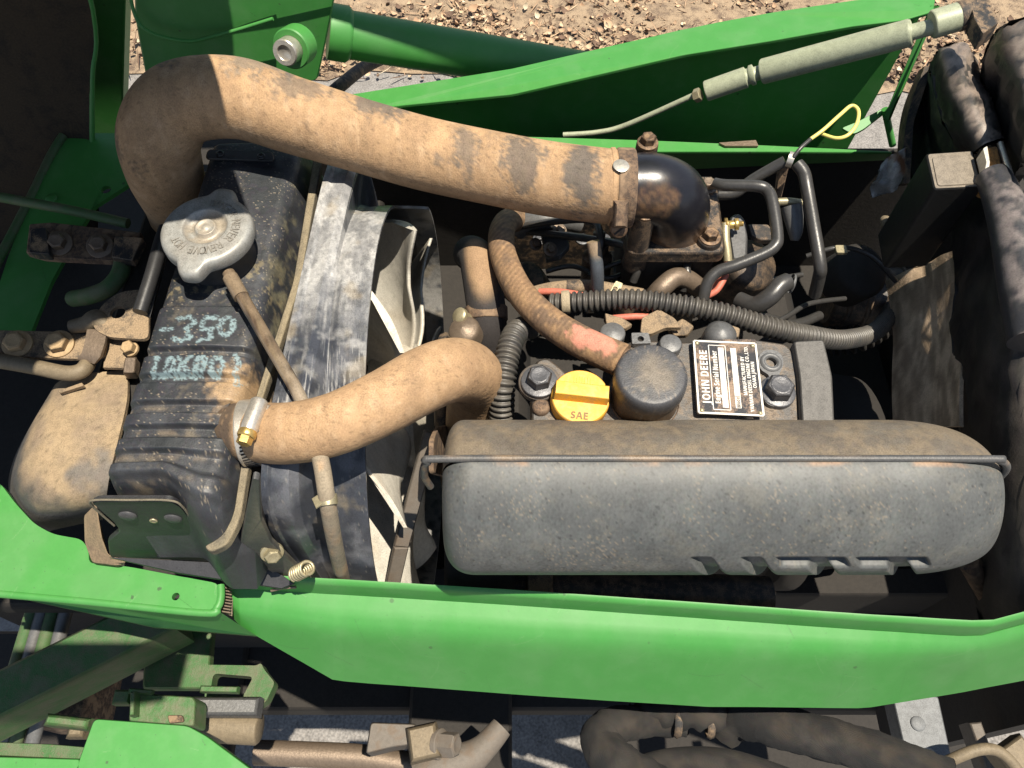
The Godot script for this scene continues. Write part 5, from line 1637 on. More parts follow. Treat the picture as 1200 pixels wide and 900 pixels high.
	var lines := [["JOHN DEERE", 0.155, 0.50, 0.0050, 700, 0.98], ["Engine Serial Number", 0.325, 0.5, 0.0033, 700, 0.82], ["MANUFACTURED BY", 0.745, 0.53, 0.0020, 600, 0.95], ["YANMAR DIESEL ENGINE CO.,LTD.", 0.82, 0.5, 0.0020, 600, 0.95], ["OSAKA JAPAN", 0.895, 0.55, 0.0020, 600, 0.95]]
	for q in lines:
		s = Shape.new()
		s.text(q[0], q[3], 0.0003, Transform3D(bs, at.call(q[2], q[1], 0.0002)), "Droid Sans", q[4], q[5])
		obj("lettering", s, "white_print", np)
	s = Shape.new()
	s.text("Model", 0.0026, 0.0003, Transform3D(bs, at.call(0.18, 0.622, 0.0005)), "Droid Sans", 600, 0.8)
	obj("lettering", s, "plate_black", np)
	for q in [[0.05, 0.07], [0.95, 0.07], [0.05, 0.93], [0.95, 0.93]]:
		s = Shape.new()
		s.lathe([Vector2(0.0016, 0), Vector2(0.0015, 0.0006), Vector2(0.001, 0.0011), Vector2(0, 0.0013)], at.call(q[0], q[1], 0.0), Vector3.UP, 18)
		obj("rivet", s, "zinc", np)

	# yellow oil cap
	var oc := thing("oil_filler_cap", "bright yellow plastic oil filler cap with a raised grip bar", "oil cap", Vector3(0.043, 1, 0.0128))
	var oa := Vector3(0.04, 1, 0.1).normalized()
	var op: Vector3 = Vector3(0.0428, 1.003, 0.0144)
	var orr: float = 0.01859
	s = Shape.new()
	s.lathe([Vector2(orr * 0.9, -0.006), Vector2(orr, -0.004), Vector2(orr, 0.005), Vector2(orr * 0.985, 0.0068), Vector2(orr * 0.95, 0.0075), Vector2(orr * 0.95, 0.0075), Vector2(0, 0.0078)], op, oa, 64)
	obj("cap_disc", s, "yellow", oc)
	s = Shape.new()
	var rx := Vector3(0.995, -0.04, 0.1)
	rx = (rx - oa * rx.dot(oa)).normalized()
	var rz := rx.cross(oa)
	var rb := op + oa * 0.0076 + rz * -0.001
	var bars := []
	for e in [-1.0, 1.0]:
		bars.append(PackedVector3Array([rb + rx * e * orr * 0.9 - rz * 0.0062, rb + rx * e * orr * 0.9 - rz * 0.0045 + oa * 0.0078, rb + rx * e * orr * 0.88 - rz * 0.0038 + oa * 0.0085, rb + rx * e * orr * 0.88 + rz * 0.0038 + oa * 0.0085, rb + rx * e * orr * 0.9 + rz * 0.0045 + oa * 0.0078, rb + rx * e * orr * 0.9 + rz * 0.0052]))
	s.grid(bars)
	s.cap(bars[0], rb)
	s.cap(bars[1], rb)
	obj("grip_bar", s, "yellow", oc)
	s = Shape.new()
	s.text("|||||||", 0.0032, 0.0005, Transform3D(Basis(rx, -rz, oa), op + oa * 0.0078 - rz * 0.0115), "Droid Sans", 400, 0.7)
	obj("stamped_marks", s, "dark_yellow", oc)
	s = Shape.new()
	s.text("SAE", 0.0046, 0.0006, Transform3D(Basis(rx, -rz, oa), op + oa * 0.0078 + rz * 0.0132), "Droid Sans", 700, 1.0)
	obj("lettering", s, "dark_print", oc)

	# breather
	var br := thing("crankcase_breather", "round black domed breather cap with dusty top, between oil cap and nameplate", "breather", Vector3(0.0907, 1, -0.003))
	s = Shape.new()
	var rl: float = 0.02221
	var bp: Vector3 = Vector3(0.0847, 1.032, 0.0115)
	s.lathe([Vector2(rl * 0.97, -0.038), Vector2(rl * 0.97, -0.014), Vector2(rl * 0.97, -0.014), Vector2(rl * 1.01, -0.012), Vector2(rl * 1.01, -0.006), Vector2(rl * 0.99, -0.0025), Vector2(rl * 0.94, -0.0006), Vector2(rl * 0.88, 0.0), Vector2(rl * 0.78, 0.0001), Vector2(rl * 0.68, 0.0002), Vector2(rl * 0.58, 0.0003), Vector2(rl * 0.48, 0.0004), Vector2(rl * 0.38, 0.00045), Vector2(rl * 0.28, 0.0005), Vector2(rl * 0.18, 0.00055), Vector2(rl * 0.08, 0.0006), Vector2(0, 0.0006)], bp, Vector3(0, 1, 0.03).normalized(), 110)
	obj("lid", s, "painted_satin", br, func(p: Vector3, n: Vector3):
		var col := Color(0.055, 0.056, 0.06)
		var dd := Vector2(p.x - bp.x, p.z - bp.z).length() / rl
		col = col.lerp(Color(0.17, 0.14, 0.105), 0.8 * ss(0.85, 0.2, dd + 0.5 * nz(p, 60.0)) * ss(0.5, 0.9, n.y))
		col = col.lerp(Color(0.13, 0.075, 0.035), ss(1.025, 1.012, p.y + 0.006 * nz(p, 50.0)))
		return col.lerp(Color(0.2, 0.16, 0.12), 0.6 * ss(0.3, 0.45, nz(p, 330.0, 2.0))))
	s = Shape.new()
	s.lathe([Vector2(rl * 1.06, -0.04), Vector2(rl * 1.06, -0.034), Vector2(rl * 0.98, -0.031)], bp, Vector3.UP, 48)
	obj("base_ring", s, "rusty", br)
	s = Shape.new()
	s.tube(PackedVector3Array([Vector3(0.0686, 1, -0.0193), Vector3(0.0806, 1.002, -0.0115)]), 0.009, 24)
	obj("hose_nipple", s, "rusty", br)

	# intake elbow
	var el := thing("intake_elbow", "glossy black intake elbow on a square bolted flange at the air hose end", "intake elbow", Vector3(0.12, 0.98, -0.15))
	s = Shape.new()
	s.tube(spline([Vector3(0.072, 1.03, -0.141), Vector3(0.085, 1.03, -0.141), Vector3(0.1, 1.029, -0.141), Vector3(0.112, 1.022, -0.1415), Vector3(0.118, 1.009, -0.143), Vector3(0.1195, 0.994, -0.145), Vector3(0.12, 0.98, -0.146)], 12), along([0.0238, 0.0242, 0.0246, 0.0248, 0.0252, 0.0258, 0.027], 73), 72)
	obj("dome", s, "painted_gloss", el, func(p: Vector3, n: Vector3):
		var col := Color(0.012, 0.013, 0.016)
		var low := ss(1.012, 0.992, p.y + 0.007 * nz(p, 70.0)) * 0.85
		low = maxf(low, 0.6 * ss(0.02, 0.010, p.distance_to(Vector3(0.0987, 1.042, -0.1147)) + 0.006 * nz(p, 80.0, 3.0)))
		return col.lerp(Color(0.2, 0.115, 0.06).lerp(Color(0.09, 0.055, 0.035), ss(-0.2, 0.3, nz(p, 200.0, 1.0))), low))
	s = Shape.new()
	s.plate(ring2([Vector3(0.083, 0.991, -0.114), Vector3(0.156, 0.991, -0.114), Vector3(0.159, 0.991, -0.192), Vector3(0.083, 0.991, -0.192)], 0.008), Vector3(0, -0.011, 0), 0.002)
	obj("flange", s, "elbow_rust", el)
	s = Shape.new()
	s.plate(ring2([Vector3(0.086, 0.978, -0.119), Vector3(0.152, 0.978, -0.119), Vector3(0.154, 0.978, -0.19), Vector3(0.086, 0.978, -0.19)], 0.006), Vector3(0, -0.06, 0), 0.002)
	obj("manifold", s, "dark", el)
	for q in [[Vector3(0.0925, 1.024, -0.1235), 0.0078], [Vector3(0.0955, 1.044, -0.17), 0.0078]]:
		s = Shape.new()
		s.lathe([Vector2(q[1] * 1.2, -0.056), Vector2(q[1] * 1.05, -0.03), Vector2(q[1], -0.001), Vector2(q[1] * 0.93, 0)], q[0], Vector3.UP, 32)
		obj("bolt_tower", s, "elbow_rust", el)
		bolt(el, q[0] + Vector3(0, 0.001, 0), 0.0056, "steel_brown", Vector3.UP, 1.35, 0.95, 0.1)
	s = Shape.new()
	s.lathe([Vector2(0.0095, -0.012), Vector2(0.009, 0.002), Vector2(0.008, 0.003)], Vector3(0.1445, 0.992, -0.126), Vector3.UP, 32)
	obj("bolt_tower", s, "elbow_rust", el)
	bolt(el, Vector3(0.1445, 0.9955, -0.126), 0.0058, "steel_brown", Vector3.UP, 1.35, 0.95, 0.1)
	bolt(el, Vector3(0.15, 0.9925, -0.179), 0.0055, "steel_dusty", Vector3.UP, 1.35, 0.9, 0.1)

# ---------------------------------------------------------------- silencer
func make_muffler() -> void:
	var o := thing("silencer", "long dusty charcoal silencer drum with a pinched seam along its length", "silencer", Vector3(0.13, 0.92, 0.07))
	# two pressed shells: stations along x with rounded ends
	var xa := -0.041
	var xb := 0.288
	for half in 2:
		var rows := []
		var m := 380
		for j in m + 1:
			var t := float(j) / m
			# denser near the ends
			var x := lerpf(xa, xb, lerpf(t, 0.5 - 0.5 * cos(PI * t), 0.6))
			var ra := 0.012 if half == 0 else 0.02
			var rb := 0.055 if half == 0 else 0.058
			var da := clampf((x - xa) / ra, 0, 1)
			var db := clampf((xb - x) / rb, 0, 1)
			var ea := pow(maxf(0.0, 1.0 - pow(1.0 - da, 2.4)), 1.0 / 2.4)
			var eb := pow(maxf(0.0, 1.0 - pow(1.0 - db, 2.2)), 1.0 / 2.2)
			var e := ea * eb
			var line := PackedVector3Array()
			for i in 121:
				# half 0 from the seam on top down the back, half 1 from the seam down the front
				var b := deg_to_rad(90.0 + 172.0 * i / 120.0) if half == 0 else deg_to_rad(90.0 - 178.0 * i / 120.0)
				# the shells are pinched at the seam and flat-faced between
				var nn := 1.62 if (half == 1 and b > 0.0) or half == 0 else 2.0
				var r := 0.0485 * pow(pow(absf(cos(b)), nn) + pow(absf(sin(b)), nn), -1.0 / nn)
				var pr := Vector3(x, 0.986 + sin(b) * r * lerpf(0.5, 1.0, e), 0.0707 + cos(b) * r * lerpf(0.55, 1.0, e))
				if half == 1:
					pr += Vector3(0, sin(b), cos(b)) * -0.005 * emboss(x, rad_to_deg(b))
				line.append(pr)
			rows.append(line)
		var s := Shape.new()
		s.grid(rows)
		s.cap(rows[0], rows[1][40])
		s.cap(rows[m], rows[m - 1][40])
		var top := half == 0
		obj("upper_shell" if top else "lower_shell", s, "painted" if top else "painted_smooth", o, func(p: Vector3, n: Vector3):
			var col := CHARCOAL.lerp(Color(0.09, 0.092, 0.09), ss(-0.3, 0.4, nz(p, 24.0)))
			if top:
				var d := ss(-0.35, 0.35, nz(p, 26.0, 2.0) + 0.6 * nz(p, 130.0, 3.0))
				col = col.lerp(Color(0.215, 0.165, 0.105), (0.38 + 0.34 * d) * ss(0.97, 1.005, p.y))
			else:
				col = Color(0.076, 0.081, 0.081).lerp(Color(0.098, 0.103, 0.101), ss(-0.2, 0.5, nz(p, 18.0)))
				col = col.lerp(Color(0.15, 0.14, 0.115), 0.25 * ss(0.05, 0.45, nz(p, 35.0, 4.0) + 0.4 * nz(p, 200.0, 5.0)))
				col = col.lerp(Color(0.26, 0.21, 0.15), 0.4 * ss(0.66, 0.85, sp(p, 480.0, 6.0) + 0.55 * nz(p, 22.0, 9.0)))
				col *= 1.0 - 0.5 * ss(0.7, 0.85, sp(p, 260.0, 8.0))
				# rust thread just under the seam
				col = col.lerp(Color(0.33, 0.19, 0.1), 0.8 * 0.8 * ss(0.0742, 0.0724, p.z) * ss(0.0, 0.35, nz(p, 22.0, 7.0)))
			return col)
	# seam: a rolled rib with its ends turned in
	var s := Shape.new()
	s.tube(spline([Vector3(-0.049, 1.0, 0.0715), Vector3(-0.0515, 1.015, 0.0705), Vector3(-0.048, 1.031, 0.0695), Vector3(-0.035, 1.0345, 0.069), Vector3(0.1, 1.0345, 0.069), Vector3(0.262, 1.0343, 0.069), Vector3(0.277, 1.0325, 0.0692), Vector3(0.285, 1.025, 0.07), Vector3(0.287, 1.012, 0.0708), Vector3(0.285, 1.0, 0.0712)], 10), 0.0022, 16)
	obj("seam_rib", s, "painted_satin", o, func(p: Vector3, n: Vector3): return Color(0.075, 0.075, 0.075).lerp(Color(0.25, 0.17, 0.1), 0.7 * ss(0.05, 0.4, nz(p, 60.0))))
	# end tab with slot
	s = Shape.new()
	s.plate(pierced(ring2([Vector3(-0.049, 0.9875, 0.0576), Vector3(-0.049, 0.9982, 0.0391), Vector3(-0.049, 0.9709, 0.0163), Vector3(-0.049, 0.8939, -0.0244), Vector3(-0.049, 0.8737, -0.024), Vector3(-0.049, 0.8734, 0.0112)], 0.005), [], Vector3.RIGHT), Vector3(-0.003, 0, 0), 0.0008)
	obj("end_tab", s, "rusty", o)
	s = Shape.new()
	s.lathe([Vector2(0.003, 0), Vector2(0.0026, 0.001), Vector2(0.0, 0.0055)], Vector3(0.0706, 0.97, 0.1066), Vector3(0, 0.2, 1).normalized(), 16)
	obj("spike", s, "rusty", o)

# depth of the pressed-in letters (an open pattern of bars low on the drum)
func emboss(x: float, deg: float) -> float:
	var v := ss(17.0, 14.5, deg)
	if v <= 0.0: return 0.0
	var sl := x + (deg - 15.0) * 0.0005
	var o := 0.0
	for q in [[0.104, 0.115, 0], [0.133, 0.144, 0], [0.153, 0.192, 1], [0.199, 0.239, 1]]:
		var k := ss(q[0] - 0.001, q[0] + 0.001, sl) * ss(q[1] + 0.001, q[1] - 0.001, sl)
		if q[2] == 1: k *= maxf(ss(6.0, 8.5, deg), ss(q[0] + 0.030, q[0] + 0.027, sl) * ss(q[0] + 0.015, q[0] + 0.018, sl))
		o = maxf(o, k)
	return o * v

# ---------------------------------------------------------------- fuel lines and small fittings
func make_fuel_lines() -> void:
	var o := thing("injector_line", "black bent steel fuel line making a square loop right of the elbow", "fuel line", Vector3(0.18, 0.97, -0.12))
	var s := Shape.new()
	s.tube(spline([Vector3(0.1527, 1.002, -0.1727), Vector3(0.1591, 1.005, -0.1681), Vector3(0.1792, 1.01, -0.1625), Vector3(0.1868, 1.01, -0.1591), Vector3(0.1898, 1.009, -0.1484), Vector3(0.1907, 1.003, -0.1213), Vector3(0.1882, 1.001, -0.1135), Vector3(0.181, 0.998, -0.109), Vector3(0.1608, 0.992, -0.1029), Vector3(0.1491, 0.988, -0.1007), Vector3(0.1421, 0.983, -0.0952), Vector3(0.1392, 0.974, -0.0866)], 10), 0.0044, 18)
	obj("line", s, "line_black", o)
	o = thing("filter_bail", "black wire bail arm rising to a peak by the dash, beyond the square fuel line", "wire arm", Vector3(0.21, 0.95, -0.14))
	s = Shape.new()
	s.tube(spline([Vector3(0.1597, 0.985, -0.1776), Vector3(0.172, 0.988, -0.1765), Vector3(0.1824, 0.996, -0.1812), Vector3(0.1965, 1.006, -0.1845), Vector3(0.2045, 1.012, -0.1855)], 10), 0.0042, 18)
	s.tube(spline([Vector3(0.213, 1.012, -0.1829), Vector3(0.2174, 1.01, -0.1753), Vector3(0.2189, 1.006, -0.1629), Vector3(0.2237, 0.992, -0.1372), Vector3(0.2275, 0.98, -0.1132), Vector3(0.2295, 0.97, -0.1099), Vector3(0.2325, 0.95, -0.1081)], 10), 0.0048, 18)
	obj("arm", s, "line_black", o)
	s = Shape.new()
	s.tube(spline([Vector3(0.2055, 1.015, -0.1851), Vector3(0.2096, 1.015, -0.1833)], 3), 0.0058, 16)
	obj("joint", s, "steel_bright", o)
	s = Shape.new()
	s.plate(ring2([Vector3(0.2033, 1.006, -0.1907), Vector3(0.2111, 1.006, -0.1907), Vector3(0.2128, 0.974, -0.1843), Vector3(0.2074, 0.974, -0.1843)], 0.002), Vector3(0, -0.004, -0.003), 0.0008)
	obj("stay", s, "rusty", o)
	o = thing("wire_loop", "thin yellow and white plastic covered wire tied in an open loop over the bail arm", "wire", Vector3(0.2372, 1.02, -0.2029))
	s = Shape.new()
	s.tube(spline([Vector3(0.2078, 1.02, -0.1817), Vector3(0.2124, 1.024, -0.1863), Vector3(0.2207, 1.026, -0.1938)], 6), 0.0015, 10)
	obj("wire_tail", s, "line_black", o)
	s = Shape.new()
	s.tube(spline([Vector3(0.2207, 1.026, -0.1938), Vector3(0.2299, 1.03, -0.1992), Vector3(0.2435, 1.034, -0.2109), Vector3(0.2524, 1.036, -0.2178), Vector3(0.2563, 1.036, -0.2123), Vector3(0.2534, 1.034, -0.2011), Vector3(0.2465, 1.031, -0.1928), Vector3(0.2387, 1.028, -0.1925), Vector3(0.2305, 1.025, -0.2002)], 8), 0.0014, 12)
	obj("wire_coating", s, "wire_yellow", o)
	# fuel filter body with banjo
	o = thing("fuel_filter", "grey cast fuel filter housing with brass banjo bolt, under the square fuel line", "fuel filter", Vector3(0.18, 0.92, -0.11))
	s = Shape.new()
	s.plate(ring2([Vector3(0.165, 0.976, -0.1528), Vector3(0.1686, 0.978, -0.1631), Vector3(0.1756, 0.978, -0.1665), Vector3(0.1799, 0.978, -0.1596), Vector3(0.1794, 0.978, -0.1426), Vector3(0.1764, 0.976, -0.1229), Vector3(0.1644, 0.976, -0.1196)], 0.004), Vector3(0, -0.03, 0), 0.002)
	obj("housing", s, "steel_grey", o)
	s = Shape.new()
	s.lathe([Vector2(0.021, -0.05), Vector2(0.022, -0.01), Vector2(0.019, -0.002), Vector2(0.0, 0.003)], Vector3(0.187, 0.964, -0.1301), Vector3(0.3, 0.9, 0.15).normalized(), 36)
	obj("bowl", s, "elbow_rust", o)
	s = Shape.new()
	s.plate(ring2([Vector3(0.182, 0.974, -0.158), Vector3(0.1987, 0.972, -0.1597), Vector3(0.2055, 0.97, -0.1495), Vector3(0.202, 0.97, -0.1444), Vector3(0.1907, 0.972, -0.1427), Vector3(0.1829, 0.974, -0.146)], 0.002), Vector3(0, -0.005, 0), 0.001)
	obj("bracket", s, "elbow_rust", o)
	s = Shape.new()
	s.lathe([Vector2(0, -0.006), Vector2(0.0028, -0.006), Vector2(0.0028, -0.001), Vector2(0.0055, -0.001), Vector2(0.0055, 0.001), Vector2(0.0055, 0.001), Vector2(0.0032, 0.0012), Vector2(0.0032, 0.006), Vector2(0.0032, 0.006), Vector2(0.0045, 0.0062), Vector2(0.0045, 0.009), Vector2(0.002, 0.0095), Vector2(0.002, 0.0125), Vector2(0, 0.0125)], Vector3(0.1611, 0.986, -0.1458), Vector3(1, 0.15, 0).normalized(), 20)
	obj("banjo_bolt", s, "brass", o)
	s = Shape.new()
	s.tube(spline([Vector3(0.16, 0.988, -0.1457), Vector3(0.1598, 0.983, -0.1351), Vector3(0.1611, 0.978, -0.1269), Vector3(0.1619, 0.974, -0.1212)], 5), 0.0034, 14)
	obj("sleeve", s, "zinc", o)
	s = Shape.new()
	s.tube(spline([Vector3(0.1619, 0.974, -0.1212), Vector3(0.1598, 0.97, -0.1131), Vector3(0.1538, 0.964, -0.1057), Vector3(0.1451, 0.96, -0.1007)], 6), 0.0026, 12)
	obj("wire", s, "pink", o)
	# lower return pipe
	o = thing("return_hose", "grey rubber return hose stub curving up beside the ribbed conduit at dash end", "hose", Vector3(0.18, 0.94, -0.08))
	s = Shape.new()
	s.tube(spline([Vector3(0.1686, 0.964, -0.0923), Vector3(0.1771, 0.97, -0.0834), Vector3(0.1864, 0.978, -0.0852), Vector3(0.1938, 0.982, -0.0922), Vector3(0.2, 0.982, -0.096)], 8), 0.0066, 20)
	obj("hose_body", s, "line_black", o)
	s = Shape.new()
	s.lathe([Vector2(0.0072, 0), Vector2(0.0072, 0.0015), Vector2(0.006, 0.0015)], Vector3(0.2039, 0.978, -0.0975), Vector3(0.9, -0.1, 0.2).normalized(), 24)
	obj("end_ring", s, "steel_grey", o)
	o = thing("pipe_elbow", "dusty grey bent pipe below the elbow flange", "pipe", Vector3(0.11, 0.94, -0.09))
	s = Shape.new()
	s.tube(spline([Vector3(0.1064, 0.96, -0.0984), Vector3(0.111, 0.968, -0.1003), Vector3(0.121, 0.97, -0.1083), Vector3(0.1309, 0.966, -0.1106), Vector3(0.1433, 0.955, -0.11)], 8), 0.0075, 20)
	obj("pipe_body", s, "steel_dusty", o)
	o = thing("vent_tube", "short black upright vent tube standing before the ribbed conduit", "tube", Vector3(0.07, 0.94, -0.1))
	s = Shape.new()
	s.tube(spline([Vector3(0.0576, 1.006, -0.1133), Vector3(0.0598, 0.998, -0.1066), Vector3(0.0615, 0.988, -0.0991), Vector3(0.0629, 0.97, -0.0934)], 6), 0.0048, 18)
	obj("tube_body", s, "painted_satin", o, func(p: Vector3, n: Vector3): return Color(0.06, 0.07, 0.08).lerp(Color(0.27, 0.2, 0.13), ss(0.998, 1.004, p.y)))
	o = thing("wiring_harness", "tan taped wiring bundle with a pink wire, behind the ribbed conduit", "wiring", Vector3(0.05, 0.95, -0.09))
	s = Shape.new()
	s.tube(spline([Vector3(0.0154, 0.96, -0.1015), Vector3(0.0319, 0.966, -0.1018), Vector3(0.0572, 0.968, -0.1019), Vector3(0.0823, 0.968, -0.0972), Vector3(0.0967, 0.964, -0.097)], 6), 0.0052, 16)
	obj("tape", s, "heavy_dust", o)
	s = Shape.new()
	s.tube(spline([Vector3(0.0202, 0.968, -0.0972), Vector3(0.0345, 0.972, -0.0942), Vector3(0.0499, 0.974, -0.0897), Vector3(0.0626, 0.97, -0.088)], 6), 0.0026, 12)
	obj("pink_wire", s, "pink", o)
	s = Shape.new()
	s.tube(spline([Vector3(0.072, 0.976, -0.0679), Vector3(0.0882, 0.978, -0.068), Vector3(0.1068, 0.976, -0.0686)], 6), 0.0024, 12)
	obj("pink_wire", s, "pink", o)
	s = Shape.new()
	s.tube(spline([Vector3(0.1413, 0.972, -0.0896), Vector3(0.1495, 0.976, -0.0928), Vector3(0.1569, 0.98, -0.1038)], 6), 0.0024, 12)
	obj("pink_wire", s, "pink", o)
	s = Shape.new()
	s.lathe([Vector2(0.0056, 0), Vector2(0.006, 0.002), Vector2(0.006, 0.008), Vector2(0.0056, 0.01)], Vector3(0.0407, 0.967, -0.1019), Vector3(1, 0.05, 0.05).normalized(), 20)
	obj("black_tape", s, "black_rubber", o)
	s = Shape.new()
	s.plate(pierced(ring2([Vector3(0.069, 0.984, -0.0831), Vector3(0.0749, 0.986, -0.0937), Vector3(0.0797, 0.986, -0.0914), Vector3(0.0756, 0.984, -0.0808)], 0.001), [[Vector3(0.0741, 0.985, -0.0876), 0.0018]], Vector3.UP), Vector3(0, -0.001, 0), 0.0)
	obj("cable_clip", s, "zinc", o)
	o = thing("hanging_connector", "small worn terminal boot hanging inside the bail arm", "connector", Vector3(0.2, 0.96, -0.13))
	s = Shape.new()
	s.tube(spline([Vector3(0.2002, 0.986, -0.1688), Vector3(0.2112, 0.988, -0.1678), Vector3(0.2213, 0.988, -0.1661)], 4), 0.003, 12)
	obj("terminal", s, "zinc", o)
	s = Shape.new()
	s.tube(spline([Vector3(0.2138, 0.985, -0.1662), Vector3(0.2159, 0.98, -0.1587), Vector3(0.2174, 0.974, -0.1494), Vector3(0.2171, 0.97, -0.1444)], 4), along([0.0082, 0.0075, 0.0055, 0.003], 13), 18)
	obj("boot", s, "steel_grey", o)

# ---------------------------------------------------------------- front end, left of the radiator
func make_left_end() -> void:
	var o := thing("battery_cover", "rounded cover thick with tan dust, between front frame and ribbed radiator", "cover", Vector3(-0.32, 0.8, 0.04))
	var s := Shape.new()
	var secs := [
		[Vector3(-0.3597, 0.9, -0.0422), Vector3(-0.3404, 0.926, -0.0425), Vector3(-0.3182, 0.934, -0.0453), Vector3(-0.2871, 0.934, -0.0482)],
		[Vector3(-0.3698, 0.9, -0.0053), Vector3(-0.3452, 0.928, -0.0055), Vector3(-0.3143, 0.938, -0.0143), Vector3(-0.279, 0.938, -0.0213)],
		[Vector3(-0.3769, 0.89, 0.0184), Vector3(-0.346, 0.926, 0.0241), Vector3(-0.312, 0.938, 0.0164), Vector3(-0.2776, 0.938, 0.0097)],
		[Vector3(-0.3716, 0.885, 0.0356), Vector3(-0.339, 0.92, 0.0456), Vector3(-0.3072, 0.934, 0.0405), Vector3(-0.2791, 0.934, 0.0348)],
		[Vector3(-0.3648, 0.87, 0.0461), Vector3(-0.3376, 0.904, 0.0535), Vector3(-0.3092, 0.918, 0.0525), Vector3(-0.2862, 0.918, 0.0487)],
		[Vector3(-0.3657, 0.84, 0.0407), Vector3(-0.3455, 0.87, 0.0502), Vector3(-0.3242, 0.88, 0.0498), Vector3(-0.3061, 0.88, 0.0458)]]
	s = sheet(smooth_rows(secs, 14, 14), 0.004)
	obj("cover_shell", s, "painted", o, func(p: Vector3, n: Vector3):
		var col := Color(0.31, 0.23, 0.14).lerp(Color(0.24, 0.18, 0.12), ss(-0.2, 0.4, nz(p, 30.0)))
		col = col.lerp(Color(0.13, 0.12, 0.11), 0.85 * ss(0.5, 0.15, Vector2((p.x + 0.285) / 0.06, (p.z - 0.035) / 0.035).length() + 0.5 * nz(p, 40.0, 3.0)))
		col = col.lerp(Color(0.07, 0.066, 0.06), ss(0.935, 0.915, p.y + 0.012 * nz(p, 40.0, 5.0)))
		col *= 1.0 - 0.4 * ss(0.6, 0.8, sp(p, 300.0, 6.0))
		return col)
	# dusty sheet with a slot, between cover and hold-down bar
	o = thing("baffle_plate", "dusty pale baffle plate with an oval slot, beside the hold-down bar", "baffle", Vector3(-0.28, 0.9, -0.06))
	s = Shape.new()
	s.plate(pierced(ring2([Vector3(-0.308, 0.96, -0.0706), Vector3(-0.3068, 0.96, -0.0905), Vector3(-0.2959, 0.96, -0.1031), Vector3(-0.2747, 0.96, -0.1063), Vector3(-0.2643, 0.96, -0.0602), Vector3(-0.2946, 0.96, -0.0624)], 0.006), [[Vector3(-0.2926, 0.96, -0.0843), 0.0055]], Vector3.UP), Vector3(0, -0.003, 0), 0.0)
	obj("plate", s, "heavy_dust", o)
	# dark sheets added for the deep shade under all this
	o = thing("added_dark_pan", "dark sheets added for the deep shade under the front end", "pan", Vector3(-0.35, 0.75, -0.1))
	s = Shape.new()
	s.box(Vector3(-0.42, 0.78, -0.2), Vector3(0.56, 0.02, 0.58), Basis.IDENTITY, 0.004)
	obj("dark_sheet", s, "dark", o)
	s = Shape.new()
	s.box(Vector3(-0.29, 0.86, -0.14), Vector3(0.05, 0.14, 0.24), Basis.IDENTITY, 0.004)
	obj("dark_side_sheet", s, "dark", o)
	# green plate with holes, in shade
	o = thing("front_support", "shaded green support plate with one dark hole, left of the air hose bend", "bracket plate", Vector3(-0.34, 0.88, -0.22))
	s = Shape.new()
	s.plate(pierced(ring2([Vector3(-0.4117, 0.925, -0.3052), Vector3(-0.4003, 0.925, -0.3096), Vector3(-0.3532, 0.925, -0.3096), Vector3(-0.3271, 0.922, -0.2655), Vector3(-0.3352, 0.92, -0.2571), Vector3(-0.3683, 0.915, -0.2294), Vector3(-0.3858, 0.91, -0.1508), Vector3(-0.3956, 0.9, -0.0813), Vector3(-0.4327, 0.9, -0.0813), Vector3(-0.4301, 0.91, -0.178), Vector3(-0.4235, 0.92, -0.2469)], 0.004), [[Vector3(-0.3608, 0.918, -0.2467), 0.0045], [Vector3(-0.4176, 0.922, -0.2613), 0.002]], Vector3.UP), Vector3(0, -0.004, 0), 0.0)
	obj("plate", s, "green", o)
	s = Shape.new()
	s.tube(spline([Vector3(-0.4104, 0.927, -0.3041), Vector3(-0.4166, 0.924, -0.2824), Vector3(-0.4245, 0.918, -0.2366), Vector3(-0.4387, 0.91, -0.1597)], 6), 0.004, 12)
	obj("rolled_edge", s, "worn_green", o)
	s = Shape.new()
	s.lathe([Vector2(0.005, 0), Vector2(0.0045, 0.0016), Vector2(0, 0.0016)], Vector3(-0.4046, 0.92, -0.2338), Vector3.UP, 20)
	obj("stud", s, "green", o)
	o = thing("prop_rod", "thin dark steel rod crossing the shaded green support plate", "rod", Vector3(-0.4, 0.95, -0.15))
	s = Shape.new()
	s.tube(spline([Vector3(-0.456, 0.95, -0.2162), Vector3(-0.4248, 0.95, -0.2077), Vector3(-0.3642, 0.95, -0.1937), Vector3(-0.3142, 0.946, -0.1826)], 6), 0.0042, 16)
	obj("rod_body", s, "worn_green", o)
	# upper bolted bracket
	o = thing("hose_bracket", "shaded dark bracket holding two hexagon bolts, under the thin rod", "bracket", Vector3(-0.34, 0.94, -0.09))
	s = Shape.new()
	s.plate(ring2([Vector3(-0.3999, 0.94, -0.1878), Vector3(-0.3791, 0.944, -0.1862), Vector3(-0.3281, 0.944, -0.1789), Vector3(-0.301, 0.946, -0.1735), Vector3(-0.3007, 0.944, -0.1453), Vector3(-0.3224, 0.942, -0.1469), Vector3(-0.3768, 0.94, -0.1519), Vector3(-0.395, 0.938, -0.1588)], 0.002), Vector3(0, -0.006, 0), 0.001)
	obj("bracket_plate", s, "rusty", o)
	s = Shape.new()
	s.plate(ring2([Vector3(-0.3171, 0.954, -0.1631), Vector3(-0.2936, 0.954, -0.1613), Vector3(-0.2985, 0.95, -0.1405), Vector3(-0.3168, 0.95, -0.1439)], 0.002), Vector3(0, -0.008, 0), 0.001)
	obj("side_wing", s, "black_dusty", o)
	s = Shape.new()
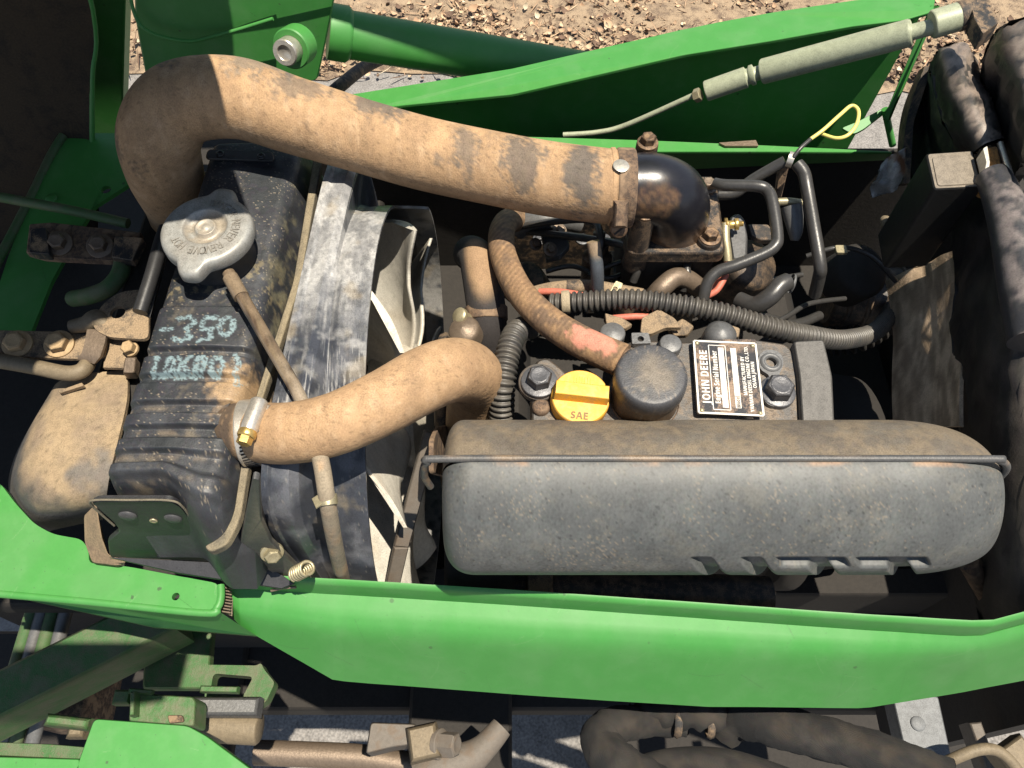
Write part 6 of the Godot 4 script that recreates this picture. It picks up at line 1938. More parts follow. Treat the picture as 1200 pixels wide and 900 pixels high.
	s.plate(ring2([Vector3(-0.3875, 0.952, -0.1719), Vector3(-0.3757, 0.952, -0.1737), Vector3(-0.3663, 0.95, -0.1473), Vector3(-0.3831, 0.95, -0.149)], 0.002), Vector3(0, -0.008, 0), 0.001)
	obj("side_wing", s, "black_dusty", o)
	bolt(o, Vector3(-0.365, 0.946, -0.1619), 0.0068, "steel_dusty", Vector3(0.2, 0.9, 0.35).normalized(), 1.5, 1.0)
	bolt(o, Vector3(-0.3313, 0.946, -0.1593), 0.0068, "steel_dusty", Vector3(0.2, 0.9, 0.35).normalized(), 1.5, 1.0)
	o = thing("cooler_pipe", "dusty bent pipe stub in shade under the two bolt bracket", "pipe", Vector3(-0.32, 0.9, -0.05))
	s = Shape.new()
	s.tube(spline([Vector3(-0.3127, 0.94, -0.1485), Vector3(-0.3133, 0.938, -0.1363), Vector3(-0.3219, 0.934, -0.1257), Vector3(-0.3401, 0.926, -0.1241), Vector3(-0.3624, 0.91, -0.1332)], 8), 0.0068, 20)
	obj("pipe_body", s, "worn_green", o)
	# lower bracket in the sun
	o = thing("pipe_bracket", "sunlit dusty bracket with a hexagon nut and folded tongue, at radiator side", "bracket", Vector3(-0.36, 0.93, -0.01))
	s = Shape.new()
	s.plate(ring2([Vector3(-0.3955, 0.95, -0.0758), Vector3(-0.344, 0.95, -0.0743), Vector3(-0.3179, 0.95, -0.072), Vector3(-0.3, 0.95, -0.0712), Vector3(-0.2988, 0.95, -0.0518), Vector3(-0.3182, 0.95, -0.0496), Vector3(-0.3499, 0.95, -0.051), Vector3(-0.3881, 0.95, -0.0532)], 0.002), Vector3(0, -0.003, 0), 0.0006)
	obj("bracket_plate", s, "heavy_dust", o)
	s = sheet([[Vector3(-0.3124, 0.957, -0.0704), Vector3(-0.2978, 0.957, -0.0696)], [Vector3(-0.3108, 0.9575, -0.0603), Vector3(-0.2961, 0.9575, -0.0588)], [Vector3(-0.3115, 0.956, -0.051), Vector3(-0.2971, 0.956, -0.048)], [Vector3(-0.3166, 0.951, -0.0497), Vector3(-0.303, 0.951, -0.0453)]], 0.003)
	obj("tongue", s, "steel_dusty", o)
	bolt(o, Vector3(-0.3331, 0.953, -0.061), 0.0078, "nut_dust", Vector3(0.12, 0.95, 0.2).normalized(), 1.35, 0.8)
	bolt(o, Vector3(-0.3638, 0.953, -0.061), 0.0078, "nut_dust", Vector3(0.12, 0.95, 0.2).normalized(), 1.35, 0.8)
	s = Shape.new()
	s.plate(ring2([Vector3(-0.302, 0.948, -0.071), Vector3(-0.2807, 0.948, -0.0726), Vector3(-0.275, 0.948, -0.0428), Vector3(-0.2988, 0.948, -0.0435)], 0.001), Vector3(0, -0.003, 0), 0.0005)
	obj("carrier", s, "heavy_dust", o)
	bolt(o, Vector3(-0.2799, 0.952, -0.0572), 0.0052, "nut_dust", Vector3(-0.1, 0.95, 0.2).normalized(), 1.1, 1.0)
	s = Shape.new()
	s.plate(ring2([Vector3(-0.2816, 0.954, -0.0493), Vector3(-0.2729, 0.954, -0.0493), Vector3(-0.274, 0.948, -0.0384), Vector3(-0.2833, 0.948, -0.0384)], 0.002), Vector3(0, -0.008, 0), 0.001)
	obj("spacer", s, "steel_dusty", o)
	s = Shape.new()
	s.tube(spline([Vector3(-0.3272, 0.954, -0.0754), Vector3(-0.3163, 0.956, -0.0764), Vector3(-0.3085, 0.957, -0.0795), Vector3(-0.3007, 0.954, -0.0762)], 6), along([0.005, 0.006, 0.008, 0.006], 19), 16)
	obj("pipe_end", s, "worn_tan", o)
	o = thing("brass_pipe", "yellowish steel pipe with hooked end under the sunlit bracket", "pipe", Vector3(-0.38, 0.94, 0.01))
	s = Shape.new()
	s.tube(spline([Vector3(-0.4006, 0.95, -0.0532), Vector3(-0.3739, 0.95, -0.0481), Vector3(-0.3475, 0.95, -0.043), Vector3(-0.3244, 0.95, -0.0379), Vector3(-0.314, 0.95, -0.0387), Vector3(-0.3111, 0.948, -0.0449), Vector3(-0.3159, 0.94, -0.0565)], 8), 0.0056, 20)
	obj("pipe_body", s, "worn_tan", o)
	o = thing("sheet_strap", "thin dusty strap edge poking from shadow under the hooked pipe", "strap", Vector3(-0.35, 0.92, 0.02))
	s = Shape.new()
	s.plate(ring2([Vector3(-0.331, 0.94, -0.0287), Vector3(-0.313, 0.944, -0.0336), Vector3(-0.311, 0.944, -0.0307), Vector3(-0.3291, 0.94, -0.0266)], 0.001), Vector3(0, -0.003, 0), 0.0005)
	obj("strap", s, "heavy_dust", o)

# ---------------------------------------------------------------- dash end, right of the engine
func make_dash_end() -> void:
	var dull := func(k: float):
		return func(p: Vector3, n: Vector3):
			var col := Color(0.022, 0.021, 0.02).lerp(Color(0.06, 0.052, 0.045), ss(-0.2, 0.4, nz(p, 30.0, k)))
			return col.lerp(Color(0.2, 0.16, 0.13), 0.85 * ss(-0.35, 0.25, nz(p, 26.0, k + 1.0) + 0.4 * nz(p, 180.0, k + 2.0)) * ss(0.1, 0.8, n.y))
	var o := thing("dash_boot", "draped worn black rubber boot with dusty ridge and green lining, beyond the control box", "rubber boot", Vector3(0.31, 0.88, -0.2))
	var crease := func(sh: Shape, amp: float, k: float):
		for i in sh.v.size():
			var q: Vector3 = sh.v[i]
			sh.v[i] = q + sh.n[i] * amp * (nz(q, 28.0, k) + 0.5 * nz(q, 80.0, k + 1.0))
	var secs := [
		[Vector3(0.362, 0.99, -0.3237), Vector3(0.3477, 1.02, -0.3002), Vector3(0.3572, 1.026, -0.2997), Vector3(0.3697, 1.02, -0.3044), Vector3(0.413, 0.97, -0.3468)],
		[Vector3(0.3459, 1.004, -0.2788), Vector3(0.3361, 1.03, -0.259), Vector3(0.346, 1.036, -0.2575), Vector3(0.3677, 1.02, -0.2734), Vector3(0.4122, 0.97, -0.3155)],
		[Vector3(0.3446, 1.002, -0.2472), Vector3(0.3338, 1.03, -0.2265), Vector3(0.3413, 1.039, -0.2234), Vector3(0.362, 1.026, -0.2368), Vector3(0.4042, 0.98, -0.2762)],
		[Vector3(0.3517, 0.996, -0.2231), Vector3(0.3365, 1.026, -0.2018), Vector3(0.3427, 1.037, -0.1986), Vector3(0.36, 1.028, -0.2095), Vector3(0.4046, 0.98, -0.2539)],
		[Vector3(0.3633, 0.99, -0.2107), Vector3(0.3427, 1.024, -0.1845), Vector3(0.3469, 1.032, -0.183), Vector3(0.3612, 1.026, -0.1912), Vector3(0.405, 0.98, -0.2323)]]
	var s := sheet(smooth_rows(secs, 7, 10), 0.004)
	crease.call(s, 0.004, 3.0)
	obj("boot_skin", s, "painted_satin", o, func(p: Vector3, n: Vector3):
		var col := Color(0.025, 0.023, 0.022).lerp(Color(0.05, 0.045, 0.04), ss(-0.2, 0.4, nz(p, 30.0)))
		return col.lerp(Color(0.25, 0.2, 0.165), 0.85 * ss(-0.35, 0.45, nz(p, 45.0, 2.0) + 0.6 * nz(p, 200.0, 3.0)) * ss(0.0, 0.7, n.y)))
	s = sheet(smooth_rows([[Vector3(0.3646, 0.984, -0.3291), Vector3(0.38, 0.95, -0.3533), Vector3(0.3765, 0.94, -0.3468)], [Vector3(0.3549, 0.99, -0.2915), Vector3(0.386, 0.93, -0.3355), Vector3(0.3699, 0.93, -0.3219)], [Vector3(0.3528, 0.99, -0.2568), Vector3(0.3939, 0.91, -0.3191), Vector3(0.3644, 0.92, -0.2952)], [Vector3(0.3605, 0.984, -0.2339), Vector3(0.3977, 0.9, -0.2917), Vector3(0.3622, 0.91, -0.2689)], [Vector3(0.3692, 0.98, -0.219), Vector3(0.3994, 0.9, -0.2745), Vector3(0.3689, 0.9, -0.2597)]], 6, 6), 0.003)
	crease.call(s, 0.003, 6.0)
	obj("green_lining", s, "painted", o, func(p: Vector3, n: Vector3): return Color(0.03, 0.05, 0.022).lerp(Color(0.1, 0.12, 0.055), ss(-0.1, 0.4, nz(p, 40.0))).lerp(Color(0.02, 0.02, 0.018), ss(0.1, 0.3, nz(p, 25.0, 4.0))))
	s = sheet(smooth_rows([[Vector3(0.3704, 0.972, -0.342), Vector3(0.367, 0.944, -0.3284), Vector3(0.3611, 0.928, -0.302), Vector3(0.3573, 0.91, -0.2616)], [Vector3(0.3869, 0.94, -0.3751), Vector3(0.3768, 0.916, -0.3515), Vector3(0.3711, 0.9, -0.3207), Vector3(0.3714, 0.88, -0.2873)]], 6, 4), 0.006)
	obj("boot_edge", s, "black_rubber", o)
	o = thing("dash_boot", "upright black rubber shroud at far edge by the dash, in shade", "rubber boot", Vector3(0.42, 0.9, -0.2))
	secs = [
		[Vector3(0.3984, 1, -0.3153), Vector3(0.3813, 1.04, -0.2945), Vector3(0.3805, 1.06, -0.2794), Vector3(0.4189, 1.06, -0.2977)],
		[Vector3(0.4017, 0.98, -0.2971), Vector3(0.3666, 1.04, -0.2544), Vector3(0.3618, 1.07, -0.2332), Vector3(0.3949, 1.07, -0.2444)],
		[Vector3(0.4211, 0.94, -0.2784), Vector3(0.3748, 1.02, -0.2212), Vector3(0.3503, 1.07, -0.1819), Vector3(0.3667, 1.08, -0.1786)],
		[Vector3(0.4426, 0.9, -0.2452), Vector3(0.383, 1, -0.1834), Vector3(0.3469, 1.06, -0.1359), Vector3(0.3533, 1.08, -0.1231)]]
	s = sheet(smooth_rows(secs, 8, 8), 0.004)
	crease.call(s, 0.006, 9.0)
	obj("shroud_skin", s, "painted_satin", o, dull.call(4.0))
	# control box
	o = thing("control_box", "plastic control box with painted shade on its sides and dusty flat top, at the dash beside the rubber boot", "control box", Vector3(0.31, 0.92, -0.14))
	s = Shape.new()
	var top := ring2([Vector3(0.3024, 1.025, -0.1809), Vector3(0.339, 1.025, -0.1843), Vector3(0.3354, 1.025, -0.1464), Vector3(0.2989, 1.025, -0.144)], 0.004)
	s.plate(top, Vector3(0, -0.09, 0), 0.0018)
	obj("case", s, "painted_satin", o, func(p: Vector3, n: Vector3): return Color(0.012, 0.012, 0.012).lerp(Color(0.2, 0.17, 0.13), ss(0.6, 0.95, n.y)))  # sides darkened as painted shade, dust on the top
	s = Shape.new()
	s.plate(ring2([Vector3(0.3058, 1.0256, -0.1759), Vector3(0.3339, 1.0256, -0.1785), Vector3(0.3312, 1.0256, -0.1499), Vector3(0.3026, 1.0256, -0.1475)], 0.003), Vector3(0, -0.001, 0), 0.0004)
	obj("lid_panel", s, "painted_satin", o, func(p: Vector3, n: Vector3): return Color(0.21, 0.18, 0.14))
	s = Shape.new()
	s.tube(spline([Vector3(0.3079, 0.94, -0.1934), Vector3(0.3109, 0.94, -0.1878), Vector3(0.3142, 0.93, -0.1817), Vector3(0.3159, 0.92, -0.1809)], 5), along([0.003, 0.0055, 0.005, 0.003], 16), 14)
	obj("rubber_plug", s, "worn_tan", o)
	# foam and cowl tube
	o = thing("cowl_edge", "worn black padded cowl edge with a torn end of brown foam, along the dash", "cowl trim", Vector3(0.38, 0.92, -0.08))
	s = Shape.new()
	var ce := spline([Vector3(0.3356, 1.036, -0.148), Vector3(0.3367, 1.036, -0.132), Vector3(0.3343, 1.036, -0.0976), Vector3(0.3286, 1.034, -0.0564), Vector3(0.324, 1.03, -0.0132)], 16)
	s.tube(ce, along([0.0105, 0.012, 0.0135, 0.014, 0.014], ce.size()), 44)
	obj("padding", s, "painted_satin", o, func(p: Vector3, n: Vector3): return Color(0.03, 0.03, 0.032).lerp(Color(0.19, 0.16, 0.15), 0.9 * ss(-0.25, 0.3, nz(p, 45.0, 3.0) + 0.3 * nz(p, 160.0)) * ss(0.0, 0.7, n.y)))
	s = Shape.new()
	s.plate(ring2([Vector3(0.3401, 1.036, -0.1754), Vector3(0.3492, 1.036, -0.1771), Vector3(0.346, 1.034, -0.1491), Vector3(0.3391, 1.034, -0.1442), Vector3(0.3341, 1.034, -0.1475)], 0.003), Vector3(0, -0.02, 0), 0.003)
	obj("torn_foam", s, "foam", o)
	s = Shape.new()
	s.plate(ring2([Vector3(0.3363, 1.037, -0.1726), Vector3(0.3393, 1.038, -0.1741), Vector3(0.3356, 1.039, -0.1572), Vector3(0.3318, 1.038, -0.1468), Vector3(0.3312, 1.037, -0.151), Vector3(0.3348, 1.037, -0.1592)], 0.001), Vector3(0, -0.01, 0), 0.001)
	obj("torn_paper", s, "white_plastic", o)
	s = Shape.new()
	s.tube(PackedVector3Array([Vector3(0.3526, 1.034, -0.1809), Vector3(0.3502, 1.034, -0.1491)]), 0.0022, 10)
	obj("edge_wire", s, "steel_bright", o)
	# dark dash panel
	o = thing("bulkhead", "large black dash bulkhead in deep shade at the operator end", "bulkhead", Vector3(0.4, 0.7, 0))
	secs = [
		[Vector3(0.3561, 0.97, -0.2037), Vector3(0.3527, 1, -0.1686), Vector3(0.3519, 1.018, -0.1449), Vector3(0.3834, 1.01, -0.1524)],
		[Vector3(0.3537, 0.95, -0.1456), Vector3(0.3476, 0.99, -0.1211), Vector3(0.3429, 1.018, -0.0979), Vector3(0.3686, 1.016, -0.0995)],
		[Vector3(0.3428, 0.93, -0.0861), Vector3(0.3332, 0.98, -0.0673), Vector3(0.3322, 1.016, -0.0491), Vector3(0.3604, 1.016, -0.0491)],
		[Vector3(0.3432, 0.91, -0.0293), Vector3(0.3255, 0.97, -0.0037), Vector3(0.3289, 1, 0.0065), Vector3(0.356, 1.01, 0.006)],
		[Vector3(0.3455, 0.88, 0.0417), Vector3(0.3282, 0.94, 0.0586), Vector3(0.3352, 0.97, 0.0647), Vector3(0.3572, 0.99, 0.0672)],
		[Vector3(0.3501, 0.84, 0.1173), Vector3(0.3463, 0.88, 0.1225), Vector3(0.3512, 0.91, 0.1281), Vector3(0.3846, 0.92, 0.1278)]]
	s = sheet(smooth_rows(secs, 8, 8), 0.005)
	crease.call(s, 0.006, 12.0)
	obj("panel_skin", s, "painted_satin", o, dull.call(8.0))
	s = Shape.new()
	s.box(Vector3(0.44, 0.68, -0.08), Vector3(0.02, 0.5, 0.5), Basis.IDENTITY, 0.003)
	obj("rear_wall", s, "dark", o)
	# dusty side of the fuel tank under the dash
	o = thing("firewall_liner", "brown dusty ribbed firewall liner standing in shade right of the engine", "liner", Vector3(0.3, 0.76, -0.04))
	var liner := [
		[Vector3(0.3426, 0.86, -0.1888), Vector3(0.3497, 0.884, -0.1818), Vector3(0.3578, 0.898, -0.1783), Vector3(0.3594, 0.907, -0.173), Vector3(0.3624, 0.917, -0.1723), Vector3(0.3649, 0.926, -0.1687), Vector3(0.3672, 0.935, -0.1649)],
		[Vector3(0.3402, 0.86, -0.1565), Vector3(0.3464, 0.884, -0.1485), Vector3(0.3528, 0.898, -0.1437), Vector3(0.3543, 0.907, -0.1389), Vector3(0.3567, 0.917, -0.1367), Vector3(0.3588, 0.926, -0.1326), Vector3(0.3597, 0.935, -0.1284)],
		[Vector3(0.3349, 0.86, -0.1255), Vector3(0.3412, 0.884, -0.1158), Vector3(0.3462, 0.898, -0.1107), Vector3(0.3473, 0.907, -0.1055), Vector3(0.3494, 0.917, -0.1029), Vector3(0.3503, 0.926, -0.0984), Vector3(0.3512, 0.935, -0.0946)],
		[Vector3(0.3269, 0.86, -0.0958), Vector3(0.3336, 0.884, -0.0855), Vector3(0.338, 0.898, -0.0793), Vector3(0.3391, 0.907, -0.0746), Vector3(0.3397, 0.917, -0.0708), Vector3(0.3406, 0.926, -0.0667), Vector3(0.3411, 0.935, -0.0619)],
		[Vector3(0.3201, 0.86, -0.0674), Vector3(0.3251, 0.884, -0.0557), Vector3(0.3293, 0.898, -0.0494), Vector3(0.3301, 0.907, -0.0443), Vector3(0.3306, 0.917, -0.0402), Vector3(0.3312, 0.926, -0.0359), Vector3(0.3308, 0.935, -0.0315)],
		[Vector3(0.3146, 0.86, -0.0401), Vector3(0.32, 0.884, -0.0279), Vector3(0.3227, 0.898, -0.0208), Vector3(0.3236, 0.907, -0.0162), Vector3(0.3236, 0.917, -0.0111), Vector3(0.3232, 0.926, -0.0065), Vector3(0.3226, 0.935, -0.002)]]
	obj("liner_sheet", sheet(smooth_rows(liner, 5, 4), 0.003), "painted", o, func(p: Vector3, n: Vector3): return Color(0.36, 0.26, 0.17).lerp(Color(0.66, 0.49, 0.33), ss(-0.2, 0.3, nz(Vector3(p.x, p.y, p.z * 0.15), 90.0))))
	# torn reflective insulation
	o = thing("torn_insulation", "torn grey foil insulation flap hanging by the green corner gusset", "insulation", Vector3(0.26, 0.88, -0.22))
	secs = [
		[Vector3(0.3413, 0.95, -0.2658), Vector3(0.3351, 0.946, -0.2638), Vector3(0.3301, 0.94, -0.2639), Vector3(0.3256, 0.934, -0.2597)],
		[Vector3(0.3421, 0.94, -0.2577), Vector3(0.3317, 0.94, -0.2516), Vector3(0.3273, 0.93, -0.2534), Vector3(0.3179, 0.93, -0.2453)],
		[Vector3(0.3433, 0.93, -0.2514), Vector3(0.3336, 0.928, -0.2452), Vector3(0.3254, 0.926, -0.2451), Vector3(0.3181, 0.92, -0.2489)],
		[Vector3(0.3398, 0.92, -0.2448), Vector3(0.3344, 0.92, -0.2408), Vector3(0.3273, 0.916, -0.2425), Vector3(0.32, 0.914, -0.2404)]]
	s = sheet(smooth_rows(secs, 8, 8), 0.0012)
	for i in s.v.size():
		s.v[i] += s.n[i] * 0.003 * nz(s.v[i], 70.0)
	obj("flap", s, "painted_gloss", o, func(p: Vector3, n: Vector3): return Color(0.2, 0.2, 0.19).lerp(Color(0.36, 0.35, 0.33), ss(0.0, 0.3, nz(p, 50.0))).lerp(Color(0.17, 0.09, 0.05), ss(0.1, 0.3, nz(p, 36.0, 4.0))))
	# heater duct: big ribbed hose in the dark
	o = thing("air_duct", "large black ribbed air duct curving down in deep shade by the control box", "duct", Vector3(0.27, 0.86, -0.1))
	obj("ribbed_duct", conduit(spline([Vector3(0.39, 0.83, -0.2429), Vector3(0.3788, 0.82, -0.2141), Vector3(0.3589, 0.81, -0.1857), Vector3(0.335, 0.8, -0.1726), Vector3(0.3096, 0.79, -0.1732)], 10), 0.019, 0.006, 30), "dark", o)
	o = thing("steering_shaft", "dull steel shaft slanting down in shade at the dash end of the silencer", "shaft", Vector3(0.32, 0.82, 0.08))
	s = Shape.new()
	s.tube(PackedVector3Array([Vector3(0.3312, 0.88, 0.081), Vector3(0.3662, 0.84, 0.1104)]), 0.007, 20)
	obj("shaft_body", s, "rusty", o)
	o = thing("panel_bracket", "small green bracket in the shaded corner at the dash end of near panel", "bracket", Vector3(0.36, 0.86, 0.11))
	s = Shape.new()
	s.plate(ring2([Vector3(0.3467, 0.88, 0.1249), Vector3(0.3513, 0.88, 0.1178), Vector3(0.3684, 0.88, 0.1094), Vector3(0.3761, 0.88, 0.1225)], 0.002), Vector3(0, -0.004, 0), 0.001)
	obj("bracket_plate", s, "green", o)

# an outline with a four-sided window
func pierced4(outer: Array, inner: Array) -> PackedVector3Array:
	var o := PackedVector3Array(ring2(outer, 0.003))
	var w := ring2(inner, 0.004)
	var ao := Vector3.ZERO
	var aw := Vector3.ZERO
	for i in o.size(): ao += (o[i] - o[0]).cross(o[(i + 1) % o.size()] - o[0])
	for i in w.size(): aw += (w[i] - w[0]).cross(w[(i + 1) % w.size()] - w[0])
	if ao.dot(aw) > 0.0: w.reverse()
	var best := 0
	for i in o.size():
		if o[i].distance_squared_to(w[0]) < o[best].distance_squared_to(w[0]):
			best = i
	var st := 0
	for i in w.size():
		if w[i].distance_squared_to(o[best]) < w[st].distance_squared_to(o[best]):
			st = i
	var r := PackedVector3Array()
	for side in [-0.0001, 0.0001]:
		r.clear()
		for i in o.size():
			r.append(o[i])
			if i == best:
				for k in w.size():
					r.append(w[(st + k) % w.size()])
				var sl: Vector3 = (o[best] - w[st]).cross(Vector3.UP).normalized() * side
				r.append(w[st] + sl)
				r.append(o[best] + sl)
		if Geometry2D.triangulate_polygon(Shape.new().flattened(r, Vector3.UP)).size():
			return r
	return r

# ---------------------------------------------------------------- below the near panel
func make_below() -> void:
	var o := thing("frame_rail", "dark main frame rail hidden low under the engine on the near side", "tractor frame", Vector3(0.05, 0.55, 0.06))
	var s := Shape.new()
	s.box(Vector3(0, 0.58, 0.03), Vector3(1.1, 0.16, 0.03), Basis.IDENTITY, 0.003)
	obj("rail", s, "dark", o)
	o = thing("frame_rail", "dark main frame rail hidden low under the engine on the far side", "tractor frame", Vector3(0.05, 0.55, -0.26))
	s = Shape.new()
	s.box(Vector3(0, 0.58, -0.26), Vector3(1.1, 0.16, 0.03), Basis.IDENTITY, 0.003)
	obj("rail", s, "dark", o)
	o = thing("axle_housing", "dark front axle and sump mass low under the engine", "axle", Vector3(-0.08, 0.4, -0.08))
	s = Shape.new()
	s.box(Vector3(-0.12, 0.5, -0.1), Vector3(0.6, 0.14, 0.3), Basis.IDENTITY, 0.02)
	obj("housing", s, "dark", o)
	s = Shape.new()
	s.box(Vector3(0.2, 0.52, -0.08), Vector3(0.5, 0.14, 0.3), Basis.IDENTITY, 0.02)
	obj("sump", s, "dark", o)
	o = thing("added_dark_floor", "dark sheet added for the deep shade on the far side of the engine", "floor pan", Vector3(0.12, 0.66, -0.27))
	s = Shape.new()
	s.box(Vector3(0.12, 0.67, -0.27), Vector3(0.6, 0.012, 0.3), Basis.IDENTITY, 0.003)
	obj("dark_sheet", s, "dark", o)  # dark sheet added for the deep shade beside the engine
	o = thing("added_dark_plates", "dark plates added for the deep shade below the near panel, lit asphalt showing between", "underbody plate", Vector3(0.2, 0.48, 0.18))  # dark plates added to stand for shaded ground, gaps left for sunlit patches
	s = Shape.new()
	s.box(Vector3(0.42, 0.12, 0.22), Vector3(0.54, 0.02, 0.5), Basis.IDENTITY, 0.004)
	obj("rear_plate", s, "dark", o)
	s = Shape.new()
	s.box(Vector3(-0.06, 0.44, 0.2), Vector3(0.12, 0.02, 0.3), Basis.IDENTITY, 0.004)
	obj("middle_plate", s, "dark", o)
	s = Shape.new()
	s.box(Vector3(-0.54, 0.44, 0.2), Vector3(0.44, 0.02, 0.34), Basis.IDENTITY, 0.004)
	obj("front_plate", s, "dark", o)
	s = Shape.new()
	s.box(Vector3(0, 0.42, 0.06), Vector3(0.9, 0.04, 0.12), Basis.IDENTITY, 0.004)
	obj("dark_cross_plate", s, "dark", o)
	# four hydraulic pipes, lower front
	var marks := ["first of four hydraulic pipes counting from the outer end, green with bare patches", "second of four slanting hydraulic pipes at lower front, bare shiny steel", "third of four slanting hydraulic pipes at lower front, green", "fourth hydraulic pipe, nearest the green diagonal beam, bare steel"]
	var tops := [Vector3(-0.4085, 0.76, 0.066), Vector3(-0.3996, 0.76, 0.066), Vector3(-0.3908, 0.76, 0.066), Vector3(-0.3805, 0.76, 0.066)]
	var ends := [Vector3(-0.4453, 0.7, 0.1883), Vector3(-0.4351, 0.7, 0.1883), Vector3(-0.4249, 0.7, 0.1883), Vector3(-0.4104, 0.7, 0.1883)]
	for k in 4:
		o = thing("hydraulic_pipe", marks[k], "hydraulic pipe", ends[k], "hydraulic pipes at the lower front")
		s = Shape.new()
		s.tube(PackedVector3Array([tops[k] + Vector3(0, 0.01, -0.05), tops[k], tops[k].lerp(ends[k], 0.5), ends[k]]), 0.0058, 18)
		obj("pipe_body", s, "worn_green" if k % 2 == 0 else "steel_grey", o)
	# diagonal beam
	o = thing("diagonal_beam", "worn green square beam slanting up under the front frame", "beam", Vector3(-0.38, 0.64, 0.14))
	s = Shape.new()
	s.bar(Vector3(-0.4466, 0.76, 0.1804), Vector3(-0.2827, 0.76, 0.0893), 0.038, 0.05, Vector3.UP, 0.003)
	obj("beam_body", s, "worn_green", o)
	o = thing("dusty_block", "brown dusty metal block under the diagonal beam", "bracket", Vector3(-0.3, 0.6, 0.14))
	s = Shape.new()
	s.box(Vector3(-0.3946, 0.67, 0.139), Vector3(0.045, 0.06, 0.06), Basis.IDENTITY, 0.004)
	obj("block", s, "rusty", o)
	# loader bracket, worn, with a window
	o = thing("loader_bracket", "worn grey green loader bracket with a square window, under the near panel taper", "loader bracket", Vector3(-0.24, 0.68, 0.14))
	s = Shape.new()
	s.plate(ring2([Vector3(-0.3231, 0.73, 0.0916), Vector3(-0.263, 0.73, 0.0916), Vector3(-0.2596, 0.73, 0.1254), Vector3(-0.2577, 0.73, 0.1435), Vector3(-0.3141, 0.73, 0.1435)], 0.004), Vector3(0, -0.01, 0), 0.002)
	obj("back_plate", s, "worn_green", o)
	s = Shape.new()
	s.plate(pierced4([Vector3(-0.2607, 0.74, 0.1252), Vector3(-0.2172, 0.74, 0.1259), Vector3(-0.2132, 0.74, 0.1238), Vector3(-0.2102, 0.74, 0.1287), Vector3(-0.1992, 0.74, 0.1397), Vector3(-0.2041, 0.74, 0.1545), Vector3(-0.2118, 0.74, 0.1598), Vector3(-0.2541, 0.74, 0.1598)], [Vector3(-0.2522, 0.74, 0.1322), Vector3(-0.2179, 0.74, 0.1349), Vector3(-0.2245, 0.74, 0.1512), Vector3(-0.2521, 0.74, 0.1478)]), Vector3(0, -0.014, 0), 0.0)
	obj("window_frame", s, "worn_green", o)
	s = Shape.new()
	s.bar(Vector3(-0.2604, 0.75, 0.1606), Vector3(-0.2047, 0.75, 0.1606), 0.015, 0.016, Vector3.UP, 0.003)
	obj("dark_bar", s, "steel_grey", o)
	s = Shape.new()
	s.plate(ring2([Vector3(-0.2913, 0.79, 0.1557), Vector3(-0.2471, 0.79, 0.1582), Vector3(-0.2438, 0.79, 0.1619), Vector3(-0.2415, 0.79, 0.1803), Vector3(-0.293, 0.79, 0.1766), Vector3(-0.2946, 0.79, 0.1644)], 0.003), Vector3(0, -0.026, 0), 0.0025)
	obj("clevis", s, "pale_green", o)
	s = Shape.new()
	s.bar(Vector3(-0.2902, 0.794, 0.1563), Vector3(-0.2869, 0.794, 0.1735), 0.004, 0.012, Vector3.UP, 0.001)
	obj("weld_rib", s, "pale_green", o)
	s = Shape.new()
	s.plate(ring2([Vector3(-0.2633, 0.792, 0.172), Vector3(-0.2515, 0.792, 0.172), Vector3(-0.2492, 0.792, 0.1769), Vector3(-0.2607, 0.792, 0.1781)], 0.002), Vector3(0, -0.002, 0), 0.0005)
	obj("rust_patch", s, "rusty", o)
	s = Shape.new()
	s.box(Vector3(-0.302, 0.785, 0.1587), Vector3(0.014, 0.012, 0.011), Basis.IDENTITY, 0.002)
	s.bar(Vector3(-0.2969, 0.79, 0.1545), Vector3(-0.2781, 0.79, 0.1557), 0.004, 0.006, Vector3.UP, 0.001)
	obj("latch", s, "pale_green", o)
	s = Shape.new()
	s.bar(Vector3(-0.2452, 0.78, 0.1516), Vector3(-0.2154, 0.78, 0.1522), 0.005, 0.008, Vector3.UP, 0.001)
	obj("pin_bar", s, "pale_green", o)
	s = Shape.new()
	s.lathe([Vector2(0, 0), Vector2(0.012, 0), Vector2(0.012, 0), Vector2(0.013, 0.001), Vector2(0.013, 0.05), Vector2(0.011, 0.052), Vector2(0, 0.052)], Vector3(-0.2608, 0.73, 0.1717), Vector3(1, 0, 0.05).normalized(), 28)
	obj("pin_boss", s, "worn_tan", o)
	# bright green loader arm plate, lowest left
	o = thing("boom_end", "bright green loader arm plate with cut corner, at the lowest front edge", "loader arm", Vector3(-0.26, 0.74, 0.22))
	s = Shape.new()
	s.plate(ring2([Vector3(-0.3051, 0.82, 0.1781), Vector3(-0.2357, 0.82, 0.1827), Vector3(-0.2207, 0.82, 0.1896), Vector3(-0.1812, 0.82, 0.2135), Vector3(-0.1589, 0.82, 0.2427), Vector3(-0.3118, 0.82, 0.2427), Vector3(-0.3084, 0.82, 0.2031)], 0.004), Vector3(0, -0.01, 0), 0.0015)
	obj("arm_plate", s, "green", o)
	s = Shape.new()
	s.plate(ring2([Vector3(-0.3966, 0.815, 0.1925), Vector3(-0.334, 0.815, 0.1947), Vector3(-0.3037, 0.815, 0.197), Vector3(-0.309, 0.815, 0.2049), Vector3(-0.3935, 0.815, 0.2015)], 0.002), Vector3(0, -0.01, 0), 0.001)
	obj("edge_flange", s, "worn_green", o)
	s = Shape.new()
	s.plate(ring2([Vector3(-0.3902, 0.82, 0.2025), Vector3(-0.3079, 0.82, 0.2047), Vector3(-0.3001, 0.82, 0.2427), Vector3(-0.3765, 0.82, 0.2427)], 0.002), Vector3(0, -0.01, 0), 0.001)
	obj("side_plate", s, "green", o)
	s = Shape.new()
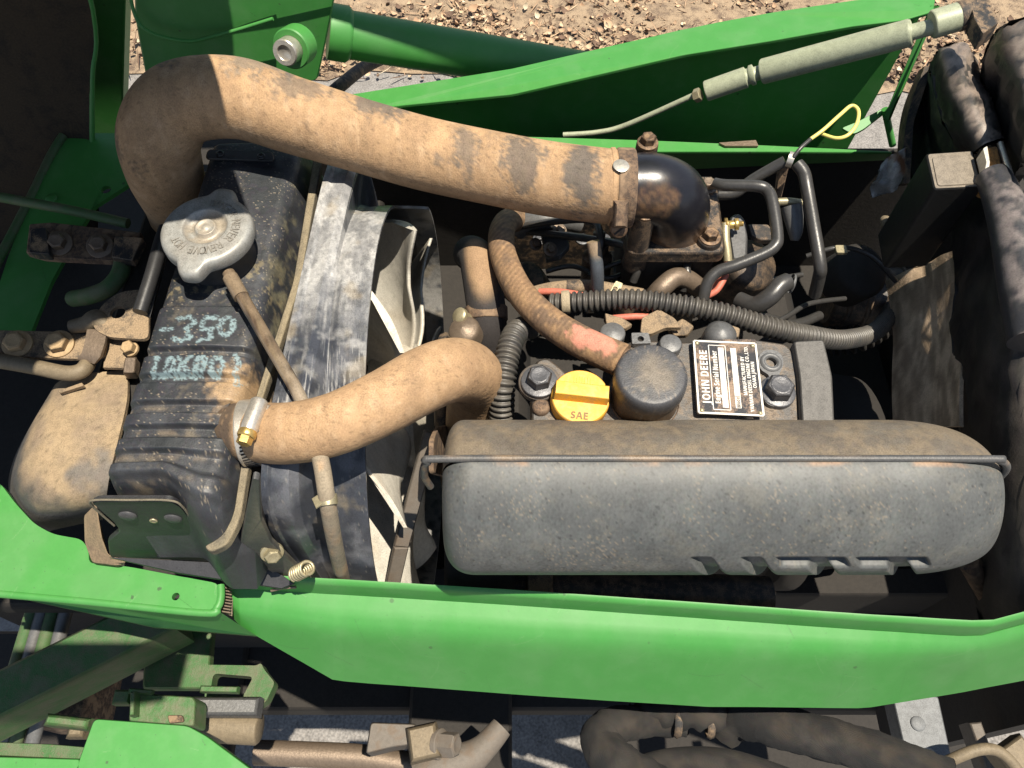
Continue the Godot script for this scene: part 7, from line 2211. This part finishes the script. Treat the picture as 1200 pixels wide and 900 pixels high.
	s.bar(Vector3(-0.3545, 0.79, 0.1754), Vector3(-0.3197, 0.79, 0.179), 0.009, 0.012, Vector3.UP, 0.003)
	obj("stop_bar", s, "pale_green", o)
	s = Shape.new()
	s.box(Vector3(-0.3338, 0.78, 0.1827), Vector3(0.014, 0.012, 0.01), Basis.IDENTITY, 0.003)
	obj("stop_block", s, "worn_tan", o)
	# steering linkage and casting
	o = thing("steering_casting", "dusty pale cast bracket with square bolts, low in shadow near frame", "casting", Vector3(-0.08, 0.5, 0.13))
	s = Shape.new()
	s.plate(ring2([Vector3(-0.1392, 0.6, 0.1526), Vector3(-0.0938, 0.6, 0.1542), Vector3(-0.0894, 0.6, 0.1726), Vector3(-0.1157, 0.6, 0.1757), Vector3(-0.1416, 0.6, 0.1817)], 0.004), Vector3(0, -0.03, 0), 0.003)
	obj("face", s, "cast_dust", o)
	s = Shape.new()
	s.bar(Vector3(-0.0887, 0.6, 0.1557), Vector3(-0.082, 0.6, 0.1877), 0.03, 0.02, Vector3.UP, 0.004)
	obj("edge", s, "worn_tan", o)
	bolt(o, Vector3(-0.0695, 0.6, 0.1726), 0.012, "cast_dust", Vector3(0.9, 0.4, 0.1).normalized(), 1.2, 1.4)
	o = thing("tie_rod", "dusty steel tie rod end angled up out of shadow below the near panel", "tie rod", Vector3(-0.04, 0.45, 0.14))
	s = Shape.new()
	s.tube(spline([Vector3(-0.0913, 0.58, 0.2033), Vector3(-0.0669, 0.58, 0.1921), Vector3(-0.0437, 0.58, 0.1844), Vector3(-0.0271, 0.58, 0.1729), Vector3(-0.0103, 0.58, 0.1549)], 8), along([0.02, 0.02, 0.017, 0.013, 0.011], 33), 28)
	obj("rod", s, "cast_dust", o)
	s = Shape.new()
	s.tube(spline([Vector3(-0.2762, 0.5, 0.1708), Vector3(-0.2208, 0.5, 0.1725), Vector3(-0.1561, 0.5, 0.1758), Vector3(-0.0913, 0.5, 0.1858)], 6), 0.013, 24)
	obj("drag_link", s, "steel_dusty", o)
	# braided hose bundle, lower right
	var sleeve := func(p: Vector3, n: Vector3):
		var col := Color(0.017, 0.0165, 0.0165).lerp(Color(0.036, 0.033, 0.03), ss(-0.2, 0.4, nz(p, 40.0)))
		return col.lerp(Color(0.33, 0.23, 0.14), 0.13 * ss(0.5, 1.3, n.y + 0.5 * nz(p, 30.0, 3.0)) * ss(-0.7, 0.6, nz(p, 55.0, 4.0)))
	o = thing("hose_bundle", "fabric sleeved black hose bundle folding in a bend below the near panel", "hose", Vector3(0.08, 0.7, 0.14))
	s = Shape.new()
	s.tube(spline([Vector3(0.1411, 0.735, 0.1697), Vector3(0.1121, 0.74, 0.1703), Vector3(0.0883, 0.75, 0.1729), Vector3(0.0736, 0.755, 0.1798), Vector3(0.0711, 0.76, 0.1915), Vector3(0.0825, 0.77, 0.2045), Vector3(0.1089, 0.775, 0.2218), Vector3(0.1257, 0.78, 0.2361)], 14), along([0.011, 0.012, 0.0135, 0.0155, 0.0165, 0.0165, 0.0165, 0.0165], 99), 64)
	for i in s.v.size():
		var q := s.v[i]
		s.v[i] += s.n[i] * (0.0022 * nz(q, 60.0) + 0.0018 * pow(absf(sin((q.x * 0.9 + q.z * 1.3 + 0.02 * nz(q, 25.0, 2.0)) * 150.0)), 3.0) * ss(0.12, 0.15, q.x) * ss(0.2, 0.16, q.x))
	obj("folded_sleeve", s, "painted_cord", o, sleeve)
	o = thing("hose_bundle", "fabric sleeved black hose with dusty top, running towards the dash below near panel", "hose", Vector3(0.18, 0.72, 0.15))
	s = Shape.new()
	s.tube(spline([Vector3(0.1748, 0.73, 0.1795), Vector3(0.1835, 0.74, 0.1703), Vector3(0.1937, 0.75, 0.169), Vector3(0.2106, 0.76, 0.1754), Vector3(0.2411, 0.765, 0.1847), Vector3(0.281, 0.775, 0.1978), Vector3(0.326, 0.78, 0.2163)], 14), along([0.012, 0.0145, 0.0158, 0.0162, 0.0162, 0.0162, 0.0162], 85), 64)
	for i in s.v.size():
		var q := s.v[i]
		s.v[i] += s.n[i] * (0.0022 * nz(q, 55.0) + 0.0022 * pow(absf(sin((q.x + q.z * 0.6 + 0.02 * nz(q, 25.0, 2.0)) * 130.0)), 3.0) * ss(0.22, 0.18, q.x))
	obj("sleeve", s, "painted_cord", o, sleeve)
	s = Shape.new()
	s.tube(spline([Vector3(0.0976, 0.736, 0.1646), Vector3(0.126, 0.744, 0.1643), Vector3(0.1529, 0.748, 0.1662), Vector3(0.1788, 0.744, 0.1669)], 10), along([0.009, 0.0115, 0.0115, 0.0105], 31), 48)
	for i in s.v.size():
		s.v[i] += s.n[i] * 0.0018 * sin(s.v[i].x * 420.0 + 2.0 * nz(s.v[i], 30.0))
	obj("sleeve_cuff", s, "painted_cord", o, sleeve)
	for q in [[Vector3(0.1349, 0.756, 0.1723), 0.0118], [Vector3(0.1619, 0.754, 0.1734), 0.0112]]:
		s = Shape.new()
		s.lathe([Vector2(q[1], -0.003), Vector2(q[1] + 0.0016, 0), Vector2(q[1], 0.003)], q[0] + Vector3(0, -0.012, -0.002), Vector3(1, 0.05, 0.1).normalized(), 36)
		obj("sleeve_tie", s, "black_rubber", o)
	o = thing("lower_sleeve", "second fabric hose under the folded one, at the lowest edge", "hose", Vector3(0.05, 0.64, 0.18))
	s = Shape.new()
	s.tube(spline([Vector3(0.0691, 0.72, 0.2218), Vector3(0.1035, 0.73, 0.2069), Vector3(0.1388, 0.73, 0.2), Vector3(0.1775, 0.74, 0.2033), Vector3(0.2292, 0.74, 0.2198)], 10), 0.012, 40)
	obj("sleeve", s, "painted_cord", o, sleeve)
	o = thing("channel_rail", "bare grey steel channel with a notch, dropping below near panel at dash end", "steel rail", Vector3(0.27, 0.64, 0.14))
	s = Shape.new()
	s.plate(ring2([Vector3(0.3209, 0.73, 0.1483), Vector3(0.3606, 0.73, 0.1483), Vector3(0.359, 0.73, 0.1962), Vector3(0.3462, 0.73, 0.1975), Vector3(0.3451, 0.73, 0.1911), Vector3(0.3384, 0.73, 0.1898), Vector3(0.3304, 0.73, 0.1937), Vector3(0.3213, 0.73, 0.1911)], 0.003), Vector3(0, -0.02, 0), 0.0015)
	obj("channel", s, "bare_steel", o)
	s = Shape.new()
	s.lathe([Vector2(0.006, 0), Vector2(0.005, 0.0012), Vector2(0, 0.0015)], Vector3(0.3373, 0.731, 0.1705), Vector3.UP, 20)
	obj("rivet", s, "bare_steel", o)
	o = thing("bent_fuel_pipe", "thin yellowish bent steel pipe at the lower dash corner", "pipe", Vector3(0.33, 0.7, 0.17))
	s = Shape.new()
	s.tube(spline([Vector3(0.3288, 0.76, 0.2061), Vector3(0.3402, 0.77, 0.2004), Vector3(0.3565, 0.776, 0.1949), Vector3(0.3703, 0.776, 0.1949), Vector3(0.3798, 0.774, 0.2013), Vector3(0.3879, 0.77, 0.2116), Vector3(0.3941, 0.765, 0.2212)], 8), 0.0044, 18)
	obj("pipe_body", s, "worn_tan", o)
	o = thing("corner_block", "small dusty plates in shadow at the lower dash corner", "bracket", Vector3(0.31, 0.62, 0.15))
	s = Shape.new()
	s.box(Vector3(0.404, 0.69, 0.1873), Vector3(0.012, 0.02, 0.045), Basis.from_euler(Vector3(0, 0.1, 0)), 0.002)
	obj("plate", s, "cast_dust", o)
	s = Shape.new()
	s.box(Vector3(0.4097, 0.73, 0.1987), Vector3(0.03, 0.02, 0.03), Basis.from_euler(Vector3(0, 0.5, 0)), 0.003)
	obj("plate", s, "worn_tan", o)
